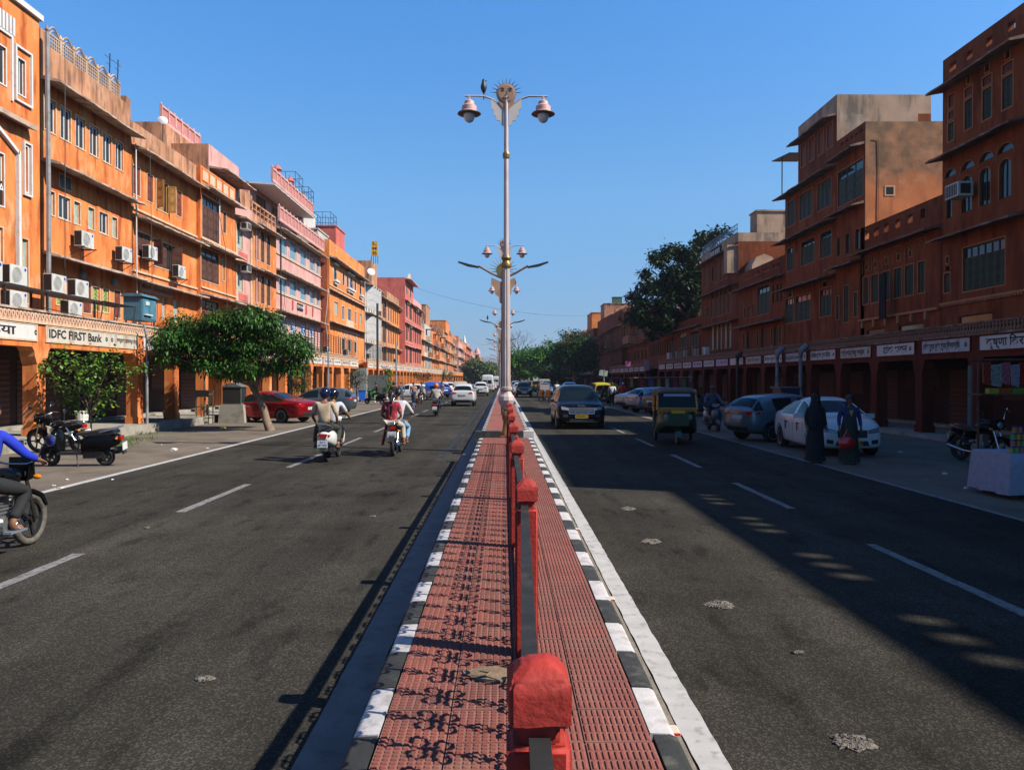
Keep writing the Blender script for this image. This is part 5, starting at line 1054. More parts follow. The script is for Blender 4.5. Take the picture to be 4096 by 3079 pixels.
# ================================================================ street lamps on the median
M_POLE = mat('pale_pink_pole', (.50, .40, .37), .5, .1, var=.08, vs=3, dirt=[((.25, .18, .14), .3, 4, True)])
M_GOLD = mat('old_gold_paint', (.28, .16, .05), .45, .5, var=.2, vs=9)
M_PSHADE = mat('pink_lamp_shade', (.54, .32, .28), .5, var=.08)
M_BROWNM = mat('brown_lamp_rim', (.12, .06, .04), .5, var=.1)
M_BULB = flat('milky_bulb', (.55, .58, .66), .15, spec=.6)
M_SUNF = mat('tan_sun_face', (.36, .20, .13), .7, var=.1, vs=20)
M_WINGM = mat('cream_cut_plate', (.58, .50, .44), .6, var=.08)
M_LED = flat('dark_led_head', (.015, .02, .018), .5)
def sun_lamp(x, y, z0, label, first):
    e_ = empty('street_lamp', (x, y, z0), label=label, cat='street lamp', group='lamp posts along the median')
    def o(n, fn, m, par=e_, loc=None, rx=0, s_=False): return obj(n, cm(('sl', n, m.name), lambda: fn().mesh(n, m, smooth=s_)), par, loc, rx=rx)
    o('pedestal', lambda: MB().lathe([(.16, 0), (.16, .08), (.11, .14), (.08, .35), (.115, .5), (.12, .6), (.07, .68), (.10, .72)], 16), M_GOLD, s_=50)
    o('base_bulb', lambda: MB().lathe([(.10, .72), (.11, .76), (.19, .86), (.225, .96), (.21, 1.06), (.13, 1.16), (.12, 1.2), (.155, 1.24), (.155, 1.3), (.125, 1.32)], 20, flute=.04), M_POLE)
    o('shaft', lambda: MB().lathe([(.115, 1.3), (.10, 4.6)], 20, flute=.14), M_POLE)
    o('collar', lambda: MB().lathe([(.13, 4.55), (.15, 4.62), (.10, 4.72), (.14, 4.8), (.10, 4.88)], 14), M_GOLD, s_=50)
    o('mast', lambda: MB().lathe([(.07, 4.85), (.058, 9.3)], 10), M_POLE, s_=50)
    o('ring', lambda: MB().lathe([(.09, 7.5), (.1, 7.6), (.075, 7.66)], 10), M_GOLD)
    def arms():
        mb = MB()
        for s_ in (-1, 1): mb.tube([(0, 0, 8.7), (s_ * .12, 0, 8.88), (s_ * .35, 0, 9.08), (s_ * .62, 0, 9.17), (s_ * 1.12, 0, 9.17)], .026, 6); mb.tube([(s_ * 1.0, 0, 9.17), (s_ * 1.0, 0, 9.02)], .035, 6)
        return mb
    o('arm', arms, M_POLE, s_=50)
    def plate():
        mb = MB()
        for s_ in (-1, 1):
            mb.prism([(s_ * .07, 8.35), (s_ * .13, 8.4), (s_ * .17, 8.5), (s_ * .26, 8.52), (s_ * .28, 8.62), (s_ * .34, 8.66), (s_ * .33, 8.78), (s_ * .40, 8.84), (s_ * .41, 9.1), (s_ * .2, 8.92), (s_ * .07, 8.8)], -.02, .02, 'Y')
        return mb
    o('wing_plate', plate, M_WINGM)
    o('tan_stem', lambda: MB().prism([(-.05, 8.3), (.05, 8.3), (.055, 8.8), (.22, 9.0), (.2, 9.06), (0, 8.93), (-.2, 9.06), (-.22, 9.0), (-.055, 8.8)], -.035, .035, 'Y'), M_SUNF)
    o('sun_face', lambda: MB().lathe([(.27, -.03), (.27, .03)], 24, (0, 0, 9.24), 'Y').lathe([(.25, -.045), (.2, -.055)], 20, (0, 0, 9.24), 'Y'), M_SUNF)
    def feat():
        mb = MB()
        for s_ in (-1, 1):
            mb.tube([(s_ * .05, -.06, 9.30), (s_ * .10, -.06, 9.33), (s_ * .15, -.06, 9.30)], .008, 4); mb.tube([(s_ * .05, -.06, 9.35), (s_ * .11, -.06, 9.38), (s_ * .17, -.06, 9.35)], .009, 4)
            mb.lathe([(.018, -.055), (.018, -.062)], 6, (s_ * .10, 0, 9.29), 'Y')
        mb.tube([(.02, -.06, 9.3), (.025, -.065, 9.2), (-.02, -.065, 9.19)], .008, 4); mb.tube([(-.08, -.06, 9.13), (-.03, -.06, 9.1), (.03, -.06, 9.1), (.08, -.06, 9.13)], .011, 4); return mb
    o('face_features', feat, M_BROWNM)
    def rays():
        mb = MB()
        for i in range(11):
            t = R(5 + 17 * i); mb.tube([(.26 * math.cos(t), 0, 9.24 + .26 * math.sin(t)), (.42 * math.cos(t), 0, 9.24 + .42 * math.sin(t))], [.013, .004], 4)
        return mb
    o('sun_rays', rays, M_DKMET)
    for s_ in (-1, 1):
        sh = obj('lamp_shade', cm('shade', lambda: MB().lathe([(.07, .34), (.13, .30), (.14, .22), (.2, .17), (.205, .04), (.31, -.02), (.31, -.04), (.19, -.02)], 20).mesh('lamp_shade', M_PSHADE, smooth=40)), e_, (s_ * 1.0, 0, 8.72))
        obj('rim', cm('srim', lambda: MB().lathe([(.315, -.015), (.32, -.035), (.19, -.045)], 20).mesh('rim', M_BROWNM)), sh)
        obj('globe', cm('sglobe', lambda: MB().lathe([(.155, -.03), (.15, -.14), (.11, -.22), (.05, -.26), (.005, -.27)], 16).mesh('globe', M_BULB, smooth=70)), sh)
    return e_
lbl = ['nearest tall pink lamp post with a sun face and a bird on its arm', 'second pink lamp post with a sun face behind the nearest one', 'third pink sun face lamp post down the median', 'fourth pink sun face lamp post down the median', 'fifth pink sun face lamp post down the median', 'sixth pink sun face lamp post down the median', 'seventh pink sun face lamp post, very small', 'eighth pink sun face lamp post, tiny in the distance', 'farthest pink sun face lamp post']
for i, (y, x) in enumerate([(20.55, .07), (43.5, .05), (62, .04), (83.4, 0), (104, 0), (125, -.5), (146, -.8), (168, -1), (190, -1.2)]): sun_lamp(x, y, .46, lbl[i], i == 0)
def led_lamp(x, y, z0, label):
    e_ = empty('street_lamp', (x, y, z0), label=label, cat='street lamp', group='twin LED lamp posts along the median')
    def o(n, fn, m, s_=False): return obj(n, cm(('ll', n), lambda: fn().mesh(n, m, smooth=s_)), e_)
    o('pole', lambda: MB().lathe([(.10, 0), (.07, 6.1)], 8), M_PIPE, 50)
    def arm():
        mb = MB()
        for s_ in (-1, 1): mb.tube([(0, 0, 5.75), (s_ * .5, 0, 5.98), (s_ * 1.05, 0, 6.3)], .05, 6)
        return mb
    o('arm', arm, mat('rusty_arm', (.20, .12, .08), .7, var=.2), 50)
    def head():
        mb = MB()
        for s_ in (-1, 1): mb.prism([(s_ * 1.0, 6.26), (s_ * 1.45, 6.36), (s_ * 1.88, 6.48), (s_ * 1.9, 6.43), (s_ * 1.5, 6.27), (s_ * 1.05, 6.2)], -.09, .09)
        return mb
    o('led_head', head, M_LED)
    def bk():
        mb = MB()
        for s_ in (-1, 1): mb.prism([(s_ * .05, 4.7), (s_ * .16, 4.75), (s_ * .2, 5.0), (s_ * .34, 5.1), (s_ * .36, 5.35), (s_ * .5, 5.5), (s_ * .5, 5.8), (s_ * .05, 5.6)], -.03, .03)
        return mb
    o('cut_bracket', bk, mat('tan_bracket', (.40, .25, .16), .7, var=.15))
    o('sun_face', lambda: MB().lathe([(.3, -.05), (.3, .05)], 16, (0, 0, 6.1), 'Y'), mat('mossy_gold', (.12, .11, .03), .7, var=.3))
    def rays():
        mb = MB()
        for i in range(13): t = R(-10 + 16.5 * i); mb.tube([(.28 * math.cos(t), 0, 6.1 + .28 * math.sin(t)), (.62 * math.cos(t), 0, 6.1 + .62 * math.sin(t))], [.02, .006], 4)
        return mb
    o('sun_rays', rays, mat('dull_gold_rays', (.20, .15, .04), .6))
for i, (x, y) in enumerate([(-.02, 32), (-.1, 63.5), (-.3, 92.5), (-.6, 123), (-.9, 154), (-1.2, 185)]):
    led_lamp(x, y, .46, ['nearest twin arm LED lamp post with spiky sun behind the tall pole', 'second twin arm LED lamp post down the median', 'third twin arm LED lamp post down the median', 'fourth twin arm LED lamp post down the median', 'fifth twin arm LED lamp post, very small', 'farthest twin arm LED lamp post, tiny'][i])
def bird(x, y, z, rz, label, s_=1.0):
    mb = MB(); mb.lathe([(.012, -.13), (.05, -.07), (.07, 0), (.055, .07), (.035, .11), (.04, .14), (.03, .17), (.005, .19)], 10); me = mb.mesh('pigeon', mat('dark_green_grey_feathers', (.02, .03, .03), .5), smooth=70)
    o = obj('pigeon', me, None, (x, y, z + .16 * s_), rz, label=label, cat='bird', sc=s_); 
    MB().prism([(-.02, -.11), (.02, -.11), (.03, -.24), (-.03, -.24)], -.01, .01, 'X').build('tail', MATS['dark_green_grey_feathers'], o, loc=(0, .03, 0))
    MB().tube([(.03, 0, .15), (.075, 0, .14)], [.012, .003], 5).build('beak', M_BLACK, o)
    MB().tube([(-.01, .0, -.08), (0, 0, -.16)], .006, 4).build('leg', M_RTXT, o); MB().tube([(.03, 0, -.06), (.03, 0, -.16)], .006, 4).build('leg', M_RTXT, o)
bird(-.54, 20.55, 9.66, 0, 'dark pigeon perched on the left arm of the nearest pink lamp post', 1.25)
bird(-.95, 62, 9.66, 0, 'dark bird on the left arm of the third pink lamp post', 1.2); bird(.95, 62, 9.66, 0, 'dark bird on the right arm of the third pink lamp post', 1.2); bird(-1.35, 63.5, 6.9, 0, 'dark bird on the left head of the second LED lamp post', 1.2)
# cables over the street
def cable(pts, label, r=.012, sag=1.0):
    (x0, y0, z0), (x1, y1, z1) = pts; P = [(x0 + (x1 - x0) * t, y0 + (y1 - y0) * t, z0 + (z1 - z0) * t - sag * 4 * t * (1 - t)) for t in [i / 16 for i in range(17)]]
    MB().tube(P, r, 4, False).build('overhead_cable', flat('cable_black', (.05, .05, .06), .6), label=label, cat='cable')
cable([(-15, 125, 17.2), (.1, 83, 9.5)], 'thin cable sagging from the rose pink tower to the lamp posts', .014, .3)
cable([(.1, 83, 9.5), (17, 130, 13.2)], 'thin cable from the lamp posts to the far right roofs', .014, .5)
cable([(-13.5, 330, 18), (-.5, 123, 8)], 'thin cable rising from the far spire to the lamp posts', .02, .8)

# ================================================================ vegetation
def leafmat(name, col, var=.5, rough=.45):
    m = mat(name, col, rough, var=var, vs=2.2, spec=.15); b = m.node_tree.nodes['Principled BSDF']; return m
M_LEAF = leafmat('glossy_dark_leaf', (.018, .060, .006)); M_LEAF2 = leafmat('mid_green_leaf', (.050, .145, .012)); M_LEAF3 = leafmat('light_bush_leaf', (.085, .17, .02), .4)
M_LEAFD = leafmat('dull_dark_leaf', (.018, .036, .008)); M_LEAFO = leafmat('olive_leaf', (.08, .11, .03)); M_LEAFY = leafmat('yellow_leaf', (.35, .30, .03), .2)
M_BARK = mat('bark', (.15, .10, .065), .95, var=.3, vs=7, dirt=[((.05, .035, .025), .45, 6, True)], bump=.7, bs=25)
M_BARKL = mat('pale_limewashed_bark', (.21, .15, .10), .95, var=.25, vs=6, dirt=[((.10, .065, .04), .5, 5, False)], bump=.6, bs=25)
def leaves_mesh(name, pos, dirs, ln, wd, m, rs, droop=.5, seg=2):
    """numpy: one bent leaf per (pos, dir); two quads along its length"""
    n = len(pos); up = np.array([0, 0, 1.0]); d = dirs / np.linalg.norm(dirs, axis=1, keepdims=True)
    side = np.cross(d, up) + rs.normal(0, .25, (n, 3)); side /= np.linalg.norm(side, axis=1, keepdims=True)
    L_ = ln * rs.uniform(.6, 1.25, (n, 1)); W_ = wd * rs.uniform(.7, 1.2, (n, 1))
    p0 = pos; p1 = pos + d * L_ * .5; d2 = d + np.array([0, 0, -1.0]) * droop; d2 /= np.linalg.norm(d2, axis=1, keepdims=True); p2 = p1 + d2 * L_ * .55
    V = np.stack([p0, p1 + side * W_ * .5, p1 - side * W_ * .5, p2], 1).reshape(-1, 3)
    me = bpy.data.meshes.new(name); base = np.arange(n)[:, None] * 4; tri = np.concatenate([base + [0, 1, 2], base + [1, 3, 2]], 1).reshape(-1, 3)
    me.from_pydata(V.tolist(), [], tri.tolist())
    ms = m if isinstance(m, (list, tuple)) else [m]
    for x in ms: me.materials.append(x)
    if len(ms) > 1:
        mi = rs.choice(len(ms), n, p=[.80, .17, .03]); me.polygons.foreach_set('material_index', np.repeat(mi, 2).astype(np.int32))
    return me
def limbs(mb, base, top, n, r0, rs, centers, spread=.3):
    """trunk then limbs reaching the clump centres"""
    b, t = np.array(base), np.array(top); mid = (b + t) / 2 + rs.normal(0, .05, 3) * np.linalg.norm(t - b) * .5
    mb.tube([tuple(b - [0, 0, .05]), tuple(b + (mid - b) * .5 + rs.normal(0, .02, 3)), tuple(mid), tuple(t)], [r0 * 1.25, r0, r0 * .9, r0 * .72], 10)
    for c in centers:
        k = t + (c - t) * .5 + rs.normal(0, .08, 3) * np.linalg.norm(c - t) + np.array([0, 0, .08 * np.linalg.norm(c - t)])
        mb.tube([tuple(t), tuple(t + (k - t) * .55), tuple(k), tuple(c)], [r0 * .5, r0 * .38, r0 * .24, r0 * .08], 6)
def tree(name, base, top, clumps, m, label, r0=.12, seed=1, nl=300, ln=.16, wd=.05, droop=.8, bark=None, group=None, cat='tree', twigs=6):
    """clumps: (x,y,z,rx,ry,rz) world positions of leaf masses"""
    rs = np.random.RandomState(seed); e_ = empty(name, base, label=label, cat=cat, group=group); b = np.array(base)
    mb = MB(); cs = [np.array(c[:3]) for c in clumps]; limbs(mb, b, top, 4, r0, rs, cs)
    P, Dd = [], []
    for c in clumps:
        cc = np.array(c[:3]); rr = np.array(c[3:6]); nn = int(nl * (rr[0] * rr[1] * rr[2]) ** (2 / 3) / .3)
        ntw = max(4, nn // twigs); q = rs.normal(0, 1, (ntw, 3)); q /= np.linalg.norm(q, axis=1, keepdims=True); rad = rs.uniform(.45, 1.12, (ntw, 1)) ** .7
        q[:, 2] = np.where(q[:, 2] < -.55, q[:, 2] * .6, q[:, 2]); tp = cc + q * rr * rad
        for _ in range(twigs): off = rs.normal(0, ln * .6, (ntw, 3)); P.append(tp + off); Dd.append(q * [1, 1, .4] + rs.normal(0, .7, (ntw, 3)) - [0, 0, .35 * droop])
        for k in range(min(8, ntw)): mb.tube([tuple(cc), tuple((cc + tp[k]) / 2 + rs.normal(0, .03, 3)), tuple(tp[k])], [r0 * .1, r0 * .07, r0 * .03], 4, False)
    for i in range(len(mb.v)): mb.v[i] = tuple(np.array(mb.v[i]) - b)
    mb.build('trunk', bark or M_BARK, e_, smooth=60)
    P = np.concatenate(P) - b; obj('crown', leaves_mesh('crown', P, np.concatenate(Dd), ln, wd, m, rs, droop), e_, kind='stuff')
    return e_
rs0 = np.random.RandomState(12)
# the leaning tree: a low wide crown of drooping leaf sprays
cl = []
for (u, v, r_) in [(375, 735, .55), (400, 705, .5), (440, 700, .6), (480, 700, .55), (520, 705, .6), (565, 705, .6), (600, 715, .55), (640, 735, .5), (655, 760, .42), (420, 745, .6), (470, 750, .65), (520, 745, .7), (570, 745, .65), (615, 760, .55), (400, 775, .45), (450, 785, .5), (500, 790, .55), (545, 790, .5), (590, 790, .45), (370, 765, .35), (630, 785, .4)]:
    for dy in (-.6, .7):
        Y = 29.4 + dy + rs0.uniform(-.5, .5); k_ = rs0.uniform(.6, 1.25); cl.append(((u - 1088) * Y / 1637 + rs0.uniform(-.15, .15), Y, 2 + (818 - v) * Y / 1637 + rs0.uniform(-.18, .18), r_ * k_, r_ * k_, r_ * .62 * k_))
tree('leaning_tree', (-8.98, 29.3, 0), (-9.75, 29.4, 1.75), cl, [M_LEAF, M_LEAF2, M_LEAF3], 'leaning street tree with a wide crown of drooping glossy leaves', r0=.15, seed=3, nl=800, ln=.23, wd=.065, droop=1.0, bark=M_BARKL, twigs=7)
# the broad leaved bush by the first pillar
cl = []
for (u, v, r_) in [(110, 800, .22), (130, 830, .25), (165, 790, .3), (200, 810, .3), (240, 790, .28), (280, 800, .22), (315, 795, .16), (150, 760, .18), (120, 770, .12), (200, 770, .22), (250, 770, .15), (185, 840, .3), (220, 850, .28), (160, 860, .2), (265, 840, .15), (210, 885, .22), (232, 870, .18), (175, 880, .15), (290, 825, .1), (100, 785, .1)]:
    Y = 22.2 + rs0.uniform(-.4, .4); cl.append(((u - 1088) * Y / 1637, Y, 2 + (818 - v) * Y / 1637, r_ * 1.25, r_, r_ * 1.05))
tree('broadleaf_bush', (-12.1, 22.3, 0), (-12.05, 22.25, .9), cl, [M_LEAF3, M_LEAF2, M_LEAFY], 'spreading broad leaved bush in front of the bank arcade', r0=.028, seed=8, nl=420, ln=.12, wd=.09, droop=.3, twigs=3, cat='bush')
def blob_clumps(u, v, Y, ru, rv, n, r_, seed):
    rs = np.random.RandomState(seed); out = []
    for i in range(n):
        a = rs.uniform(0, 6.283); q = math.sqrt(rs.uniform(0, 1)); yy = Y + rs.uniform(-.6, .6) * ru * Y / 1637
        out.append(((u + ru * q * math.cos(a) - 1088) * yy / 1637, yy, 2 + (818 - v + rv * q * math.sin(a)) * yy / 1637, r_ * rs.uniform(.7, 1.2), r_ * rs.uniform(.7, 1.2), r_ * rs.uniform(.6, 1)))
    return out
def simple_tree(u, v, ru, rv, Y, gu, label, m, n=14, r_=.5, seed=1, nl=140, ln=.25, wd=.12, r0=.1, name='street_tree', bark=None, droop=.6):
    gx = (gu - 1088) * Y / 1637; c = blob_clumps(u, v, Y, ru, rv, n, r_, seed); zt = 2 + (818 - v - rv * .4) * Y / 1637
    return tree(name, (gx, Y, 0), (gx + ((u - 1088) * Y / 1637 - gx) * .6, Y, max(.6, zt - rv * .3 * Y / 1637)), c, m, label, r0, seed, nl, ln, wd, droop, bark)
simple_tree(640, 815, 36, 26, 46, 622, 'small tree behind the leaning tree and grey car', M_LEAF, 12, .45, 21, 150, .22, .07, .06)
simple_tree(770, 818, 22, 17, 66, 772, 'small roadside tree in front of the far arcade pillars', M_LEAFD, 10, .45, 22, 130, .22, .08, .06)
simple_tree(838, 820, 8, 30, 72, 838, 'tall narrow pillar of bright green creeper', M_LEAF2, 14, .38, 23, 200, .2, .1, .07)
simple_tree(914, 810, 12, 8, 100, 914, 'tiny round street tree before the far arcade', M_LEAFD, 7, .5, 24, 90, .3, .12, .06)
simple_tree(958, 812, 24, 8, 170, 950, 'low row of shrubby trees before the distant left arcade', M_LEAFO, 14, 1.0, 25, 50, .5, .25, .12)
simple_tree(1030, 805, 34, 18, 260, 1030, 'hazy olive tree at the end of the left carriageway', M_LEAFO, 22, 2.6, 26, 22, 1.0, .5, .4)
simple_tree(1062, 803, 14, 12, 330, 1062, 'distant olive tree just left of the lamp posts', M_LEAFO, 12, 2.6, 36, 18, 1.2, .6, .4)
simple_tree(1140, 782, 36, 22, 150, 1150, 'big bright green tree nearest the median on the right', M_LEAF2, 24, 1.7, 27, 60, .55, .3, .35)
simple_tree(1185, 780, 34, 24, 140, 1190, 'big bright green tree between the median tree and the dark round one', M_LEAF2, 24, 1.7, 28, 60, .55, .3, .35)
simple_tree(1245, 762, 38, 32, 115, 1240, 'rounded dark green tree in front of the right row', M_LEAF, 26, 1.35, 29, 75, .5, .25, .3)
simple_tree(1120, 806, 16, 12, 240, 1120, 'pale distant tree beside the median on the right', M_LEAFO, 12, 2.2, 30, 20, 1, .5, .3)
simple_tree(1205, 812, 40, 12, 130, 1215, 'dark shrubby tree under the right row trees', M_LEAFD, 16, 1.1, 31, 60, .5, .3, .2)
simple_tree(1320, 808, 50, 10, 105, 1325, 'dark hedge like tree beside the market stalls', M_LEAFD, 14, .8, 33, 60, .4, .2, .15)
# great dark tree above the low buildings on the right
cl = []
for (u, v, ru, rv) in [(1365, 640, 18, 8), (1400, 625, 26, 16), (1440, 615, 34, 26), (1380, 655, 24, 12), (1425, 560, 24, 14), (1455, 548, 24, 18), (1490, 560, 26, 26), (1395, 590, 14, 10), (1440, 660, 36, 30), (1480, 620, 40, 40), (1395, 690, 26, 22), (1430, 700, 22, 20), (1380, 675, 20, 14), (1520, 520, 20, 14), (1545, 505, 16, 10), (1505, 590, 24, 34), (1460, 590, 30, 24), (1500, 650, 22, 20), (1405, 725, 12, 8), (1360, 690, 14, 14), (1565, 500, 10, 7), (1500, 530, 14, 12), (1470, 690, 20, 10), (1500, 625, 22, 24), (1508, 660, 14, 14)]:
    for k in range(4):
        Y = 78 + rs0.uniform(-2.5, 2.5); uu = u + rs0.uniform(-.6, .6) * ru; vv = v + rs0.uniform(-.6, .6) * rv; r_ = .5 * (ru + rv) * Y / 1637 * .62
        cl.append(((uu - 1088) * Y / 1637, Y, 2 + (818 - vv) * Y / 1637, r_ * 1.1, r_, r_ * .75))
tree('great_tree', (19.9, 78, 0), (20.0, 78, 7.5), cl, M_LEAFD, 'great dark spreading tree rising over the low buildings on the right', bark=mat('dark_bark', (.035, .025, .018), .95), r0=.30, seed=40, nl=190, ln=.42, wd=.26, droop=.4)
# bare trees in the distance
def bare_tree(x, y, h, seed, label):
    rs = random.Random(seed); e_ = empty('bare_tree', (x, y, 0), label=label, cat='tree'); mb = MB(); tw = MB()
    def br(p, d, l, r, dep, bm_):
        q = p + d * l; bm_.tube([tuple(p), tuple((p + q) / 2 + Vector((rs.uniform(-1, 1), rs.uniform(-1, 1), 0)) * l * .06), tuple(q)], [r, r * .8, r * .6], 5 if dep > 3 else 3, False)
        if dep <= 0: return
        for k in range(3):
            nd = (d + Vector((rs.uniform(-.9, .9), rs.uniform(-.9, .9), rs.uniform(-.15, .6)))).normalized(); br(q if k else p + d * l * .7, nd, l * rs.uniform(.6, .85), r * .55, dep - 1, tw if dep < 4 else bm_)
    br(Vector((0, 0, -.1)), Vector((.05, 0, 1)), h * .33, h * .028, 6, mb)
    mb.build('trunk', M_BARK, e_); tw.build('crown', mat('grey_twigs', (.16, .12, .10), .9, var=.1), e_, kind='stuff')
bare_tree(4.8, 215, 16, 2, 'tall bare leafless tree above the green trees'); bare_tree(13, 220, 12, 5, 'second bare greyish tree to the right of the tall one'); bare_tree(20, 225, 10, 9, 'low bare tree in front of the distant roofs')
# sapling in its guard
tg = empty('tree_guard', (-13.2, 33.6, 0), label='rusty iron tree guard with a thin trunk inside near the leaning tree', cat='tree guard')
mb = MB()
for i in range(4): mb.box(-.28 + .52 * (i % 2), -.24 + .52 * (i % 2), -.28 + .52 * (i // 2), -.24 + .52 * (i // 2), 0, 1.5)
for z in (.25, .75, 1.3): mb.box(-.28, .28, -.28, -.25, z, z + .04).box(-.28, .28, .25, .28, z, z + .04).box(-.28, -.25, -.28, .28, z, z + .04).box(.25, .28, -.28, .28, z, z + .04)
mb.build('cage', mat('rusty_green_metal', (.07, .08, .05), .8, var=.3, dirt=(.12, .05, .02), da=.5, ds=6), tg)
MB().box(-.3, .3, -.31, -.29, 1.2, 1.5).build('tin_plate', M_DKMET, tg)
tree('sapling', (-13.2, 33.6, 0), (-13.2, 33.6, 1.9), [(-13.3, 33.6, 2.6, .4, .4, .3), (-12.9, 33.5, 2.8, .3, .3, .3)], M_LEAF, 'thin sapling growing inside the iron tree guard', r0=.06, seed=5, nl=200, ln=.2, wd=.05)
# grass tufts at the kerb on the left
rs = np.random.RandomState(4); P = []; 
for (x, y, s_, n) in [(-12.2, 24.4, .4, 160), (-11.6, 23.0, .25, 90), (-11.2, 22.2, .2, 70), (-12.9, 27.2, .3, 80)]: P.append(np.array([x, y, 0]) + rs.normal(0, 1, (n, 3)) * [s_, s_ * .6, 0])
P = np.concatenate(P); obj('grass', leaves_mesh('grass', P, rs.normal(0, .4, (len(P), 3)) + [0, 0, 1], .16, .02, M_LEAF2, rs, .3), label='small weed tufts along the arcade step on the left', cat='weeds', kind='stuff')
rs = np.random.RandomState(14); P = np.concatenate([np.array([-7.9 - k * .03, 9 + k * 1.3, 0]) + rs.normal(0, 1, (5, 3)) * [.08, .2, 0] for k in range(3)])
# ---------------------------------------------------------------- street clutter
def crumple(name, x, y, z, s_, m, label, cat, seed, flatn=.5):
    rsx = random.Random(seed); bm = bmesh.new(); bmesh.ops.create_icosphere(bm, subdivisions=2, radius=s_)
    for v_ in bm.verts: v_.co *= rsx.uniform(.65, 1.2); v_.co.z = max(-s_ * .3 * flatn, v_.co.z * flatn)
    me = bpy.data.meshes.new(name); bm.to_mesh(me); bm.free(); me.materials.append(m); return obj(name, me, None, (x, y, z + s_ * .3 * flatn), label=label, cat=cat)
M_PAPER = flat('litter_white', (.5, .5, .5), .6); M_YPL = flat('yellow_plastic', (.55, .45, .01), .4)
def G(u, v): return gp(u, v)
crumple('litter', *G(378, 972), 0, .11, M_PAPER, 'crumpled white paper at the road edge near the leaning tree', 'litter', 1)
crumple('plastic_bag', -11.3, 30.6, 0, .16, M_YPL, 'bright yellow plastic bag on the dirt below the tree guard', 'plastic bag', 2, .4)
for i, (u, v, s_, l_) in enumerate([(150, 1035, .035, 'tiny white scrap nearest the motorbike on the left shoulder'), (121, 1048, .035, 'tiny white scrap on the left shoulder by the edge line'), (247, 1035, .03, 'tiny scrap on the left road just inside the edge line'), (352, 960, .03, 'tiny white scrap beside the crumpled paper'), (3611 / 1.8517, 1811 / 1.8517, .06, 'small pale scrap on the right shoulder beyond the white sedan'), (3793 / 1.8517, 1899 / 1.8517, .06, 'small pale bag on the dark right shoulder'), (3880 / 1.8517, 1957 / 1.8517, .05, 'small white wrapper on the right shoulder near the cloth table')]):
    crumple('litter', *G(u, v), 0, s_, M_PAPER, l_, 'litter', 30 + i)
ut = empty('utility_cabinet', (-12.35, 34.9, 0), label='dark grey slanted roof cabinet on a concrete base left of the red car', cat='cabinet')
MB().prism([(-.6, 0), (.6, 0), (.52, .82), (-.52, .82)], -.42, .42, 'Y').build('base', M_CONC, ut); MB().box(-.42, .42, -.36, .36, .823, 1.62).build('body', M_GREYM, ut)
MB().prism([(-.5, 1.625), (.5, 1.625), (.08, 1.82), (-.08, 1.82)], -.42, .42).build('top', M_GREYM, ut); MB().box(.42, .435, -.3, .3, .9, 1.55).box(-.4, .4, -.372, -.36, .9, 1.55).build('door', M_DKMET, ut)
def bin_(x, y, rz, m, label, s_=1, tilt=0):
    e_ = empty('wheelie_bin', (x, y, 0), rz, label=label, cat='bin', group='litter bins on the left shoulder'); e_.rotation_euler = (0, tilt, rz); e_.scale = (s_,) * 3
    MB().prism([(-.24, .08), (.24, .08), (.31, .95), (-.31, .95)], -.28, .28, 'Y').build('body', m, e_); MB().box(-.34, .34, -.32, .30, .95, 1.02).build('top', m, e_)
    MB().lathe([(.09, -.33), (.09, -.28)], 10, (-.2, 0, .09), 'Y').build('wheel', M_BLACK, e_); MB().lathe([(.09, .28), (.09, .33)], 10, (-.2, 0, .09), 'Y').build('wheel', M_BLACK, e_)
MB_BLUE = flat('bin_blue', (.01, .10, .50), .45); MB_GREEN = flat('bin_green', (.04, .25, .06), .5)
bin_(-12.3, 66, .1, MB_BLUE, 'upright blue wheelie bin beside the litter'); bin_(-13.4, 66.3, .3, MB_BLUE, 'tilted blue wheelie bin left of the upright one', 1, -.45); bin_(-11.7, 67, 0, MB_GREEN, 'green wheelie bin behind the upright blue one')
for k in range(6): crumple('litter', -11 + k * .38 + .1 * (k % 2), 64.5 - .3 * (k % 3), 0, .16, M_PAPER, ['white rubbish by the blue bins, leftmost piece', 'white rubbish by the blue bins, second piece', 'white rubbish by the blue bins, third piece', 'white rubbish by the blue bins, fourth piece', 'white rubbish by the blue bins, fifth piece', 'white rubbish by the blue bins, rightmost piece'][k], 'litter', 60 + k)
for x, y, w_, h_, m_, l_ in [(-12.0, 72, 2.1, 1.75, M_GREYM, 'large dark grey two door electrical cabinet on a plinth'), (-13.5, 71.5, 1.3, 2.4, mat('pale_metal', (.25, .25, .23), .6, var=.15), 'tall pale electrical cabinet left of the dark one')]:
    e_ = empty('utility_cabinet', (x, y, 0), label=l_, cat='cabinet'); MB().box(-w_ / 2 - .1, w_ / 2 + .1, -.5, .5, 0, .6).build('base', M_CONC, e_); MB().box(-w_ / 2, w_ / 2, -.4, .4, .603, .6 + h_).build('body', m_, e_)
    MB().box(-w_ / 2 + .04, -.02, -.42, -.4, .7, .5 + h_).build('door', m_, e_); MB().box(.02, w_ / 2 - .04, -.42, -.4, .7, .5 + h_).build('door', m_, e_)
crumple('brush_heap', -7.2, 64, 0, .55, mat('dry_brush', (.12, .05, .03), .9, var=.4), 'heap of dry brown branches beside the pink shirted man', 'heap', 77, .8)
pipe([(-13.2, 57.2, 0), (-13.2, 57.2, 4.0), (-13.1, 57.2, 4.2)], .07, M_PIPE, 'grey pole before the arcade pillars beside the small roadside tree', 'utility_pole', 'pole')
pipe([(-12.6, 75.8, 0), (-12.6, 75.8, 9.5)], .11, M_DKMET, 'dark utility pole at the gap between the left arcades', 'utility_pole', 'pole')
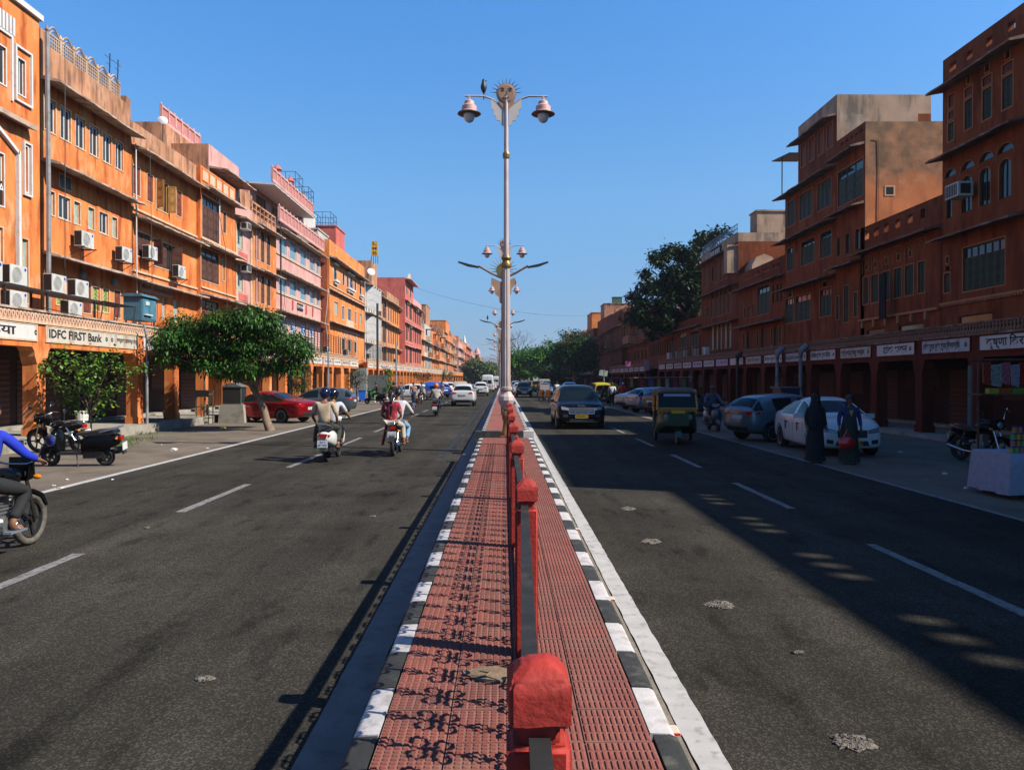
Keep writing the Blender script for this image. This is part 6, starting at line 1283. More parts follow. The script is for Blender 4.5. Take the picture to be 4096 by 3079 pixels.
pipe([(-11.6, 82, 0), (-11.6, 82, 6)], .09, M_PIPE, 'grey utility pole beside the creeper column', 'utility_pole', 'pole')
pipe([(9.8, 74.3, 0), (9.8, 74, 2.9)], .08, M_PIPE, 'grey pole among the market stalls on the right', 'utility_pole', 'pole')
bk = MB().lathe([(.2, 0), (.24, .35), (.26, .36), (.24, .30)], 14).build('bucket', M_WHITE, loc=(-15.6, 28.2, .45), label='white plastic bucket against the shutters under the arcade', cat='bucket')
e_ = empty('blue_cupboard', (12.2, 32.6, .1), label='dark blue metal cupboard standing in the shade of the right arcade', cat='cupboard'); MB().box(-.4, .4, -.5, .5, 0, 1.5).build('body', flat('navy_paint', (.01, .015, .05), .5), e_); MB().box(-.5, .45, -.6, .6, 1.5, 1.56).build('top', M_GREYM, e_)
# ================================================================ vehicles (front towards local +y, origin on the ground)
from mathutils.bvhtree import BVHTree
M_TYRE = mat('tyre_rubber', (.018, .017, .016), .85, var=.2, vs=12); M_TYRED = mat('dusty_tyre', (.10, .09, .07), .9, var=.3, vs=14)
M_CHROME = flat('chrome', (.45, .45, .45), .18, 1.0); M_ALLOY = flat('alloy_silver', (.40, .40, .40), .3, .8); M_ALLOYD = flat('dark_alloy', (.06, .06, .06), .35, .7)
M_PLAST = mat('black_plastic', (.018, .018, .018), .6, var=.1); M_CGLASS = flat('car_glass', (.006, .011, .012), .06, spec=.15); M_HEAD = flat('headlamp_glass', (.16, .17, .19), .08, spec=.9)
M_TAIL = flat('red_tail_lamp', (.35, .008, .008), .15, spec=.8); M_PLW = flat('number_plate_white', (.55, .55, .55), .5); M_PLY = flat('number_plate_yellow', (.55, .30, .01), .5); M_AMB = flat('amber_lamp', (.6, .18, .01), .2)
M_SEAT = mat('black_seat_vinyl', (.022, .019, .018), .5, var=.2, vs=8)
def paint(name, col, metal=.3, rough=.3): return mat(name, col, rough, metal, var=.05, vs=1.5, coat=.35, spec=.4)
PR = {}
#            y/L    w    zlow  belt  top   wtop seg
PR['sedan'] = [(-.5, .80, .42, .80, .86, .66, ''), (-.488, .90, .28, .90, .97, .72, ''), (-.41, .97, .22, .93, 1.03, .74, ''), (-.31, 1, .20, .94, 1.06, .74, 'R'), (-.12, 1, .18, .94, 1.40, .66, 'S'), (.0, 1, .18, .93, 1.44, .66, 'P'), (.012, 1, .18, .93, 1.44, .66, 'S'), (.11, 1, .18, .92, 1.40, .66, 'W'), (.27, 1, .18, .91, .98, .78, ''), (.37, .98, .19, .86, .92, .76, ''), (.46, .92, .20, .74, .80, .70, ''), (.492, .82, .24, .60, .66, .6, ''), (.5, .72, .34, .52, .56, .5, '')]
PR['hatch'] = [(-.5, .80, .45, .86, .92, .62, ''), (-.49, .92, .30, .98, 1.08, .70, 'R'), (-.40, .98, .24, .99, 1.42, .64, 'Q'), (-.31, 1, .2, .98, 1.48, .66, 'S'), (-.06, 1, .18, .94, 1.52, .67, 'P'), (-.045, 1, .18, .94, 1.52, .67, 'S'), (.10, 1, .18, .92, 1.46, .66, 'W'), (.27, 1, .18, .92, 1.01, .78, ''), (.38, .97, .2, .86, .93, .74, ''), (.46, .9, .22, .74, .80, .68, ''), (.495, .80, .28, .60, .65, .6, ''), (.5, .7, .36, .52, .56, .5, '')]
PR['suv'] = [(-.5, .84, .50, .92, .98, .62, ''), (-.492, .94, .34, 1.04, 1.12, .70, 'R'), (-.42, .98, .27, 1.06, 1.52, .66, 'Q'), (-.33, 1, .25, 1.05, 1.60, .68, 'S'), (-.04, 1, .24, 1.02, 1.64, .69, 'P'), (-.03, 1, .24, 1.02, 1.64, .69, 'S'), (.12, 1, .24, 1.0, 1.58, .68, 'W'), (.27, 1, .24, 1.0, 1.10, .80, ''), (.38, .98, .25, .97, 1.04, .80, ''), (.465, .93, .27, .90, .95, .76, ''), (.495, .86, .32, .74, .8, .7, ''), (.5, .78, .38, .64, .68, .6, '')]
PR['mpv'] = [(-.5, .86, .45, .92, 1.0, .66, ''), (-.492, .94, .30, 1.04, 1.14, .74, 'R'), (-.44, .98, .24, 1.06, 1.62, .72, 'Q'), (-.38, 1, .2, 1.06, 1.70, .73, 'S'), (-.14, 1, .18, 1.04, 1.74, .74, 'P'), (-.13, 1, .18, 1.04, 1.74, .74, 'S'), (.08, 1, .18, 1.02, 1.72, .73, 'P'), (.09, 1, .18, 1.02, 1.70, .73, 'S'), (.17, 1, .18, 1.02, 1.60, .72, 'W'), (.33, 1, .18, 1.0, 1.10, .82, ''), (.42, .98, .19, .95, 1.02, .80, ''), (.475, .93, .2, .86, .92, .76, ''), (.496, .86, .24, .66, .72, .7, ''), (.5, .8, .30, .54, .58, .6, '')]
PR['van'] = [(-.5, .93, .42, 1.15, 2.4, .78, 'Q'), (-.49, .98, .36, 1.18, 2.52, .82, 'Q'), (-.40, 1, .34, 1.2, 2.56, .84, 'S'), (-.10, 1, .34, 1.2, 2.58, .84, 'P'), (-.09, 1, .34, 1.2, 2.58, .84, 'S'), (.2, 1, .34, 1.2, 2.5, .82, 'W'), (.37, 1, .34, 1.15, 1.3, .82, ''), (.45, .95, .34, 1.05, 1.14, .78, ''), (.49, .9, .36, .85, .9, .7, ''), (.5, .8, .42, .7, .74, .6, '')]
DIM = {'sedan': (4.6, 1.80, .33, (-.285, .30)), 'hatch': (3.95, 1.74, .31, (-.31, .325)), 'suv': (4.35, 1.79, .35, (-.30, .31)), 'mpv': (5.1, 1.98, .36, (-.29, .32)), 'van': (5.9, 1.95, .36, (-.27, .36)), 'dzire': (3.99, 1.73, .31, (-.30, .32))}
PR['dzire'] = [(a, b, c, d + (.04 if c < .3 else 0), e + .06, f, g) for a, b, c, d, e, f, g in PR['sedan']]
def ray_patch(bvh, face, c4, off, n=5, m=3):
    """a small conforming panel on the body: c4 = corners (a,b) seen from front/rear (x,z) or side (y,z)"""
    mb = MB(); rows = []
    for j in range(m + 1):
        row = []
        for i in range(n + 1):
            s, t = i / n, j / m
            a = [(c4[0][k] * (1 - s) + c4[1][k] * s) * (1 - t) + (c4[3][k] * (1 - s) + c4[2][k] * s) * t for k in (0, 1)]
            if face in 'FB': o_ = Vector((a[0], 9 if face == 'F' else -9, a[1])); d = Vector((0, -1 if face == 'F' else 1, 0))
            else: o_ = Vector((9 if face == 'R' else -9, a[0], a[1])); d = Vector((-1 if face == 'R' else 1, 0, 0))
            h = bvh.ray_cast(o_, d)
            if h[0] is None: return None
            row.append(tuple(h[0] + h[1].normalized() * off * (1 if h[1].dot(d) < 0 else -1)))
        rows.append(row)
    mb.grid(rows); back = [[tuple(Vector(p) - (Vector((0, off * 1.5 * (1 if face == 'F' else -1), 0)) if face in 'FB' else Vector((off * 1.5 * (1 if face == 'R' else -1), 0, 0)))) for p in r_] for r_ in rows]
    k = len(mb.v); nc = n + 1; mb.v += [p for r_ in back for p in r_]
    loop = [i for i in range(nc)] + [j * nc + n for j in range(1, m + 1)] + [m * nc + i for i in range(n - 1, -1, -1)] + [j * nc for j in range(m - 1, 0, -1)]
    for a, b in zip(loop, loop[1:] + loop[:1]): mb.f.append((a, b, k + b, k + a)); mb.m.append(0)
    return mb
CARC = {}
def car_parts(kind):
    if kind in CARC: return CARC[kind]
    L, W, wr, axl = DIM[kind]; rows = []; prof = PR[kind]
    for fy, w_, zl, zb, zt, wt, sg_ in prof:
        w = W / 2 * w_; t = W / 2 * wt; gh = zt - zb > .2
        half = [(w * .86, zl), (w * .985, zl + (.17 if kind in ('suv', 'hatch', 'mpv') else .07)), (w, zl + .45 * (zb - zl)), (w * .985, zb - .07), (w * .95, zb), (t if gh else w * .86, zt - (.07 if gh else .02)), (t * .72, zt), ]
        ring = [(0, zl)] + half + [(0, zt + .012)] + [(-a, b) for a, b in half[::-1]]
        rows.append([(a, fy * L, b) for a, b in ring])
    bm = bmesh.new(); V = [[bm.verts.new(p) for p in r_] for r_ in rows]; nc = len(rows[0]); cr = bm.edges.layers.float.new('crease_edge')
    for i in range(len(rows) - 1):
        sg_ = prof[i][6]
        for j in range(nc):
            f = bm.faces.new((V[i][j], V[i][(j + 1) % nc], V[i + 1][(j + 1) % nc], V[i + 1][j])); side = j in (5, 10); top = j in (6, 7, 8, 9); low = j in (0, 1, 14, 15)
            f.material_index = 0
            if side and sg_ in 'SWR' and sg_: f.material_index = 2
            if top and sg_ == 'W': f.material_index = 1
            if top and sg_ == 'R': f.material_index = 3
            if sg_ == 'P' and side: f.material_index = 4
            if low and kind in ('suv', 'hatch', 'mpv'): f.material_index = 4
    bm.faces.new(V[0]); bm.faces.new(V[-1])
    for e in bm.edges:
        js = [r_.index(v_) for v_ in e.verts for r_ in V if v_ in r_]
        if set(js) in ({5}, {11}): e[cr] = .35
        if set(js) in ({6}, {10}): e[cr] = .25
    bmesh.ops.recalc_face_normals(bm, faces=bm.faces)
    me = bpy.data.meshes.new('body'); bm.to_mesh(me); bm.free()
    for k in range(6): me.materials.append(None)
    ob = bpy.data.objects.new('tmp_body', me); COL.objects.link(ob); s = ob.modifiers.new('s', 'SUBSURF'); s.levels = s.render_levels = 2
    cut = MB(); 
    for ay in axl:
        for sx_ in (-1, 1): cut.lathe([(wr + .055, sx_ * (W / 2 - .27)), (wr + .055, sx_ * (W / 2 + .1))], 20, (0, ay * L, wr - .0), 'X')
    cme = cut.mesh('tmp_cut', M_BLACK); cme.materials.clear(); 
    for k in range(6): cme.materials.append(None)
    cme.polygons.foreach_set('material_index', [5] * len(cme.polygons)); co = bpy.data.objects.new('tmp_cut', cme); COL.objects.link(co)
    b = ob.modifiers.new('b', 'BOOLEAN'); b.operation = 'DIFFERENCE'; b.object = co; b.solver = 'EXACT'
    ev = evaluated(ob, 'body'); bpy.data.objects.remove(ob); bpy.data.objects.remove(co)
    bm = bmesh.new(); bm.from_mesh(ev); bvh = BVHTree.FromBMesh(bm); bm.free()
    res = {}
    for nm, idx in (('body', (0, 4, 5)), ('windscreen', (1,)), ('side_window', (2,)), ('rear_window', (3,))):
        bm = bmesh.new(); bm.from_mesh(ev); bmesh.ops.delete(bm, geom=[f for f in bm.faces if f.material_index not in idx or (nm == 'side_window' and f.calc_center_median().x < 0)], context='FACES')
        if nm != 'body': 
            for v_ in bm.verts: v_.co += v_.normal * .004
        m2 = bpy.data.meshes.new(nm); bm.to_mesh(m2); bm.free(); m2.polygons.foreach_set('use_smooth', [True] * len(m2.polygons)); res[nm] = m2
    CARC[kind] = (res, bvh, L, W, wr, axl, rows, prof); return CARC[kind]
def wheel_mesh(r, w_, rimm, spokes=8, tm_=None):
    def ty(): return MB().lathe([(r * .66, -w_ / 2 + .01), (r * .93, -w_ / 2), (r, -w_ / 2 + .03), (r, w_ / 2 - .03), (r * .93, w_ / 2), (r * .66, w_ / 2 - .01)], 24, axis='X').mesh('wheel', tm_ or M_TYRE, smooth=50)
    def ri():
        mb = MB(); mb.lathe([(r * .68, w_ / 2 - .03), (r * .70, w_ / 2 - .005), (r * .64, w_ / 2 - .01), (r * .62, w_ / 2 - .06)], 24, axis='X', cap=False).lathe([(r * .16, w_ / 2 - .06), (r * .14, w_ / 2 - .015)], 10, axis='X')
        for k in range(spokes):
            t = 2 * math.pi * k / spokes; mb.cbox((w_ / 2 - .03, math.cos(t) * r * .4, math.sin(t) * r * .4), (.03, r * .12, r * .56), rx=t - math.pi / 2)
        return mb.mesh('rim', rimm)
    def dk(): return MB().lathe([(r * .66, w_ / 2 - .07), (.01, w_ / 2 - .075)], 20, axis='X').mesh('brake_disc', M_BLACK)
    return cm(('wh', r, w_, tm_ and tm_.name), ty), cm(('ri', r, w_, rimm.name, spokes), ri), cm(('dk', r, w_), dk)
def add_wheels(e_, W, L, wr, axl, rimm, sp=8):
    ty, ri, dk = wheel_mesh(wr, .20, rimm, sp)
    for ay in axl:
        for s_ in (-1, 1):
            w_ = obj('wheel', ty, e_, (s_ * (W / 2 - .13), ay * L, wr), rz=0 if s_ > 0 else math.pi); obj('rim', ri, w_); obj('brake_disc', dk, w_)
def car(kind, x, y, rz, pm, label, rim=None, plate=None, plate_r=None, grille='bars', group='cars and vans in the street', drl=None, roof=None, z=0):
    res, bvh, L, W, wr, axl, rows, prof = car_parts(kind); e_ = empty('parked_car' if 'parked' in label else 'car', (x, y, z), rz, label=label, cat='van' if kind == 'van' else 'car', group=group)
    for nm, me0 in res.items():
        def mk():
            m2 = me0.copy(); m2.materials.clear()
            for q in ([pm, M_CGLASS, M_CGLASS, M_CGLASS, M_PLAST, M_BLACK] if nm == 'body' else [M_CGLASS] * 6): m2.materials.append(q)
            return m2
        o_ = obj(nm, cm(('car', kind, nm, pm.name if nm == 'body' else ''), mk), e_)
        if nm == 'side_window': obj(nm, o_.data, e_, sc=(-1, 1, 1))
    add_wheels(e_, W, L, wr, axl, rim or M_ALLOY, 10 if kind in ('sedan', 'mpv') else 7)
    def P(nm, face, c4, m, off=.008, n=5, mm=3, par=e_):
        def mk():
            r_ = ray_patch(bvh, face, c4, off, n, mm); return r_.mesh(nm, m, smooth=40) if r_ else None
        me = cm(('pt', kind, nm, face, str(c4), m.name), mk)
        return obj(nm, me, par) if me else None
    hw = W / 2; zb = [p for p in prof if p[0] > .3][0][3]
    up = {'sedan': .62, 'dzire': .66, 'hatch': .68, 'suv': .82, 'mpv': .80, 'van': .82}[kind]
    for s_ in (-1, 1):
        a, b = s_ * hw * .46, s_ * hw * .80
        P('headlight', 'F', [(a, up - .06), (b, up - .02), (b, up + .10), (a, up + .03)], M_HEAD if not drl else drl, .012)
        P('fog_lamp', 'F', [(s_ * hw * .55, up - .32), (s_ * hw * .74, up - .30), (s_ * hw * .74, up - .20), (s_ * hw * .55, up - .22)], M_PLAST, .01)
        a, b = s_ * hw * .48, s_ * hw * .80; tz = {'sedan': .80, 'dzire': .84, 'hatch': .92, 'suv': .98, 'mpv': .95, 'van': .95}[kind]
        P('tail_light', 'B', [(a, tz - .05), (b, tz - .08), (b, tz + .06), (a, tz + .02)] if kind != 'van' else [(s_ * hw * .8, .75), (s_ * hw * .9, .75), (s_ * hw * .9, 1.15), (s_ * hw * .8, 1.15)], M_TAIL, .012)
        fc = 'R' if s_ > 0 else 'L'
        P('tail_light', fc, [(-L * .478, tz - .06), (-L * .44, tz - .03), (-L * .43, tz + .04), (-L * .478, tz + .05)], M_TAIL, .01)
        for q in ((.16,) if kind == 'van' else (-.14, .105)):
            P('door_handle', fc, [(q * L - .09, zb - .13), (q * L + .09, zb - .13), (q * L + .09, zb - .10), (q * L - .09, zb - .10)], M_PLAST if pm.name == 'white_car' else M_CHROME, .022, 2, 1)
        for q in (-.175, .005, .20):
            P('door_gap', fc, [(q * L - .005, .3), (q * L + .005, .3), (q * L + .005, zb - .02), (q * L - .005, zb - .02)], M_BLACK, .003, 1, 6)
        mr = MB().cbox((s_ * (hw + .10), L * .185, zb + .10), (.20, .10, .13)).tube([(s_ * (hw - .1), L * .19, zb + .03), (s_ * (hw + .06), L * .19, zb + .07)], .025, 5)
        mo = mr.build('mirror', M_PLAST if kind in ('suv', 'mpv') else pm, e_, smooth=40)
        # pillars along the screen edges
        for (i0, i1) in [(i, i + 1) for i in range(len(prof) - 1) if prof[i][6] in ('W', 'R') and prof[i][6]]:
            a, b = [Vector(rows[i][6]) for i in (i0, i1)]
            if s_ < 0: a.x, b.x = -a.x, -b.x
            mid = (a + b) / 2; h = bvh.find_nearest(mid); pts = []
            for t in (.06, .3, .5, .7, .94):
                q = a.lerp(b, t); h = bvh.find_nearest(q); pts.append(tuple(h[0]))
            MB().tube(pts, .030, 6).build('pillar', pm if i0 else pm, e_, smooth=60)
    gz = up - .02
    if grille == 'bars':
        P('grille', 'F', [(-hw * .42, gz - .14), (hw * .42, gz - .14), (hw * .44, gz + .05), (-hw * .44, gz + .05)], M_PLAST, .010, 6)
    if grille == 'chrome':
        P('grille_frame', 'F', [(-hw * .50, gz - .17), (hw * .50, gz - .17), (hw * .54, gz + .08), (-hw * .54, gz + .08)], M_CHROME, .010, 8)
        gr = P('grille', 'F', [(-hw * .47, gz - .15), (hw * .47, gz - .15), (hw * .51, gz + .06), (-hw * .51, gz + .06)], M_PLAST, .016, 8)
        for k in (1, 2.5, 4): P('grille_slat', 'F', [(-hw * .49, gz - .15 + .035 * k), (hw * .49, gz - .15 + .035 * k), (hw * .49, gz - .145 + .035 * k), (-hw * .49, gz - .145 + .035 * k)], M_CHROME, .02, 8, 1)
        for k in (-3, 0, 3): P('grille_slat', 'F', [(k * hw * .085 - .006, gz - .15), (k * hw * .085 + .006, gz - .15), (k * hw * .085 + .006, gz + .05), (k * hw * .085 - .006, gz + .05)], M_CHROME, .022, 1, 4)
        P('bumper_trim', 'F', [(-hw * .62, .30), (hw * .62, .30), (hw * .62, .325), (-hw * .62, .325)], M_CHROME, .02, 8, 1)
    P('air_intake', 'F', [(-hw * .5, .30), (hw * .5, .30), (hw * .44, .42), (-hw * .44, .42)], M_PLAST, .008, 6)
    P('rear_bumper', 'B', [(-hw * .62, .34 if kind != 'van' else .45), (hw * .62, .34 if kind != 'van' else .45), (hw * .56, .48), (-hw * .56, .48)], M_PLAST, .012, 6)
    if kind == 'van':
        for s_ in (-1, 1): P('rear_window', 'B', [(s_ * hw * .06, 1.3), (s_ * hw * .66, 1.3), (s_ * hw * .62, 1.8), (s_ * hw * .06, 1.8)], M_CGLASS, .01)
        P('rear_door_gap', 'B', [(-.01, .6), (.01, .6), (.01, 2.3), (-.01, 2.3)], M_BLACK, .006, 1, 6)
    if plate or plate is None:
        pz = gz - .27; pc = M_PLY if plate and plate[0] == 'Y' else M_PLW
        h = bvh.ray_cast(Vector((0, 9, pz)), Vector((0, -1, 0)))[0]
        if h:
            p_ = MB().box(-.25, .25, -.01, .015, -.06, .06).build('number_plate', pc, e_, loc=(0, h.y + .015, pz))
            if plate and plate[1:]: text(plate[1:], .105, M_TXT, p_, (0, .018, 0), rz=math.pi, width=.44, off=.003)
    h = bvh.ray_cast(Vector((0, -9, tz - .12)), Vector((0, 1, 0)))[0]
    if h:
        p_ = MB().box(-.25, .25, -.02, .01, -.06, .06).build('number_plate', M_PLW if not plate_r or plate_r[0] != 'Y' else M_PLY, e_, loc=(0, h.y - .012, tz - .14))
        if plate_r: text(plate_r[1:], .09, M_TXT, p_, (0, -.023, 0), width=.42)
    if roof == 'rails':
        for s_ in (-1, 1): MB().tube([(s_ * hw * .66, -L * .36, rows[4][7][2] + .0), (s_ * hw * .68, -L * .2, rows[4][7][2] + .04), (s_ * hw * .68, L * .05, rows[4][7][2] + .02), (s_ * hw * .66, L * .1, rows[4][7][2] - .06)], .022, 5).build('roof_rail', M_ALLOY, e_)
    return e_
C_RED = paint('metallic_red', (.30, .006, .012), .5, .25); C_WH = paint('white_car', (.55, .55, .54), .0, .3); C_BK = mat('black_car', (.004, .004, .005), .18, 0, var=0, coat=0, spec=.10); C_BG = paint('blue_grey_car', (.10, .16, .21), .5, .3)
C_GY = paint('grey_car', (.08, .10, .12), .5, .3); C_SI = paint('silver_car', (.32, .35, .40), .6, .3); C_BL = paint('deep_blue_car', (.01, .04, .25), .3, .3)
LIT = flat('lit_green_headlamp', (.5, .6, .3), .2)
car('sedan', -10.9, 35.4, math.atan2(.93, .37), C_RED, 'parked metallic red saloon car behind the leaning tree trunk', plate_r='WRJ14')
car('hatch', -10.3, 42.5, R(150) - R(60), C_GY, 'parked blue grey hatchback just behind the red saloon')
car('suv', -2.97, 56.8, 0, C_WH, 'white compact SUV with black cladding, nearest in the left lane', plate_r='WRJ14 YC6319', rim=M_ALLOYD)
car('suv', -2.65, 89, 0, C_WH, 'white SUV following between the nearer SUV and the van', plate_r='WRJ')
car('van', -2.35, 112, 0, C_WH, 'tall white passenger van with red stripes in the left lane', plate_r='Y')
car('van', -1.9, 175, 0, C_WH, 'distant small white bus beyond the tall van')
car('hatch', -2.1, 132, 0, C_WH, 'distant white car ahead of the passenger van')
car('mpv', 3.07, 32.3, math.pi, C_BK, 'large black people carrier with chrome grille and yellow number plate', plate='YHR55AM9415', grille='chrome')
text('KIA', .12, M_CHROME, bpy.data.objects[[o.name for o in COL.objects if o.get('label', '').startswith('large black people')][0]], (0, 2.47, .93), rz=math.pi, width=.30, off=.004, name='emblem')
car('suv', 2.2, 83, math.pi, C_BK, 'black SUV with lit headlamps approaching beside the median', plate='W', drl=LIT, grille='chrome')
car('hatch', 1.95, 95, math.pi, C_WH, 'white car behind the black SUV beside the median'); car('suv', 1.9, 118, math.pi, C_WH, 'small distant white car hugging the median on the right')
car('suv', 6.9, 79, math.pi, C_SI, 'silver jeep like car queuing behind the market stalls'); car('hatch', 5.1, 92, math.pi, C_BG, 'blue car in the distant right traffic'); car('sedan', 7.6, 90, math.pi, C_GY, 'dark grey car in the distant right traffic')
car('hatch', 9.35, 24.9, math.atan2(-.94, .34), C_BG, 'parked blue grey hatchback with a red tail lamp behind the white saloon', plate_r='W', rim=M_ALLOY)
dz = car('dzire', 8.95, 21.1, math.pi - R(3), C_WH, 'parked white saloon with red ribbons on its door handles, right side shade', plate='Y 0763', grille='bars')
for q in (-.14, .105):
    MB().prism([(-.02, 0), (.02, 0), (.05, -.2), (.0, -.24)], -.006, .006, 'X').build('ribbon', flat('dark_red_ribbon', (.2, .01, .01), .6), dz, loc=(-.88 if 0 else .885, q * 3.99, .82))
car('sedan', 9.6, 50, R(-62), C_SI, 'parked silver saloon seen from behind on the right shoulder'); car('hatch', 9.3, 44.8, R(-70), C_SI, 'parked pale silver hatchback between the silver saloon and the grey one'); car('hatch', 9.6, 41.2, R(-66), C_GY, 'parked dark grey hatchback nearest of the angled cars on the right')
car('hatch', -9.2, 74, math.pi / 2, C_WH, 'parked white hatchback broadside behind the pink shirted man'); car('suv', -8.0, 92, R(60), C_WH, 'parked white SUV behind the blue three wheeler'); car('hatch', -7.4, 82, R(40), C_BL, 'parked deep blue car beside the blue three wheeler'); car('sedan', -9.5, 88, R(90), C_GY, 'parked dark car behind the white hatchback')
for i, (x, y) in enumerate([(-9.5, 105), (-9.3, 118), (-9.4, 134), (-9.6, 150)]): car('hatch', x, y, R(80), [C_SI, C_WH, C_GY, C_WH][i], ['parked silver car far down the left shoulder', 'parked white car far down the left shoulder', 'parked dark car far down the left shoulder', 'last parked white car far down the left shoulder'][i])
# ---------------------------------------------------------------- three wheelers
def rick(x, y, rz, low, hi, roofm, label, tarp=False, txt=None):
    e_ = empty('auto_rickshaw', (x, y, 0), rz, label=label, cat='auto rickshaw', group='auto rickshaws'); W = .64
    # tub
    rows = []
    for yy, w_, z0, z1 in [(-1.25, .60, .42, 1.0), (-1.2, .64, .36, 1.05), (-.5, .65, .32, .95), (-.35, .65, .30, .42), (.25, .64, .30, .42), (.42, .62, .34, .80), (.75, .56, .46, .98), (1.0, .46, .54, 1.02), (1.12, .32, .58, 1.0)]:
        rows.append([(-w_ * .9, yy, z0), (w_ * .9, yy, z0), (w_, yy, z0 + .1), (w_, yy, (z0 + z1) / 2), (w_ * .97, yy, z1), (-w_ * .97, yy, z1), (-w_, yy, (z0 + z1) / 2), (-w_, yy, z0 + .1)])
    mb = MB().grid(rows, closed=True); mb.f += [tuple(range(8)), tuple(range(64, 72))]; mb.m += [0, 0]; mb.build('body', low, e_, smooth=40)
    # cowl under the screen
    MB().prism([(-.60, .93), (.60, .93), (.60, 1.12), (-.60, 1.12)], .70, .78).build('dashboard_panel', hi, e_)
    mb = MB(); 
    for s_ in (-1, 1): mb.tube([(s_ * .60, .76, 1.05), (s_ * .57, .62, 1.58), (s_ * .52, .58, 1.64)], .035, 6); mb.tube([(s_ * .62, -.42, .95), (s_ * .60, -.42, 1.62)], .025, 6)
    mb.tube([(-.57, .62, 1.6), (.57, .62, 1.6)], .04, 6).tube([(-.60, .77, 1.08), (.60, .77, 1.08)], .035, 6); mb.build('screen_frame', hi, e_, smooth=50)
    MB().prism([(.755, 1.1), (.615, 1.58), (.605, 1.58), (.745, 1.1)], -.56, .56, 'X').build('windscreen', M_CGLASS, e_)
    rf = []
    for yy, z_, w_ in [(-1.3, 1.28, .60), (-1.22, 1.5, .62), (-.95, 1.66, .63), (-.2, 1.72, .64), (.45, 1.70, .62), (.70, 1.62, .58)]: rf.append([(-w_ - .02, yy, z_ - .16), (-w_, yy, z_ - .05), (-w_ * .7, yy, z_), (w_ * .7, yy, z_), (w_, yy, z_ - .05), (w_ + .02, yy, z_ - .16)])
    under = [[(a, b, c - .05) for a, b, c in r_] for r_ in rf]; mb = MB().grid(rf).grid(under)
    mb.build('canopy', roofm, e_, smooth=40)
    if tarp or True:
        MB().prism([(-1.26, .95), (-1.31, 1.3), (-1.2, 1.52), (-.95, 1.64), (-.55, 1.66), (-.5, .95)], -.645, -.63, 'X').prism([(-1.26, .95), (-1.31, 1.3), (-1.2, 1.52), (-.95, 1.64), (-.55, 1.66), (-.5, .95)], .63, .645, 'X').box(-.62, .62, -1.31, -1.28, 1.0, 1.35).build('side_flap', roofm if tarp else hi, e_)
    MB().box(-.2, .2, -1.325, -1.312, 1.1, 1.3).build('rear_window', M_CGLASS, e_)
    MB().box(-.5, .5, -1.0, -.5, .5, .75).box(-.5, .5, -1.1, -.98, .7, 1.2).box(-.25, .25, -.1, .2, .45, .75).build('seat', M_SEAT, e_)
    for s_ in (-1, 1):
        MB().lathe([(.075, 0), (.08, .03), (.06, .05)], 12, (s_ * .40, 0, 0), 'Y').build('headlight', M_HEAD, e_, loc=(-s_ * .06, 1.07, .84)); MB().box(s_ * .5 - .05, s_ * .5 + .05, -1.27, -1.245, .75, .9).build('tail_light', M_TAIL, e_)
        MB().tube([(s_ * .6, .7, 1.15), (s_ * .78, .75, 1.2)], .012, 4).cbox((s_ * .82, .75, 1.22), (.12, .03, .14)).build('mirror', M_PLAST, e_)
    ty, ri, dk = wheel_mesh(.22, .10, M_ALLOY, 6)
    for wx, wy in ((-.55, -.9), (.55, -.9), (0, .95)):
        w_ = obj('wheel', ty, e_, (wx, wy, .22)); obj('rim', ri, w_)
    MB().prism([(.72, .36), (.8, .5), (1.0, .53), (1.2, .42), (1.26, .25), (1.2, .28), (.98, .46), (.8, .42)], -.09, .09, 'X').build('mudguard', low, e_)
    MB().box(-.2, .2, 1.115, 1.13, .96, 1.06).build('number_plate', M_PLY if txt else M_PLW, e_)
    if txt:
        MB().box(-.40, .40, .66, .675, 1.46, 1.54).build('screen_banner', flat('lilac_banner', (.35, .35, .6), .5), e_, loc=(0, -.012, 0))
    return e_
RG = paint('rickshaw_green', (.006, .036, .013), 0, .45); RYL = paint('rickshaw_yellow', (.42, .17, .01), 0, .5); RB = paint('rickshaw_blue', (.008, .07, .36), 0, .45); RCV = mat('grey_canvas', (.09, .09, .08), .9, var=.2); RTAN = mat('tan_canvas', (.36, .28, .18), .9, var=.15)
rick(5.4, 23.8, math.pi - R(8), RG, RYL, RCV, 'green and yellow auto rickshaw in the shade of the right carriageway', txt='x')
rick(-6.6, 71.5, 0, C_WH, RB, RB, 'blue and white three wheeler on the left shoulder', tarp=True)
rick(-4.3, 76, 0, RG, RTAN, RTAN, 'auto rickshaw with a tan canvas hood behind the white SUV', tarp=True)
rick(7.7, 60, math.pi / 2 + .3, RG, RYL, mat('yellow_canvas', (.42, .36, .02), .8, var=.1), 'yellow hooded auto rickshaw standing behind the black people carrier', tarp=True)
rick(3.2, 103, math.pi, RG, RYL, RCV, 'distant yellow auto rickshaw behind the black SUV'); rick(4.6, 108, math.pi, RG, RYL, RCV, 'more distant yellow auto rickshaw further right'); rick(-5.4, 96, 0, RG, RYL, RCV, 'dark hooded auto rickshaw between the left vans')
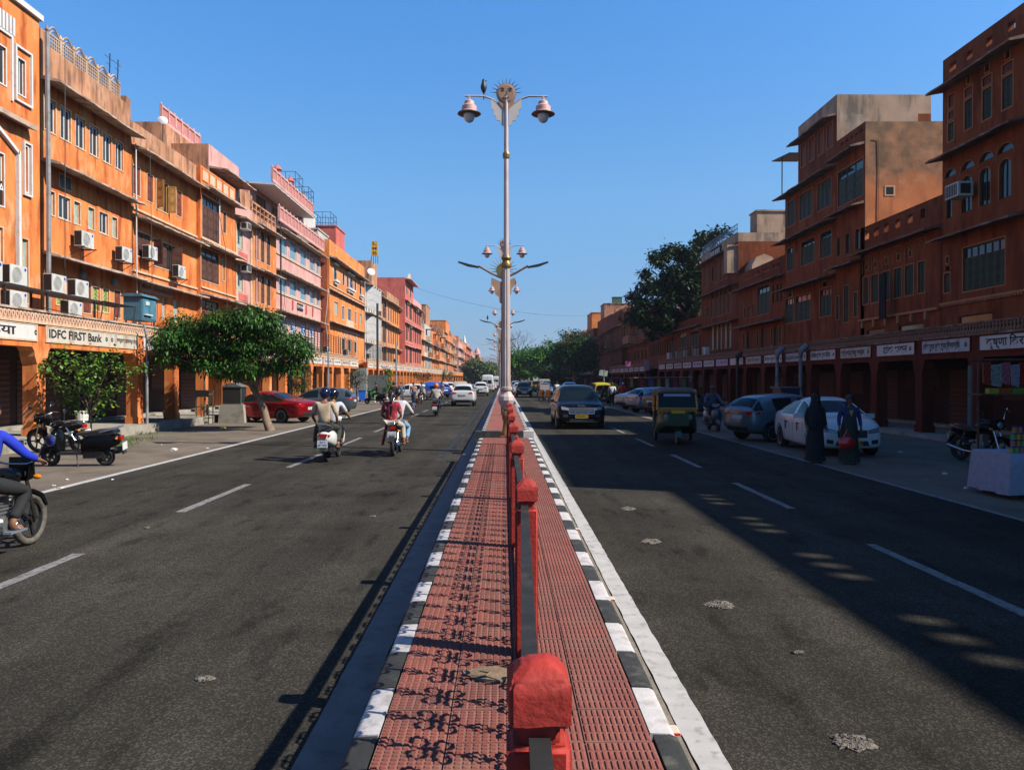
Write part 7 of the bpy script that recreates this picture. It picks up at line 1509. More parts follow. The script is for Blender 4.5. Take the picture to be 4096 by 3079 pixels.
# electric rickshaw
er = empty('electric_rickshaw', (3.7, 69, 0), math.pi, label='open sided electric rickshaw with a metal roof rack and brass front', cat='electric rickshaw', group='auto rickshaws')
BR_ = mat('brass_red_panel', (.35, .10, .02), .3, .6, var=.3, vs=6)
MB().box(-.48, .48, -1.3, .9, .38, .48).box(-.48, .48, .78, .9, .48, .95).box(-.48, -.44, -1.3, -.3, .48, .8).box(.44, .48, -1.3, -.3, .48, .8).build('body', BR_, er); mb = MB()
for a in (-.46, .46):
    for b in (-1.28, -.2, .82): mb.box(a - .02, a + .02, b - .02, b + .02, .48, 1.78)
mb.build('frame', M_CHROME, er); MB().box(-.52, .52, -1.35, .95, 1.78, 1.84).box(-.45, .45, -1.2, .7, 1.84, 1.98).build('canopy', mat('pale_rack', (.35, .32, .27), .7, var=.3, vs=8), er)
MB().box(-.42, .42, .83, .84, 1.0, 1.5).build('windscreen', flat('milky_plastic', (.4, .35, .33), .2), er); MB().box(-.42, .42, -1.1, -.6, .5, .75).box(-.42, .42, -1.22, -1.1, .7, 1.15).build('seat', M_SEAT, er)
MB().lathe([(.09, 0), (.1, .05), (.07, .08)], 12, (0, .9, .9), 'Y').build('headlight', M_HEAD, er); MB().tube([(0, .92, .85), (0, 1.05, .3)], .04, 6).build('front_fork', M_CHROME, er)
ty, ri, dk = wheel_mesh(.24, .09, M_ALLOY, 8)
for wx, wy in ((-.45, -.9), (.45, -.9), (0, 1.05)):
    w_ = obj('wheel', ty, er, (wx, wy, .24)); obj('rim', ri, w_)
# ---------------------------------------------------------------- motorcycles and scooters
def ell(mb, c, r, n=12, m=8, ex=1.0):
    rows = []
    for j in range(m + 1):
        f = -math.pi / 2 + math.pi * j / m; rows.append([(c[0] + r[0] * math.cos(f) * math.cos(2 * math.pi * i / n), c[1] + r[1] * math.cos(f) * math.sin(2 * math.pi * i / n), c[2] + r[2] * math.sin(f)) for i in range(n)])
    mb.grid(rows, closed=True); return mb
def tyre_torus(r, t, n=28):
    mb = MB(); rows = []
    for i in range(n): a = 2 * math.pi * i / n; rows.append([((t * math.cos(b)), (r - t + t * math.sin(b)) * math.cos(a), (r - t + t * math.sin(b)) * math.sin(a)) for b in [2 * math.pi * k / 8 for k in range(8)]])
    mb.grid(rows + [rows[0]], closed=True); return mb
def mwheel(e_, y, r, t, rimm, sp=5, tm_=None, x=0):
    w_ = obj('wheel', cm(('mt', r, t, (tm_ or M_TYRE).name), lambda: tyre_torus(r, t).mesh('wheel', tm_ or M_TYRE, smooth=60)), e_, (x, y, r))
    def ri():
        mb = MB().lathe([(r - t * 1.7, -t * .45), (r - t * 2.3, -t * .4), (r - t * 2.3, t * .4), (r - t * 1.7, t * .45)], 28, axis='X', cap=False).lathe([(.05, -.05), (.05, .05)], 10, axis='X')
        for k in range(sp): a = 2 * math.pi * k / sp; mb.cbox((0, math.cos(a) * r * .42, math.sin(a) * r * .42), (.022, r * .7, .035), rx=a)
        return mb
    obj('rim', cm(('mr', r, t, rimm.name, sp), lambda: ri().mesh('rim', rimm)), w_); return w_
def motorcycle(x, y, rz, label, tank=None, tyre=None, spread=True, plate='4157', lean=0, mirror=True):
    e_ = empty('motorcycle', (x, y, 0), rz, label=label, cat='motorcycle', group='motorcycles and scooters'); tank = tank or C_BK; e_.rotation_euler = (0, lean, rz)
    mwheel(e_, .64, .315, .045, M_ALLOYD, 5, tyre); mwheel(e_, -.63, .305, .05, M_ALLOYD, 5, tyre)
    mb = MB()
    for s_ in (-1, 1): mb.tube([(s_ * .075, .64, .315), (s_ * .08, .42, .92)], .022, 7)
    mb.build('front_fork', M_CHROME, e_, smooth=60)
    MB().prism([(.30, .46), (.42, .62), (.62, .68), (.82, .60), (.92, .44), (.88, .44), (.78, .56), (.62, .64), (.45, .58)], -.06, .06, 'X').build('front_mudguard', tank, e_)
    MB().tube([(-.36, .30, 1.04), (-.30, .36, 1.06), (-.12, .42, 1.0), (.12, .42, 1.0), (.30, .36, 1.06), (.36, .30, 1.04)], .014, 6).build('handlebar', M_CHROME, e_, smooth=60)
    MB().tube([(-.40, .25, 1.035), (-.30, .36, 1.06)], .019, 6).tube([(.40, .25, 1.035), (.30, .36, 1.06)], .019, 6).build('grip', M_PLAST, e_)
    if mirror:
        for s_ in (-1, 1): m_ = MB().tube([(s_ * .27, .38, 1.06), (s_ * .30, .40, 1.22), (s_ * .36, .40, 1.27)], .008, 5).lathe([(.01, -.02), (.065, -.012), (.07, .0), (.06, .008)], 12, (s_ * .40, .40, 1.28), 'Y').build('mirror', M_CHROME, e_, smooth=50)
    ell(MB(), (0, .52, .92), (.10, .09, .11)).build('headlight', M_HEAD, e_, smooth=70); MB().prism([(.42, .80), (.58, .82), (.56, 1.06), (.44, 1.08)], -.11, .11, 'X').build('headlamp_cowl', tank, e_)
    for s_ in (-1, 1): ell(MB(), (s_ * .18, .50, .84), (.05, .03, .03)).build('indicator', M_AMB, e_)
    mb = ell(MB(), (0, .14, .86), (.15, .30, .13), 14, 8); mb.build('fuel_tank', tank, e_, smooth=70)
    MB().prism([(-.78, .80), (-.70, .87), (-.40, .86), (-.12, .80), (.0, .83), (.02, .76), (-.3, .74), (-.7, .78)], -.12, .12, 'X').build('seat', M_SEAT, e_)
    MB().prism([(-.82, .72), (-.78, .78), (-.3, .73), (-.1, .70), (-.15, .55), (-.45, .60)], -.10, .10, 'X').build('side_panel', tank, e_)
    MB().tube([(0, .38, .78), (0, .30, .45), (0, 0, .30), (0, -.2, .32)], .025, 6).tube([(.06, -.1, .5), (.07, -.63, .31)], .022, 6).tube([(-.06, -.1, .5), (-.07, -.63, .31)], .022, 6).build('frame', M_PLAST, e_)
    mb = MB().box(-.13, .13, -.12, .16, .28, .46).box(-.08, .08, -.02, .14, .46, .68)
    for k in range(5): mb.box(-.10, .10, -.04, .16, .48 + .04 * k, .495 + .04 * k)
    mb.lathe([(.09, -.17), (.09, .17)], 12, (0, -.02, .36), 'X'); mb.build('engine', M_ALLOY, e_)
    MB().tube([(.10, .16, .5), (.12, .24, .34), (.13, .05, .24), (.14, -.35, .26), (.15, -.85, .36)], [.018, .02, .022, .045, .05], 8).build('exhaust', M_CHROME, e_, smooth=60)
    MB().tube([(.09, -.36, .72), (.08, -.58, .36)], .03, 7).tube([(-.09, -.36, .72), (-.08, -.58, .36)], .03, 7).build('shock_absorber', M_CHROME, e_, smooth=60)
    MB().prism([(-.60, .64), (-.80, .66), (-.96, .52), (-1.0, .40), (-.97, .40), (-.92, .50), (-.78, .62), (-.60, .60)], -.07, .07, 'X').build('rear_mudguard', M_PLAST, e_)
    MB().box(-.075, .075, -.86, -.80, .70, .79).build('tail_light', M_TAIL, e_)
    for s_ in (-1, 1): ell(MB(), (s_ * .15, -.78, .66), (.05, .03, .03)).build('indicator', M_AMB, e_)
    p_ = MB().box(-.11, .11, -.01, .0, -.08, .08).build('number_plate', M_PLW, e_, loc=(0, -.92, .58)); text(plate, .075, M_TXT, p_, (0, -.013, -.02), width=.17)
    MB().tube([(-.11, -.55, .80), (-.11, -.84, .86), (0, -.9, .88), (.11, -.84, .86), (.11, -.55, .80)], .014, 6).build('grab_rail', M_CHROME, e_, smooth=60)
    MB().tube([(-.20, -.02, .30), (.20, -.02, .30)], .014, 5).tube([(-.2, -.35, .34), (.2, -.35, .34)], .012, 5).build('foot_peg', M_PLAST, e_)
    return e_
def scooter(x, y, rz, pm, label, plate=('', ''), lean=0, front_light=None, rail=None):
    e_ = empty('scooter', (x, y, 0), rz, label=label, cat='scooter', group='motorcycles and scooters'); e_.rotation_euler = (0, lean, rz)
    mwheel(e_, .62, .215, .05, M_ALLOYD, 5); mwheel(e_, -.60, .215, .055, M_ALLOYD, 5)
    def loft(name, rows_, m): 
        mb = MB().grid(rows_, closed=True); n_ = len(rows_[0]); mb.f += [tuple(range(n_)), tuple(range((len(rows_) - 1) * n_, len(rows_) * n_))]; mb.m += [0, 0]; return mb.build(name, m, e_, smooth=55)
    def ring(y_, w_, z0, z1): zc, h = (z0 + z1) / 2, (z1 - z0) / 2; return [(w_ * (abs(math.cos(t)) ** .7) * (1 if math.cos(t) >= 0 else -1), y_, zc + h * (abs(math.sin(t)) ** .7) * (1 if math.sin(t) >= 0 else -1)) for t in [2 * math.pi * k / 14 for k in range(14)]]
    loft('rear_body', [ring(-.98, .05, .60, .68), ring(-.92, .11, .50, .74), ring(-.75, .20, .42, .78), ring(-.5, .22, .34, .77), ring(-.25, .20, .32, .70), ring(-.12, .13, .34, .60)], pm)
    loft('front_apron', [ring(.36, .20, .32, .80), ring(.42, .22, .30, .86), ring(.48, .17, .34, .88), ring(.55, .08, .45, .80)], pm)
    loft('front_mudguard', [ring(.36, .05, .26, .36), ring(.50, .08, .30, .46), ring(.66, .085, .32, .48), ring(.80, .06, .26, .40), ring(.86, .02, .24, .32)], pm)
    loft('handlebar_cowl', [ring(.30, .07, .94, 1.02), ring(.38, .17, .90, 1.06), ring(.48, .13, .88, 1.04), ring(.54, .05, .90, .98)], pm)
    MB().box(-.16, .16, -.15, .40, .29, .35).build('footboard', M_PLAST, e_)
    MB().prism([(-.90, .80), (-.84, .86), (-.45, .84), (-.28, .80), (-.05, .79), (-.02, .74), (-.5, .72), (-.9, .76)], -.14, .14, 'X').build('seat', M_SEAT, e_, smooth=50)
    MB().tube([(0, .62, .215), (0, .42, .9)], .035, 8).tube([(-.07, .62, .215), (-.07, .56, .42)], .02, 6).build('front_fork', M_PLAST, e_)
    MB().tube([(-.34, .32, 1.0), (-.15, .38, .99), (.15, .38, .99), (.34, .32, 1.0)], .018, 6).build('handlebar', M_PLAST, e_, smooth=50)
    for s_ in (-1, 1): MB().tube([(s_ * .22, .38, 1.0), (s_ * .28, .40, 1.18)], .008, 5).lathe([(.01, -.02), (.06, -.01), (.065, .0), (.05, .008)], 12, (s_ * .30, .40, 1.22), 'Y').build('mirror', M_PLAST, e_, smooth=50)
    ell(MB(), (0, .535, .96), (.09, .03, .05)).build('headlight', front_light or M_HEAD, e_, smooth=70)
    MB().prism([(-.07, .60), (.07, .60), (.10, .70), (-.10, .70)], -1.0, -.93, 'Y').build('tail_light', M_TAIL, e_)
    for s_ in (-1, 1): ell(MB(), (s_ * .13, -.92, .66), (.035, .03, .03)).build('indicator', M_AMB, e_)
    MB().tube([(-.13, -.55, .80), (-.15, -.85, .88), (-.08, -1.0, .92), (.08, -1.0, .92), (.15, -.85, .88), (.13, -.55, .80)], .018, 6).build('grab_rail', rail or M_ALLOY, e_, smooth=50)
    MB().tube([(.14, -.25, .26), (.16, -.55, .27), (.17, -.86, .32)], [.03, .06, .065], 10).build('exhaust', M_PLAST, e_, smooth=50)
    MB().box(-.12, .10, -.62, -.15, .20, .36).build('engine', M_ALLOYD, e_); MB().prism([(-.80, .44), (-1.0, .46), (-1.06, .30), (-1.02, .28), (-.94, .40)], -.07, .07, 'X').build('rear_mudguard', M_PLAST, e_)
    p_ = MB().box(-.12, .12, -.01, 0, -.085, .085).build('number_plate', M_PLW, e_, loc=(0, -1.04, .47))
    if plate[0]: text(plate[0], .06, M_TXT, p_, (0, -.013, .04), width=.12)
    if plate[1]: text(plate[1], .075, M_TXT, p_, (0, -.013, -.035), width=.19)
    MB().tube([(-.08, .0, .28), (-.2, -.08, .02)], .012, 5).build('side_stand', M_PLAST, e_)
    return e_
scooter(-4.25, 18.85, 0, C_WH, 'white scooter carrying two men in the left lane', ('RJ14', 'BP 7478'))
motorcycle(-2.84, 20.2, 0, 'dark motorcycle carrying a couple, brake lamp red', plate='4157')
scooter(-3.6, 40.6, 0, C_BK, 'black scooter ridden by the man in the orange helmet', ('', ''))
motorcycle(-5.72, 8.55, 0, 'motorcycle entering at the left picture edge with a dusty front tyre', tyre=M_TYRED)
scooter(-9.75, 17.5, R(93), C_BK, 'parked black scooter broadside on the left shoulder', ('', ''), lean=R(-7))
motorcycle(-12.0, 20.6, R(80), 'parked black motorcycle by the broad leaved bush', lean=R(-8))
motorcycle(11.35, 17.9, R(190), 'parked dark motorcycle beside the cloth covered stall'); scooter(8.05, 29.0, math.pi, C_GY, 'grey scooter ridden towards the camera in the right shade')
scooter(-10.2, 60, R(80), C_BK, 'parked black scooter in front of the dark electrical cabinet'); motorcycle(-8.4, 58, 0, 'motorcycle under the rider in the dark jacket'); motorcycle(-6.6, 61, R(5), 'motorcycle beside the heap of brown branches', mirror=False)
motorcycle(3.9, 86, math.pi, 'motorcycle of the rider in yellow among the right traffic'); motorcycle(-2.2, 122, 0, 'tiny scooter like bike beside the passenger van')
# ================================================================ people: one skinned body, clothes and hair as parts
SKINM = mat('brown_skin', (.22, .095, .05), .55, var=.08, vs=9); SKIND = mat('dark_brown_skin', (.12, .05, .028), .55, var=.08, vs=9); M_HAIR = mat('black_hair', (.010, .008, .008), .45, var=.2, vs=20)
def skin(name, pts, edges, m, parent, sub=1, root=0):
    bm = bmesh.new(); sl_ = bm.verts.layers.skin.verify(); vs = []
    for i, (p, r) in enumerate(pts):
        v_ = bm.verts.new(p); v_[sl_].radius = (r, r) if not isinstance(r, tuple) else r; v_[sl_].use_root = (i == root); vs.append(v_)
    for a, b in edges: bm.edges.new((vs[a], vs[b]))
    me = bpy.data.meshes.new('tmp'); bm.to_mesh(me); bm.free(); ob = bpy.data.objects.new('tmp_skin', me); COL.objects.link(ob)
    k = ob.modifiers.new('k', 'SKIN'); k.use_smooth_shade = True; s = ob.modifiers.new('s', 'SUBSURF'); s.levels = s.render_levels = sub
    ev = evaluated(ob, name); bpy.data.objects.remove(ob)
    ev.materials.clear(); ev.materials.append(m); return obj(name, ev, parent)
def fab(name, col, var=.1): return mat('cloth_' + name, col, .85, var=var, vs=12, bump=.15, bs=30)
POSES = {
 'stand': dict(pel=(0, 0, .92), ch=(0, .01, 1.28), nk=(0, .01, 1.46), hd=(0, .03, 1.60), sh=.185, el=[(-.25, -.02, 1.14), (.25, -.02, 1.14)], ha=[(-.26, .08, .90), (.26, .08, .90)], kn=[(-.10, .02, .50), (.10, .02, .50)], an=[(-.10, -.02, .08), (.10, -.02, .08)]),
 'walk': dict(pel=(0, 0, .91), ch=(0, .03, 1.27), nk=(0, .04, 1.45), hd=(0, .07, 1.59), sh=.185, el=[(-.25, .08, 1.13), (.25, -.12, 1.14)], ha=[(-.24, .26, .98), (.27, -.12, .88)], kn=[(-.10, .20, .50), (.10, -.02, .50)], an=[(-.10, .22, .08), (.10, -.28, .12)]),
 'ride': dict(pel=(0, -.22, .88), ch=(0, -.12, 1.27), nk=(0, -.07, 1.46), hd=(0, -.02, 1.60), sh=.19, el=[(-.32, .08, 1.14), (.32, .08, 1.14)], ha=[(-.36, .26, 1.06), (.36, .26, 1.06)], kn=[(-.24, .20, .72), (.24, .20, .72)], an=[(-.22, -.02, .36), (.22, -.02, .36)]),
 'sride': dict(pel=(0, -.28, .90), ch=(0, -.20, 1.29), nk=(0, -.16, 1.47), hd=(0, -.12, 1.60), sh=.19, el=[(-.32, -.02, 1.12), (.32, -.02, 1.12)], ha=[(-.33, .26, 1.02), (.33, .26, 1.02)], kn=[(-.16, .12, .80), (.16, .12, .80)], an=[(-.13, .16, .42), (.13, .16, .42)]),
 'pill': dict(pel=(0, -.62, .92), ch=(0, -.60, 1.31), nk=(0, -.55, 1.49), hd=(0, -.52, 1.62), sh=.195, el=[(-.29, -.58, 1.10), (.29, -.58, 1.10)], ha=[(-.25, -.34, .90), (.25, -.34, .90)], kn=[(-.27, -.20, .80), (.27, -.20, .80)], an=[(-.27, -.42, .40), (.27, -.42, .40)]),
 'pside': dict(pel=(0, -.56, .90), ch=(0, -.55, 1.24), nk=(0, -.53, 1.41), hd=(0, -.50, 1.53), sh=.17, el=[(-.25, -.52, 1.06), (.25, -.52, 1.04)], ha=[(-.18, -.34, .98), (.18, -.34, .98)], kn=[(.18, -.26, .84), (.26, -.30, .78)], an=[(.24, -.34, .42), (.30, -.40, .36)]),
}
def person(pose, x, y, rz, label, shirt, legs, skinm=None, sleeve='short', head='hair', sc=1.0, hat=None, shoes=None, skirt=None, scarf=None, sub=1, longhair=False, fingers=False, name='person', z=0, over=None, hemz=None):
    q = dict(POSES[pose]); 
    if over: q.update(over)
    V_ = Vector; skm = skinm or SKINM; e_ = empty(name, (x, y, z), rz, label=label, cat='person'); e_.scale = (sc,) * 3
    pel, ch, nk, hd = V_(q['pel']), V_(q['ch']), V_(q['nk']), V_(q['hd']); sh = q['sh']; w_ = pel.lerp(ch, .5); fwd = V_((0, 1, 0))
    P = [(pel, (.135, .10)), (w_, (.12, .09)), (ch, (.145, .10)), (nk, .052), (hd, (.078, .092)), (hd + V_((0, -.005, .085)), (.070, .082)), (nk.lerp(hd, .5) + V_((0, .012, 0)), .05)]
    E_ = [(0, 1), (1, 2), (2, 3), (3, 6), (6, 4), (4, 5)]
    arms = []; lg = []
    for i, s_ in enumerate((-1, 1)):
        S_ = ch + V_((s_ * sh, 0, .11)); el, ha = V_(q['el'][i]), V_(q['ha'][i]); wr_ = el.lerp(ha, .86); b = len(P); d = (ha - el).normalized()
        P += [(S_, .055), (S_.lerp(el, .5), .047), (el, .040), (wr_, .027), (wr_ + d * .055, (.038, .022))]; E_ += [(2, b), (b, b + 1), (b + 1, b + 2), (b + 2, b + 3), (b + 3, b + 4)]; arms.append((S_, el, wr_, d))
        if fingers:
            sd = V_((-s_, 0, 0)); 
            for k in range(4):
                o_ = wr_ + d * .075 + V_((s_ * (.027 - .018 * k), 0, 0)); f = len(P); P += [(o_, .0095), (o_ + d * .03 + V_((0, .005, -.012)), .0085), (o_ + d * .03 + V_((0, -.008, -.04)), .0075)]; E_ += [(b + 4, f), (f, f + 1), (f + 1, f + 2)]
            f = len(P); o_ = wr_ + d * .02 + V_((-s_ * .04, .0, 0)); P += [(o_, .010), (o_ + d * .045 + V_((0, 0, -.012)), .0085)]; E_ += [(b + 4, f), (f, f + 1)]
        else:
            f = len(P); P += [(wr_ + d * .12 + V_((0, 0, -.012)), (.028, .014)), (wr_ + d * .07 + V_((-s_ * .045, 0, -.005)), .012)]; E_ += [(b + 4, f), (b + 4, f + 1)]
        H = pel + V_((s_ * .095, 0, -.03)); kn, an = V_(q['kn'][i]), V_(q['an'][i]); b = len(P)
        P += [(H, .085), (H.lerp(kn, .5), .078), (kn, .058), (kn.lerp(an, .4), .056), (an + V_((0, 0, .02)), .038), (an + V_((0, .02, -.03)), (.040, .035)), (an + V_((s_ * .01, .17, -.05)), (.042, .018))]; E_ += [(0, b)] + [(b + k, b + k + 1) for k in range(6)]; lg.append((H, kn, an))
    skin('body', P, E_, skm, e_, sub)
    # clothes
    C = [(pel + V_((0, 0, -.02)), (.165, .125)), (w_, (.150, .118)), (ch, (.172, .125)), (ch + V_((0, 0, .13)), (.12, .085))]; Ec = [(0, 1), (1, 2), (2, 3)]
    if hemz: C[0] = (pel + V_((0, 0, hemz)), (.175, .135))
    for S_, el, wr_, d in arms:
        b = len(C); C += [(S_ + V_((0, 0, -.005)), .072), (S_.lerp(el, .55), .064)]; Ec += [(2, b), (b, b + 1)]
        if sleeve == 'long': C += [(el, .054), (el.lerp(wr_, .92), .042)]; Ec += [(b + 1, b + 2), (b + 2, b + 3)]
        else: C += [(S_.lerp(el, .85), .062)]; Ec += [(b + 1, b + 2)]
    skin('shirt', C, Ec, shirt, e_, sub)
    T = [(pel + V_((0, 0, .05)), (.155, .12))]; Et = []
    for H, kn, an in lg:
        b = len(T); T += [(H, .105), (H.lerp(kn, .5), .095), (kn, .075), (kn.lerp(an, .5), .07), (an + V_((0, 0, .07)), .062)]; Et += [(0, b)] + [(b + k, b + k + 1) for k in range(4)]
    if skirt is None or pose == 'pside': skin('trousers', T, Et, legs, e_, sub)
    if skirt:
        zt = pel.z + .05; rows = []
        for k, (zz, a, b_) in enumerate([(zt + .25, .15, .115), (zt, .19, .15), (zt * .72, .21, .18), (zt * .4, .23, .21), (.14, .25, .25), (.06, .26, .26)]):
            rows.append([(a * math.cos(t) * (1 + .05 * math.sin(5 * t + k)), pel.y + b_ * math.sin(t) * (1 + .05 * math.sin(7 * t)), zz) for t in [2 * math.pi * j / 20 for j in range(20)]])
        MB().grid(rows, closed=True).build('skirt', skirt, e_, smooth=70)
    c = hd + V_((0, 0, .035))
    if head in ('hair', 'face', 'bun'):
        mb = MB(); rows = []
        for j in range(7):
            f = math.pi / 2 * (1 - j / 6 * 1.25); rows.append([(c.x + .094 * math.cos(f) * math.cos(t), c.y - .012 + .108 * math.cos(f) * math.sin(t) * (1 if math.sin(t) < 0 else .86), c.z + .03 + .095 * math.sin(f) - (.05 * j / 6 if math.sin(t) < -.2 else 0)) for t in [2 * math.pi * k / 16 for k in range(16)]])
        mb.grid(rows, closed=True).build('hair', M_HAIR, e_, smooth=70)
    # face
    mb = MB(); ell(mb, (c.x, c.y + .092, c.z - .012), (.013, .020, .022), 8, 5); fo = mb.build('nose', skm, e_, smooth=70)
    for s_ in (-1, 1): ell(MB(), (c.x + s_ * .03, c.y + .076, c.z + .008), (.013, .008, .007), 8, 5).build('eye', M_HAIR, e_); ell(MB(), (c.x + s_ * .086, c.y, c.z - .01), (.012, .022, .032), 8, 5).build('ear', skm, e_)
    ell(MB(), (c.x, c.y + .078, c.z - .05), (.024, .010, .008), 8, 5).build('mouth', flat('dark_lips', (.12, .03, .03), .5), e_)
    if head == 'helmet':
        mb = MB(); ell(mb, (c.x, c.y - .005, c.z + .0), (.135, .160, .145), 18, 12); mb.build('helmet', hat, e_, smooth=70)
        MB().grid([[(c.x + .138 * math.cos(t), c.y - .005 + .166 * math.sin(t), c.z + z_) for t in [math.pi * (.18 + .64 * k / 8) for k in range(9)]] for z_ in (-.03, .06)]).build('visor', M_CGLASS, e_, smooth=60)
    if head == 'cap': ell(MB(), (c.x, c.y, c.z + .045), (.105, .12, .07), 16, 8).build('cap', hat, e_, smooth=70)
    if head == 'turban': ell(MB(), (c.x, c.y - .01, c.z + .05), (.125, .145, .105), 18, 10).build('turban', hat, e_, smooth=70)
    if longhair:
        MB().tube([tuple(c + V_((0, -.09, .02))), tuple(c + V_((.01, -.14, -.12))), tuple(ch + V_((.02, -.17, .02))), tuple(w_ + V_((.0, -.17, -.02)))], [.07, .05, .045, .015], 10).build('braid', M_HAIR, e_, smooth=70)
    if scarf:
        rows = []
        for k, (dz, a, b_) in enumerate([(.15, .03, .03), (.125, .085, .09), (.05, .115, .125), (-.06, .115, .12), (-.16, .15, .13), (-.3, .23, .16), (-.55, .25, .17), (-.75, .26, .18)]):
            rows.append([(c.x + a * math.cos(t), c.y - .025 + b_ * math.sin(t), c.z + dz) for t in [math.pi * (.62 + 1.76 * j / 18) if k < 4 else math.pi * (.5 + 2.0 * j / 18) for j in range(19)]])
        MB().grid(rows).build('head_scarf', scarf, e_, smooth=70)
    for H, kn, an in lg:
        if shoes: 
            mb = MB(); ell(mb, (an.x, an.y + .06, an.z - .045), (.05, .14, .04), 12, 6); mb.build('shoe', shoes, e_, smooth=60)
    return e_
F_BL = fab('royal_blue_check', (.01, .03, .42)); F_BK = fab('black', (.012, .012, .013)); F_TAN = fab('tan', (.40, .30, .19)); F_WF = mat('cloth_white_floral', (.48, .48, .50), .85, var=.05, dirt=[((.10, .10, .16), .35, 22, False)]); F_WH = fab('white', (.50, .48, .50)); F_OL = fab('dark_olive', (.03, .032, .025))
F_RDF = mat('cloth_red_floral', (.28, .008, .02), .8, var=.1, dirt=[((.42, .33, .28), .33, 11, False)]); F_CR = fab('cream', (.40, .34, .27)); F_JN = fab('pale_jeans', (.14, .28, .45)); F_DJ = fab('dark_jeans', (.015, .03, .06)); F_PK = fab('pink', (.45, .22, .19)); F_NV = fab('navy', (.005, .005, .010)); F_RED = fab('bright_red', (.45, .01, .03)); F_GR = fab('grey', (.08, .08, .09)); F_YE = fab('yellow', (.5, .28, .02)); F_BC = fab('slate_blue', (.06, .09, .15)); F_GF = mat('cloth_dark_green_print', (.012, .02, .014), .85, var=.3, dirt=[((.05, .09, .05), .3, 14, False)])
M_HBK = flat('helmet_black', (.008, .009, .012), .12, spec=.9); M_HOR = flat('helmet_orange', (.55, .15, .01), .4); M_SOLE = mat('sandal_leather', (.10, .05, .03), .7); M_FLIP = flat('blue_rubber_sandal', (.12, .16, .19), .6)
person('ride', -5.72, 8.55, 0, 'man in a bright blue shirt riding the motorcycle at the left picture edge', F_BL, F_BK, SKINM, 'long', 'hair', fingers=True, sub=2, shoes=None)
for s_ in (-1, 1): MB().prism([(-.10, 0), (.19, 0), (.20, .02), (-.10, .025)], -.045, .045, 'X').tube([(-.045, .07, .03), (0, .06, .075), (.045, .07, .03)], .012, 5).build('sandal', M_FLIP, bpy.data.objects['person'], loc=(s_ * .225, -.02, .275))
hm = person('sride', -4.20, 18.85, 0, 'man in a white floral shirt driving the white scooter, black helmet', F_WF, F_BK, SKINM, 'short', 'helmet', hat=M_HBK, over=dict(sh=.20), shoes=M_PLAST)
person('pill', -4.30, 18.82, 0, 'passenger in a tan T shirt on the white scooter, seen from behind', F_TAN, F_OL, SKINM, 'short', 'helmet', hat=mat('helmet_blue_black', (.008, .012, .05), .15, var=.6, vs=9), fingers=True, shoes=M_SOLE, sub=2)
person('ride', -2.80, 20.2, 0, 'man in a white shirt driving the motorcycle in front of the woman', F_WH, F_JN, SKINM, 'long', 'hair', shoes=M_SOLE)
wm = person('pside', -2.90, 20.15, 0, 'woman in a red floral tunic with a long braid on the motorcycle', F_RDF, F_CR, SKINM, 'short', 'hair', longhair=True, shoes=M_SOLE, sub=2, hemz=-.08)
MB().grid([[(-.10 - .02 * k - .03 * math.sin(j * 1.3), -.62 - .05 * k + .05 * j, .95 - .13 * k) for j in range(5)] for k in range(6)]).build('shawl', F_RDF, wm, smooth=70)
person('sride', -3.6, 40.6, 0, 'man in a cream shirt and orange helmet on the black scooter', F_CR, F_DJ, SKINM, 'short', 'helmet', hat=M_HOR, shoes=M_PLAST)
person('walk', -6.95, 58.5, math.pi, 'man in a pink shirt walking towards the camera on the left shoulder', F_PK, F_DJ, SKINM, 'short', 'face', shoes=M_PLAST)
person('ride', -8.4, 58, 0, 'rider in a dark hooded jacket and black helmet seen from behind', F_BK, F_GR, SKINM, 'long', 'helmet', hat=M_HBK, shoes=M_PLAST)
person('sride', -10.2, 60, R(80), 'person in black sitting on the parked scooter by the cabinet', F_BK, F_BK, SKINM, 'long', 'face', shoes=M_PLAST)
person('walk', -8.9, 66, .4, 'person in a slate blue hooded top walking away near the parked cars', F_BC, F_BC, SKINM, 'long', 'cap', hat=F_BC)
person('stand', -6.0, 73.5, 2.6, 'man in white trousers and pink shirt standing by the blue three wheeler', F_PK, F_WH, SKIND, 'short', 'hair', shoes=M_PLAST)
person('stand', 7.42, 17.95, math.pi + .1, 'woman wrapped in a dark navy shawl walking in front of the white saloon', F_NV, F_NV, SKIND, 'long', 'hair', sc=.93, skirt=F_NV, scarf=F_NV)
w2 = person('stand', 8.12, 17.7, math.pi - .15, 'woman in a blue cardigan and dark printed dress carrying a red bag', fab('cardigan_blue', (.015, .025, .10)), F_GF, SKIND, 'long', 'hair', sc=.93, skirt=F_GF, longhair=True)
MB().prism([(-.05, 1.36), (.05, 1.36), (.0, 1.2)], .150, .165, 'Y').build('yellow_collar', F_YE, w2)
bg_ = empty('shopping_bag', (7.9, 17.35, .52), label='glossy red plastic bag hanging from the hand of the woman in the blue cardigan', cat='bag')
mb = MB(); ell(mb, (0, 0, .0), (.20, .10, .15), 14, 10); mb.build('bag_body', flat('red_polythene', (.55, .01, .01), .25, spec=.7), bg_, smooth=70); MB().tube([(-.08, 0, .12), (.0, 0, .30), (.08, 0, .12)], .012, 5).build('handle', flat('red_polythene', (.55, .01, .01), .25), bg_)
person('sride', 8.05, 29.0, math.pi, 'scooter rider in a pale shirt and grey cap facing the camera', F_BC, F_BK, SKIND, 'long', 'cap', hat=F_GR, shoes=M_PLAST)
person('walk', 7.95, 55.5, 0, 'man in a white shirt walking away beside the man in red', F_WH, F_BK, SKIND, 'long', 'hair', shoes=M_PLAST); person('walk', 8.6, 54.8, 0, 'man in a bright red shirt on the right shoulder', F_RED, F_CR, SKIND, 'long', 'hair', shoes=M_PLAST)
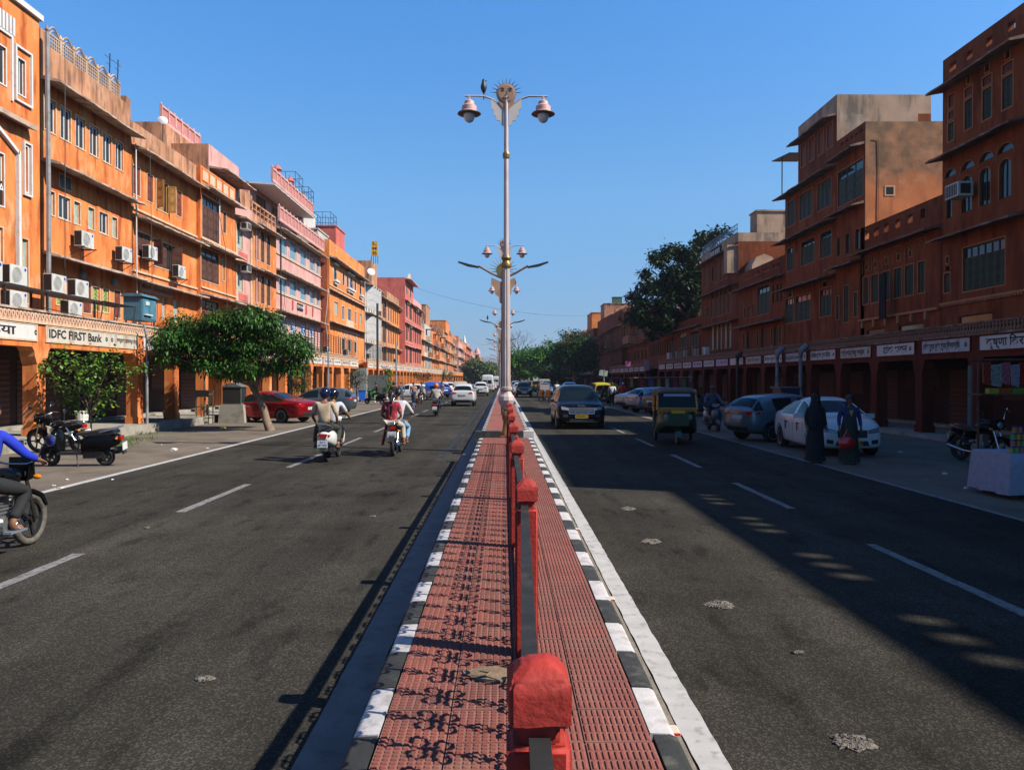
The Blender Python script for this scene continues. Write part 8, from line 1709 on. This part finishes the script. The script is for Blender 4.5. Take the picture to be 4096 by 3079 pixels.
person('stand', 10.4, 56, .5, 'man in a pale shirt standing by the covered stall', F_BC, F_BK, SKIND, 'short', 'hair'); person('ride', 3.9, 86, math.pi, 'rider in a yellow shirt on a motorcycle in the distant right traffic', F_YE, F_BK, SKIND, 'long', 'helmet', hat=F_GR)
person('walk', 5.2, 74, .3, 'man in a white shirt crossing behind the electric rickshaw', F_WH, F_DJ, SKIND, 'long', 'hair'); person('stand', 3.7, 69.2, math.pi, 'driver seated inside the electric rickshaw', F_GR, F_GR, SKIND, 'short', 'hair', z=-.2, sc=.95)
person('ride', -6.6, 61, R(5), 'person in dark clothes astride the motorcycle by the brush heap', F_GR, F_BK, SKIND, 'long', 'hair', over=dict()); person('ride', -2.2, 122, 0, 'tiny rider beside the passenger van', F_CR, F_BK, SKIND, 'short', 'helmet', hat=F_CR)
person('sride', 7.7, 60.3, math.pi / 2 + .3, 'driver inside the yellow hooded auto rickshaw', F_BC, F_BK, SKIND, 'short', 'hair', z=-.12, sc=.9)
# ================================================================ market stalls on the right
st = empty('stall_table', (9.55, 12.9, 0), label='stall table under a white cloth at the right picture edge', cat='table')
MB().box(-1.15, 1.15, -.5, .5, .68, .74).build('table_top', M_BROWN, st)
for a in (-1.05, 1.05):
    for b in (-.42, .42): MB().box(a - .03, a + .03, b - .03, b + .03, 0, .68).build('leg', M_BROWN, st)
rows = []
for k, zz in enumerate((.75, .74, .55, .3, .08)):
    row = []
    for j in range(64):
        t = j / 64 * 4; sidx = int(t); f = t - sidx; cx = [(-1, -1), (1, -1), (1, 1), (-1, 1)]; a = cx[sidx]; b = cx[(sidx + 1) % 4]; wv = .025 * math.sin(j * 1.9) * k / 4; e2 = 1 + (.02 * k) + wv
        row.append(((a[0] + (b[0] - a[0]) * f) * 1.17 * e2, (a[1] + (b[1] - a[1]) * f) * .52 * e2, zz + .01 * math.sin(j * .9) * (k > 3)))
    rows.append(row)
mb = MB().grid(rows, closed=True); mb.f.append(tuple(range(64))); mb.m.append(0)
mb.build('tablecloth', fab('lilac_white_sheet', (.27, .27, .34)), None, smooth=50, loc=(9.55, 12.9, 0), label='white cloth draped over the stall table at the right edge', cat='tablecloth')
CUPC = [flat('cup_' + n, c, .5) for n, c in (('yellow', (.32, .27, .03)), ('pink', (.36, .11, .10)), ('green', (.07, .27, .08)), ('orange', (.38, .14, .03)))]
cupm = [cm(('cup', i), lambda m=m: MB().lathe([(.034, 0), (.04, .085), (.042, .09)], 12).mesh('cup', m)) for i, m in enumerate(CUPC)]; lidm = MB().lathe([(.043, .09), (.043, .108), (.02, .11)], 12).mesh('lid', flat('navy_lid', (.02, .02, .12), .5))
cn = ['yellow', 'pink', 'green', 'orange']; k = 0
for r_, (n_, x0) in enumerate([(4, 0), (3, .03), (3, .03), (2, .06)]):
    for i in range(n_):
        ci = (i * 2 + r_ + i // 2) % 4; c_ = obj('cup', cupm[ci], None, (8.52 + x0 + i * .088, 12.62, .756 + r_ * .112), label='%s lidded cup, %s from the left in the %s row of the stacked cups' % (cn[ci], ['first', 'second', 'third', 'fourth'][i], ['bottom', 'second', 'third', 'top'][r_]), cat='cup', group='stacked coloured cups on the stall'); obj('lid', lidm, c_)
for i in range(4):
    c_ = obj('cup', cupm[(i + 1) % 4], None, (8.92 + i * .088, 12.62, .756), label='%s lidded cup, number %s of the low row right of the cup stack' % (cn[(i + 1) % 4], ['one', 'two', 'three', 'four'][i]), cat='cup', group='stacked coloured cups on the stall'); obj('lid', lidm, c_)
crumple('snack_heap', 9.35, 12.6, .76, .17, mat('yellow_snacks', (.38, .26, .02), .6, var=.6, vs=30), 'heap of yellow snack packets on the white cloth', 'snacks', 90, .7)
hr = empty('snack_rail', (11.75, 17.2, 0), label='wooden rail hung with snack packets above the right edge stall', cat='rail'); MB().tube([(-1.1, 0, 2.42), (2.4, 0, 2.46)], .03, 6).tube([(-.9, 0, 0), (-.9, 0, 2.42)], .03, 6).build('rail', M_BROWN, hr)
MB().box(-1.0, 2.2, -.25, .25, 1.62, 1.66).build('shelf', M_BROWN, hr)
for i in range(9):
    pcol = tuple(.5 * k_ for k_ in [(.45, .05, .03), (.5, .48, .45), (.5, .1, .15), (.4, .4, .45), (.5, .02, .02), (.45, .4, .1), (.5, .45, .45), (.3, .05, .3), (.5, .1, .05)][i]); mb = MB(); w2_ = .09 + .05 * (i % 3 == 1)
    mb.prism([(-w2_, 0), (w2_, .02), (w2_ * .9, -.5), (-w2_ * .8, -.46)], -.03, .03); mb.build('snack_packets', mat('packet_%d' % i, pcol, .35, var=.7, vs=25), loc=(11.0 + i * .22, 17.15, 2.36 - .05 * (i % 2)), rz=.2 * math.sin(i * 2.1), label=['leftmost dark red packet strip on the snack rail', 'white printed packet second on the snack rail', 'pink packet strip third on the snack rail', 'pale blue packet fourth on the snack rail', 'bright red packet strip fifth on the snack rail', 'yellow packet strip sixth on the snack rail', 'white packet seventh on the snack rail', 'purple packet eighth on the snack rail', 'orange red packet last on the snack rail'][i], cat='snack packets', group='packets hanging from the snack rail')
for i in range(5): MB().box(-.11, .11, -.08, .08, 0, .12).build('snack_box', mat('snackbox_%d' % (i % 3), [(.3, .25, .02), (.3, .06, .02), (.12, .2, .03)][i % 3], .5, var=.3, vs=20), loc=(11.1 + i * .27, 17.1, 1.662), label=['yellow snack box at the left of the shelf', 'red snack box second on the shelf', 'green snack box in the middle of the shelf', 'yellow snack box fourth on the shelf', 'red snack box at the right of the shelf'][i], cat='box', group='snack boxes on the stall shelf')
def stall(x, y, w_, label, cols, canopy=(.25, .25, .24)):
    e_ = empty('market_stall', (x, y, 0), label=label, cat='market stall', group='covered stalls on the right shoulder'); mb = MB()
    for a in (-w_ / 2, w_ / 2):
        for b in (-.8, .8): mb.tube([(a, b, 0), (a, b, 2.1)], .03, 5)
    mb.build('post', M_DKMET, e_); MB().prism([(-w_ / 2 - .3, 2.05), (w_ / 2 + .3, 2.1), (w_ / 2 + .3, 2.14), (-w_ / 2 - .3, 2.1)], -1.1, 1.1).build('awning', fab('awning_%d' % int(y), canopy), e_); MB().box(-w_ / 2, w_ / 2, -.6, .6, .7, .78).build('counter', M_BROWN, e_)
    for i, c in enumerate(cols): mb = MB(); xx = -w_ / 2 + w_ * (i + .5) / len(cols); mb.prism([(xx - .12, 1.3), (xx + .14, 1.28), (xx + .12, 2.0), (xx - .1, 2.02)], -.85, -.82); mb.build('garment', fab('garment_%d_%d' % (int(y), i), c), e_)
stall(11.3, 54.5, 3.6, 'pale awning stall with hanging garments behind the silver parked cars', [(.3, .05, .05), (.05, .1, .3), (.3, .2, .05), (.3, .3, .3), (.25, .03, .12), (.05, .2, .1)])
stall(11.0, 66, 4.5, 'darker stall with many garments further back on the right shoulder', [(.35, .1, .2), (.1, .1, .3), (.3, .25, .1), (.1, .25, .2), (.3, .05, .05)], (.12, .11, .10)); stall(9.5, 96, 3, 'distant stall under a green awning among the right trees', [(.3, .1, .1), (.1, .1, .2)], (.01, .10, .04))
MB().box(-.42, .42, -.03, .03, -.28, .28).build('hanging_board', mat('white_green_board', (.35, .38, .33), .6, var=.4, vs=3), loc=(9.75, 74, 2.55), label='tilted pale signboard hanging over the distant stalls on the right', cat='sign').rotation_euler = (.1, .16, .1)
for i, (x, y, c, l_) in enumerate([(12.5, 76, (.35, .08, .22), 'pink square cloth hanging from the gap in the right arcade'), (13.8, 73, (.38, .22, .24), 'long pale pink cloth hanging at the end of the near right arcade')]): MB().box(-.25, .25, -.02, .02, -.26 - .25 * i, .26 + .25 * i).build('hanging_cloth', fab('hang_%d' % i, c), loc=(x, y, 3.5 - .2 * i), label=l_, cat='cloth')
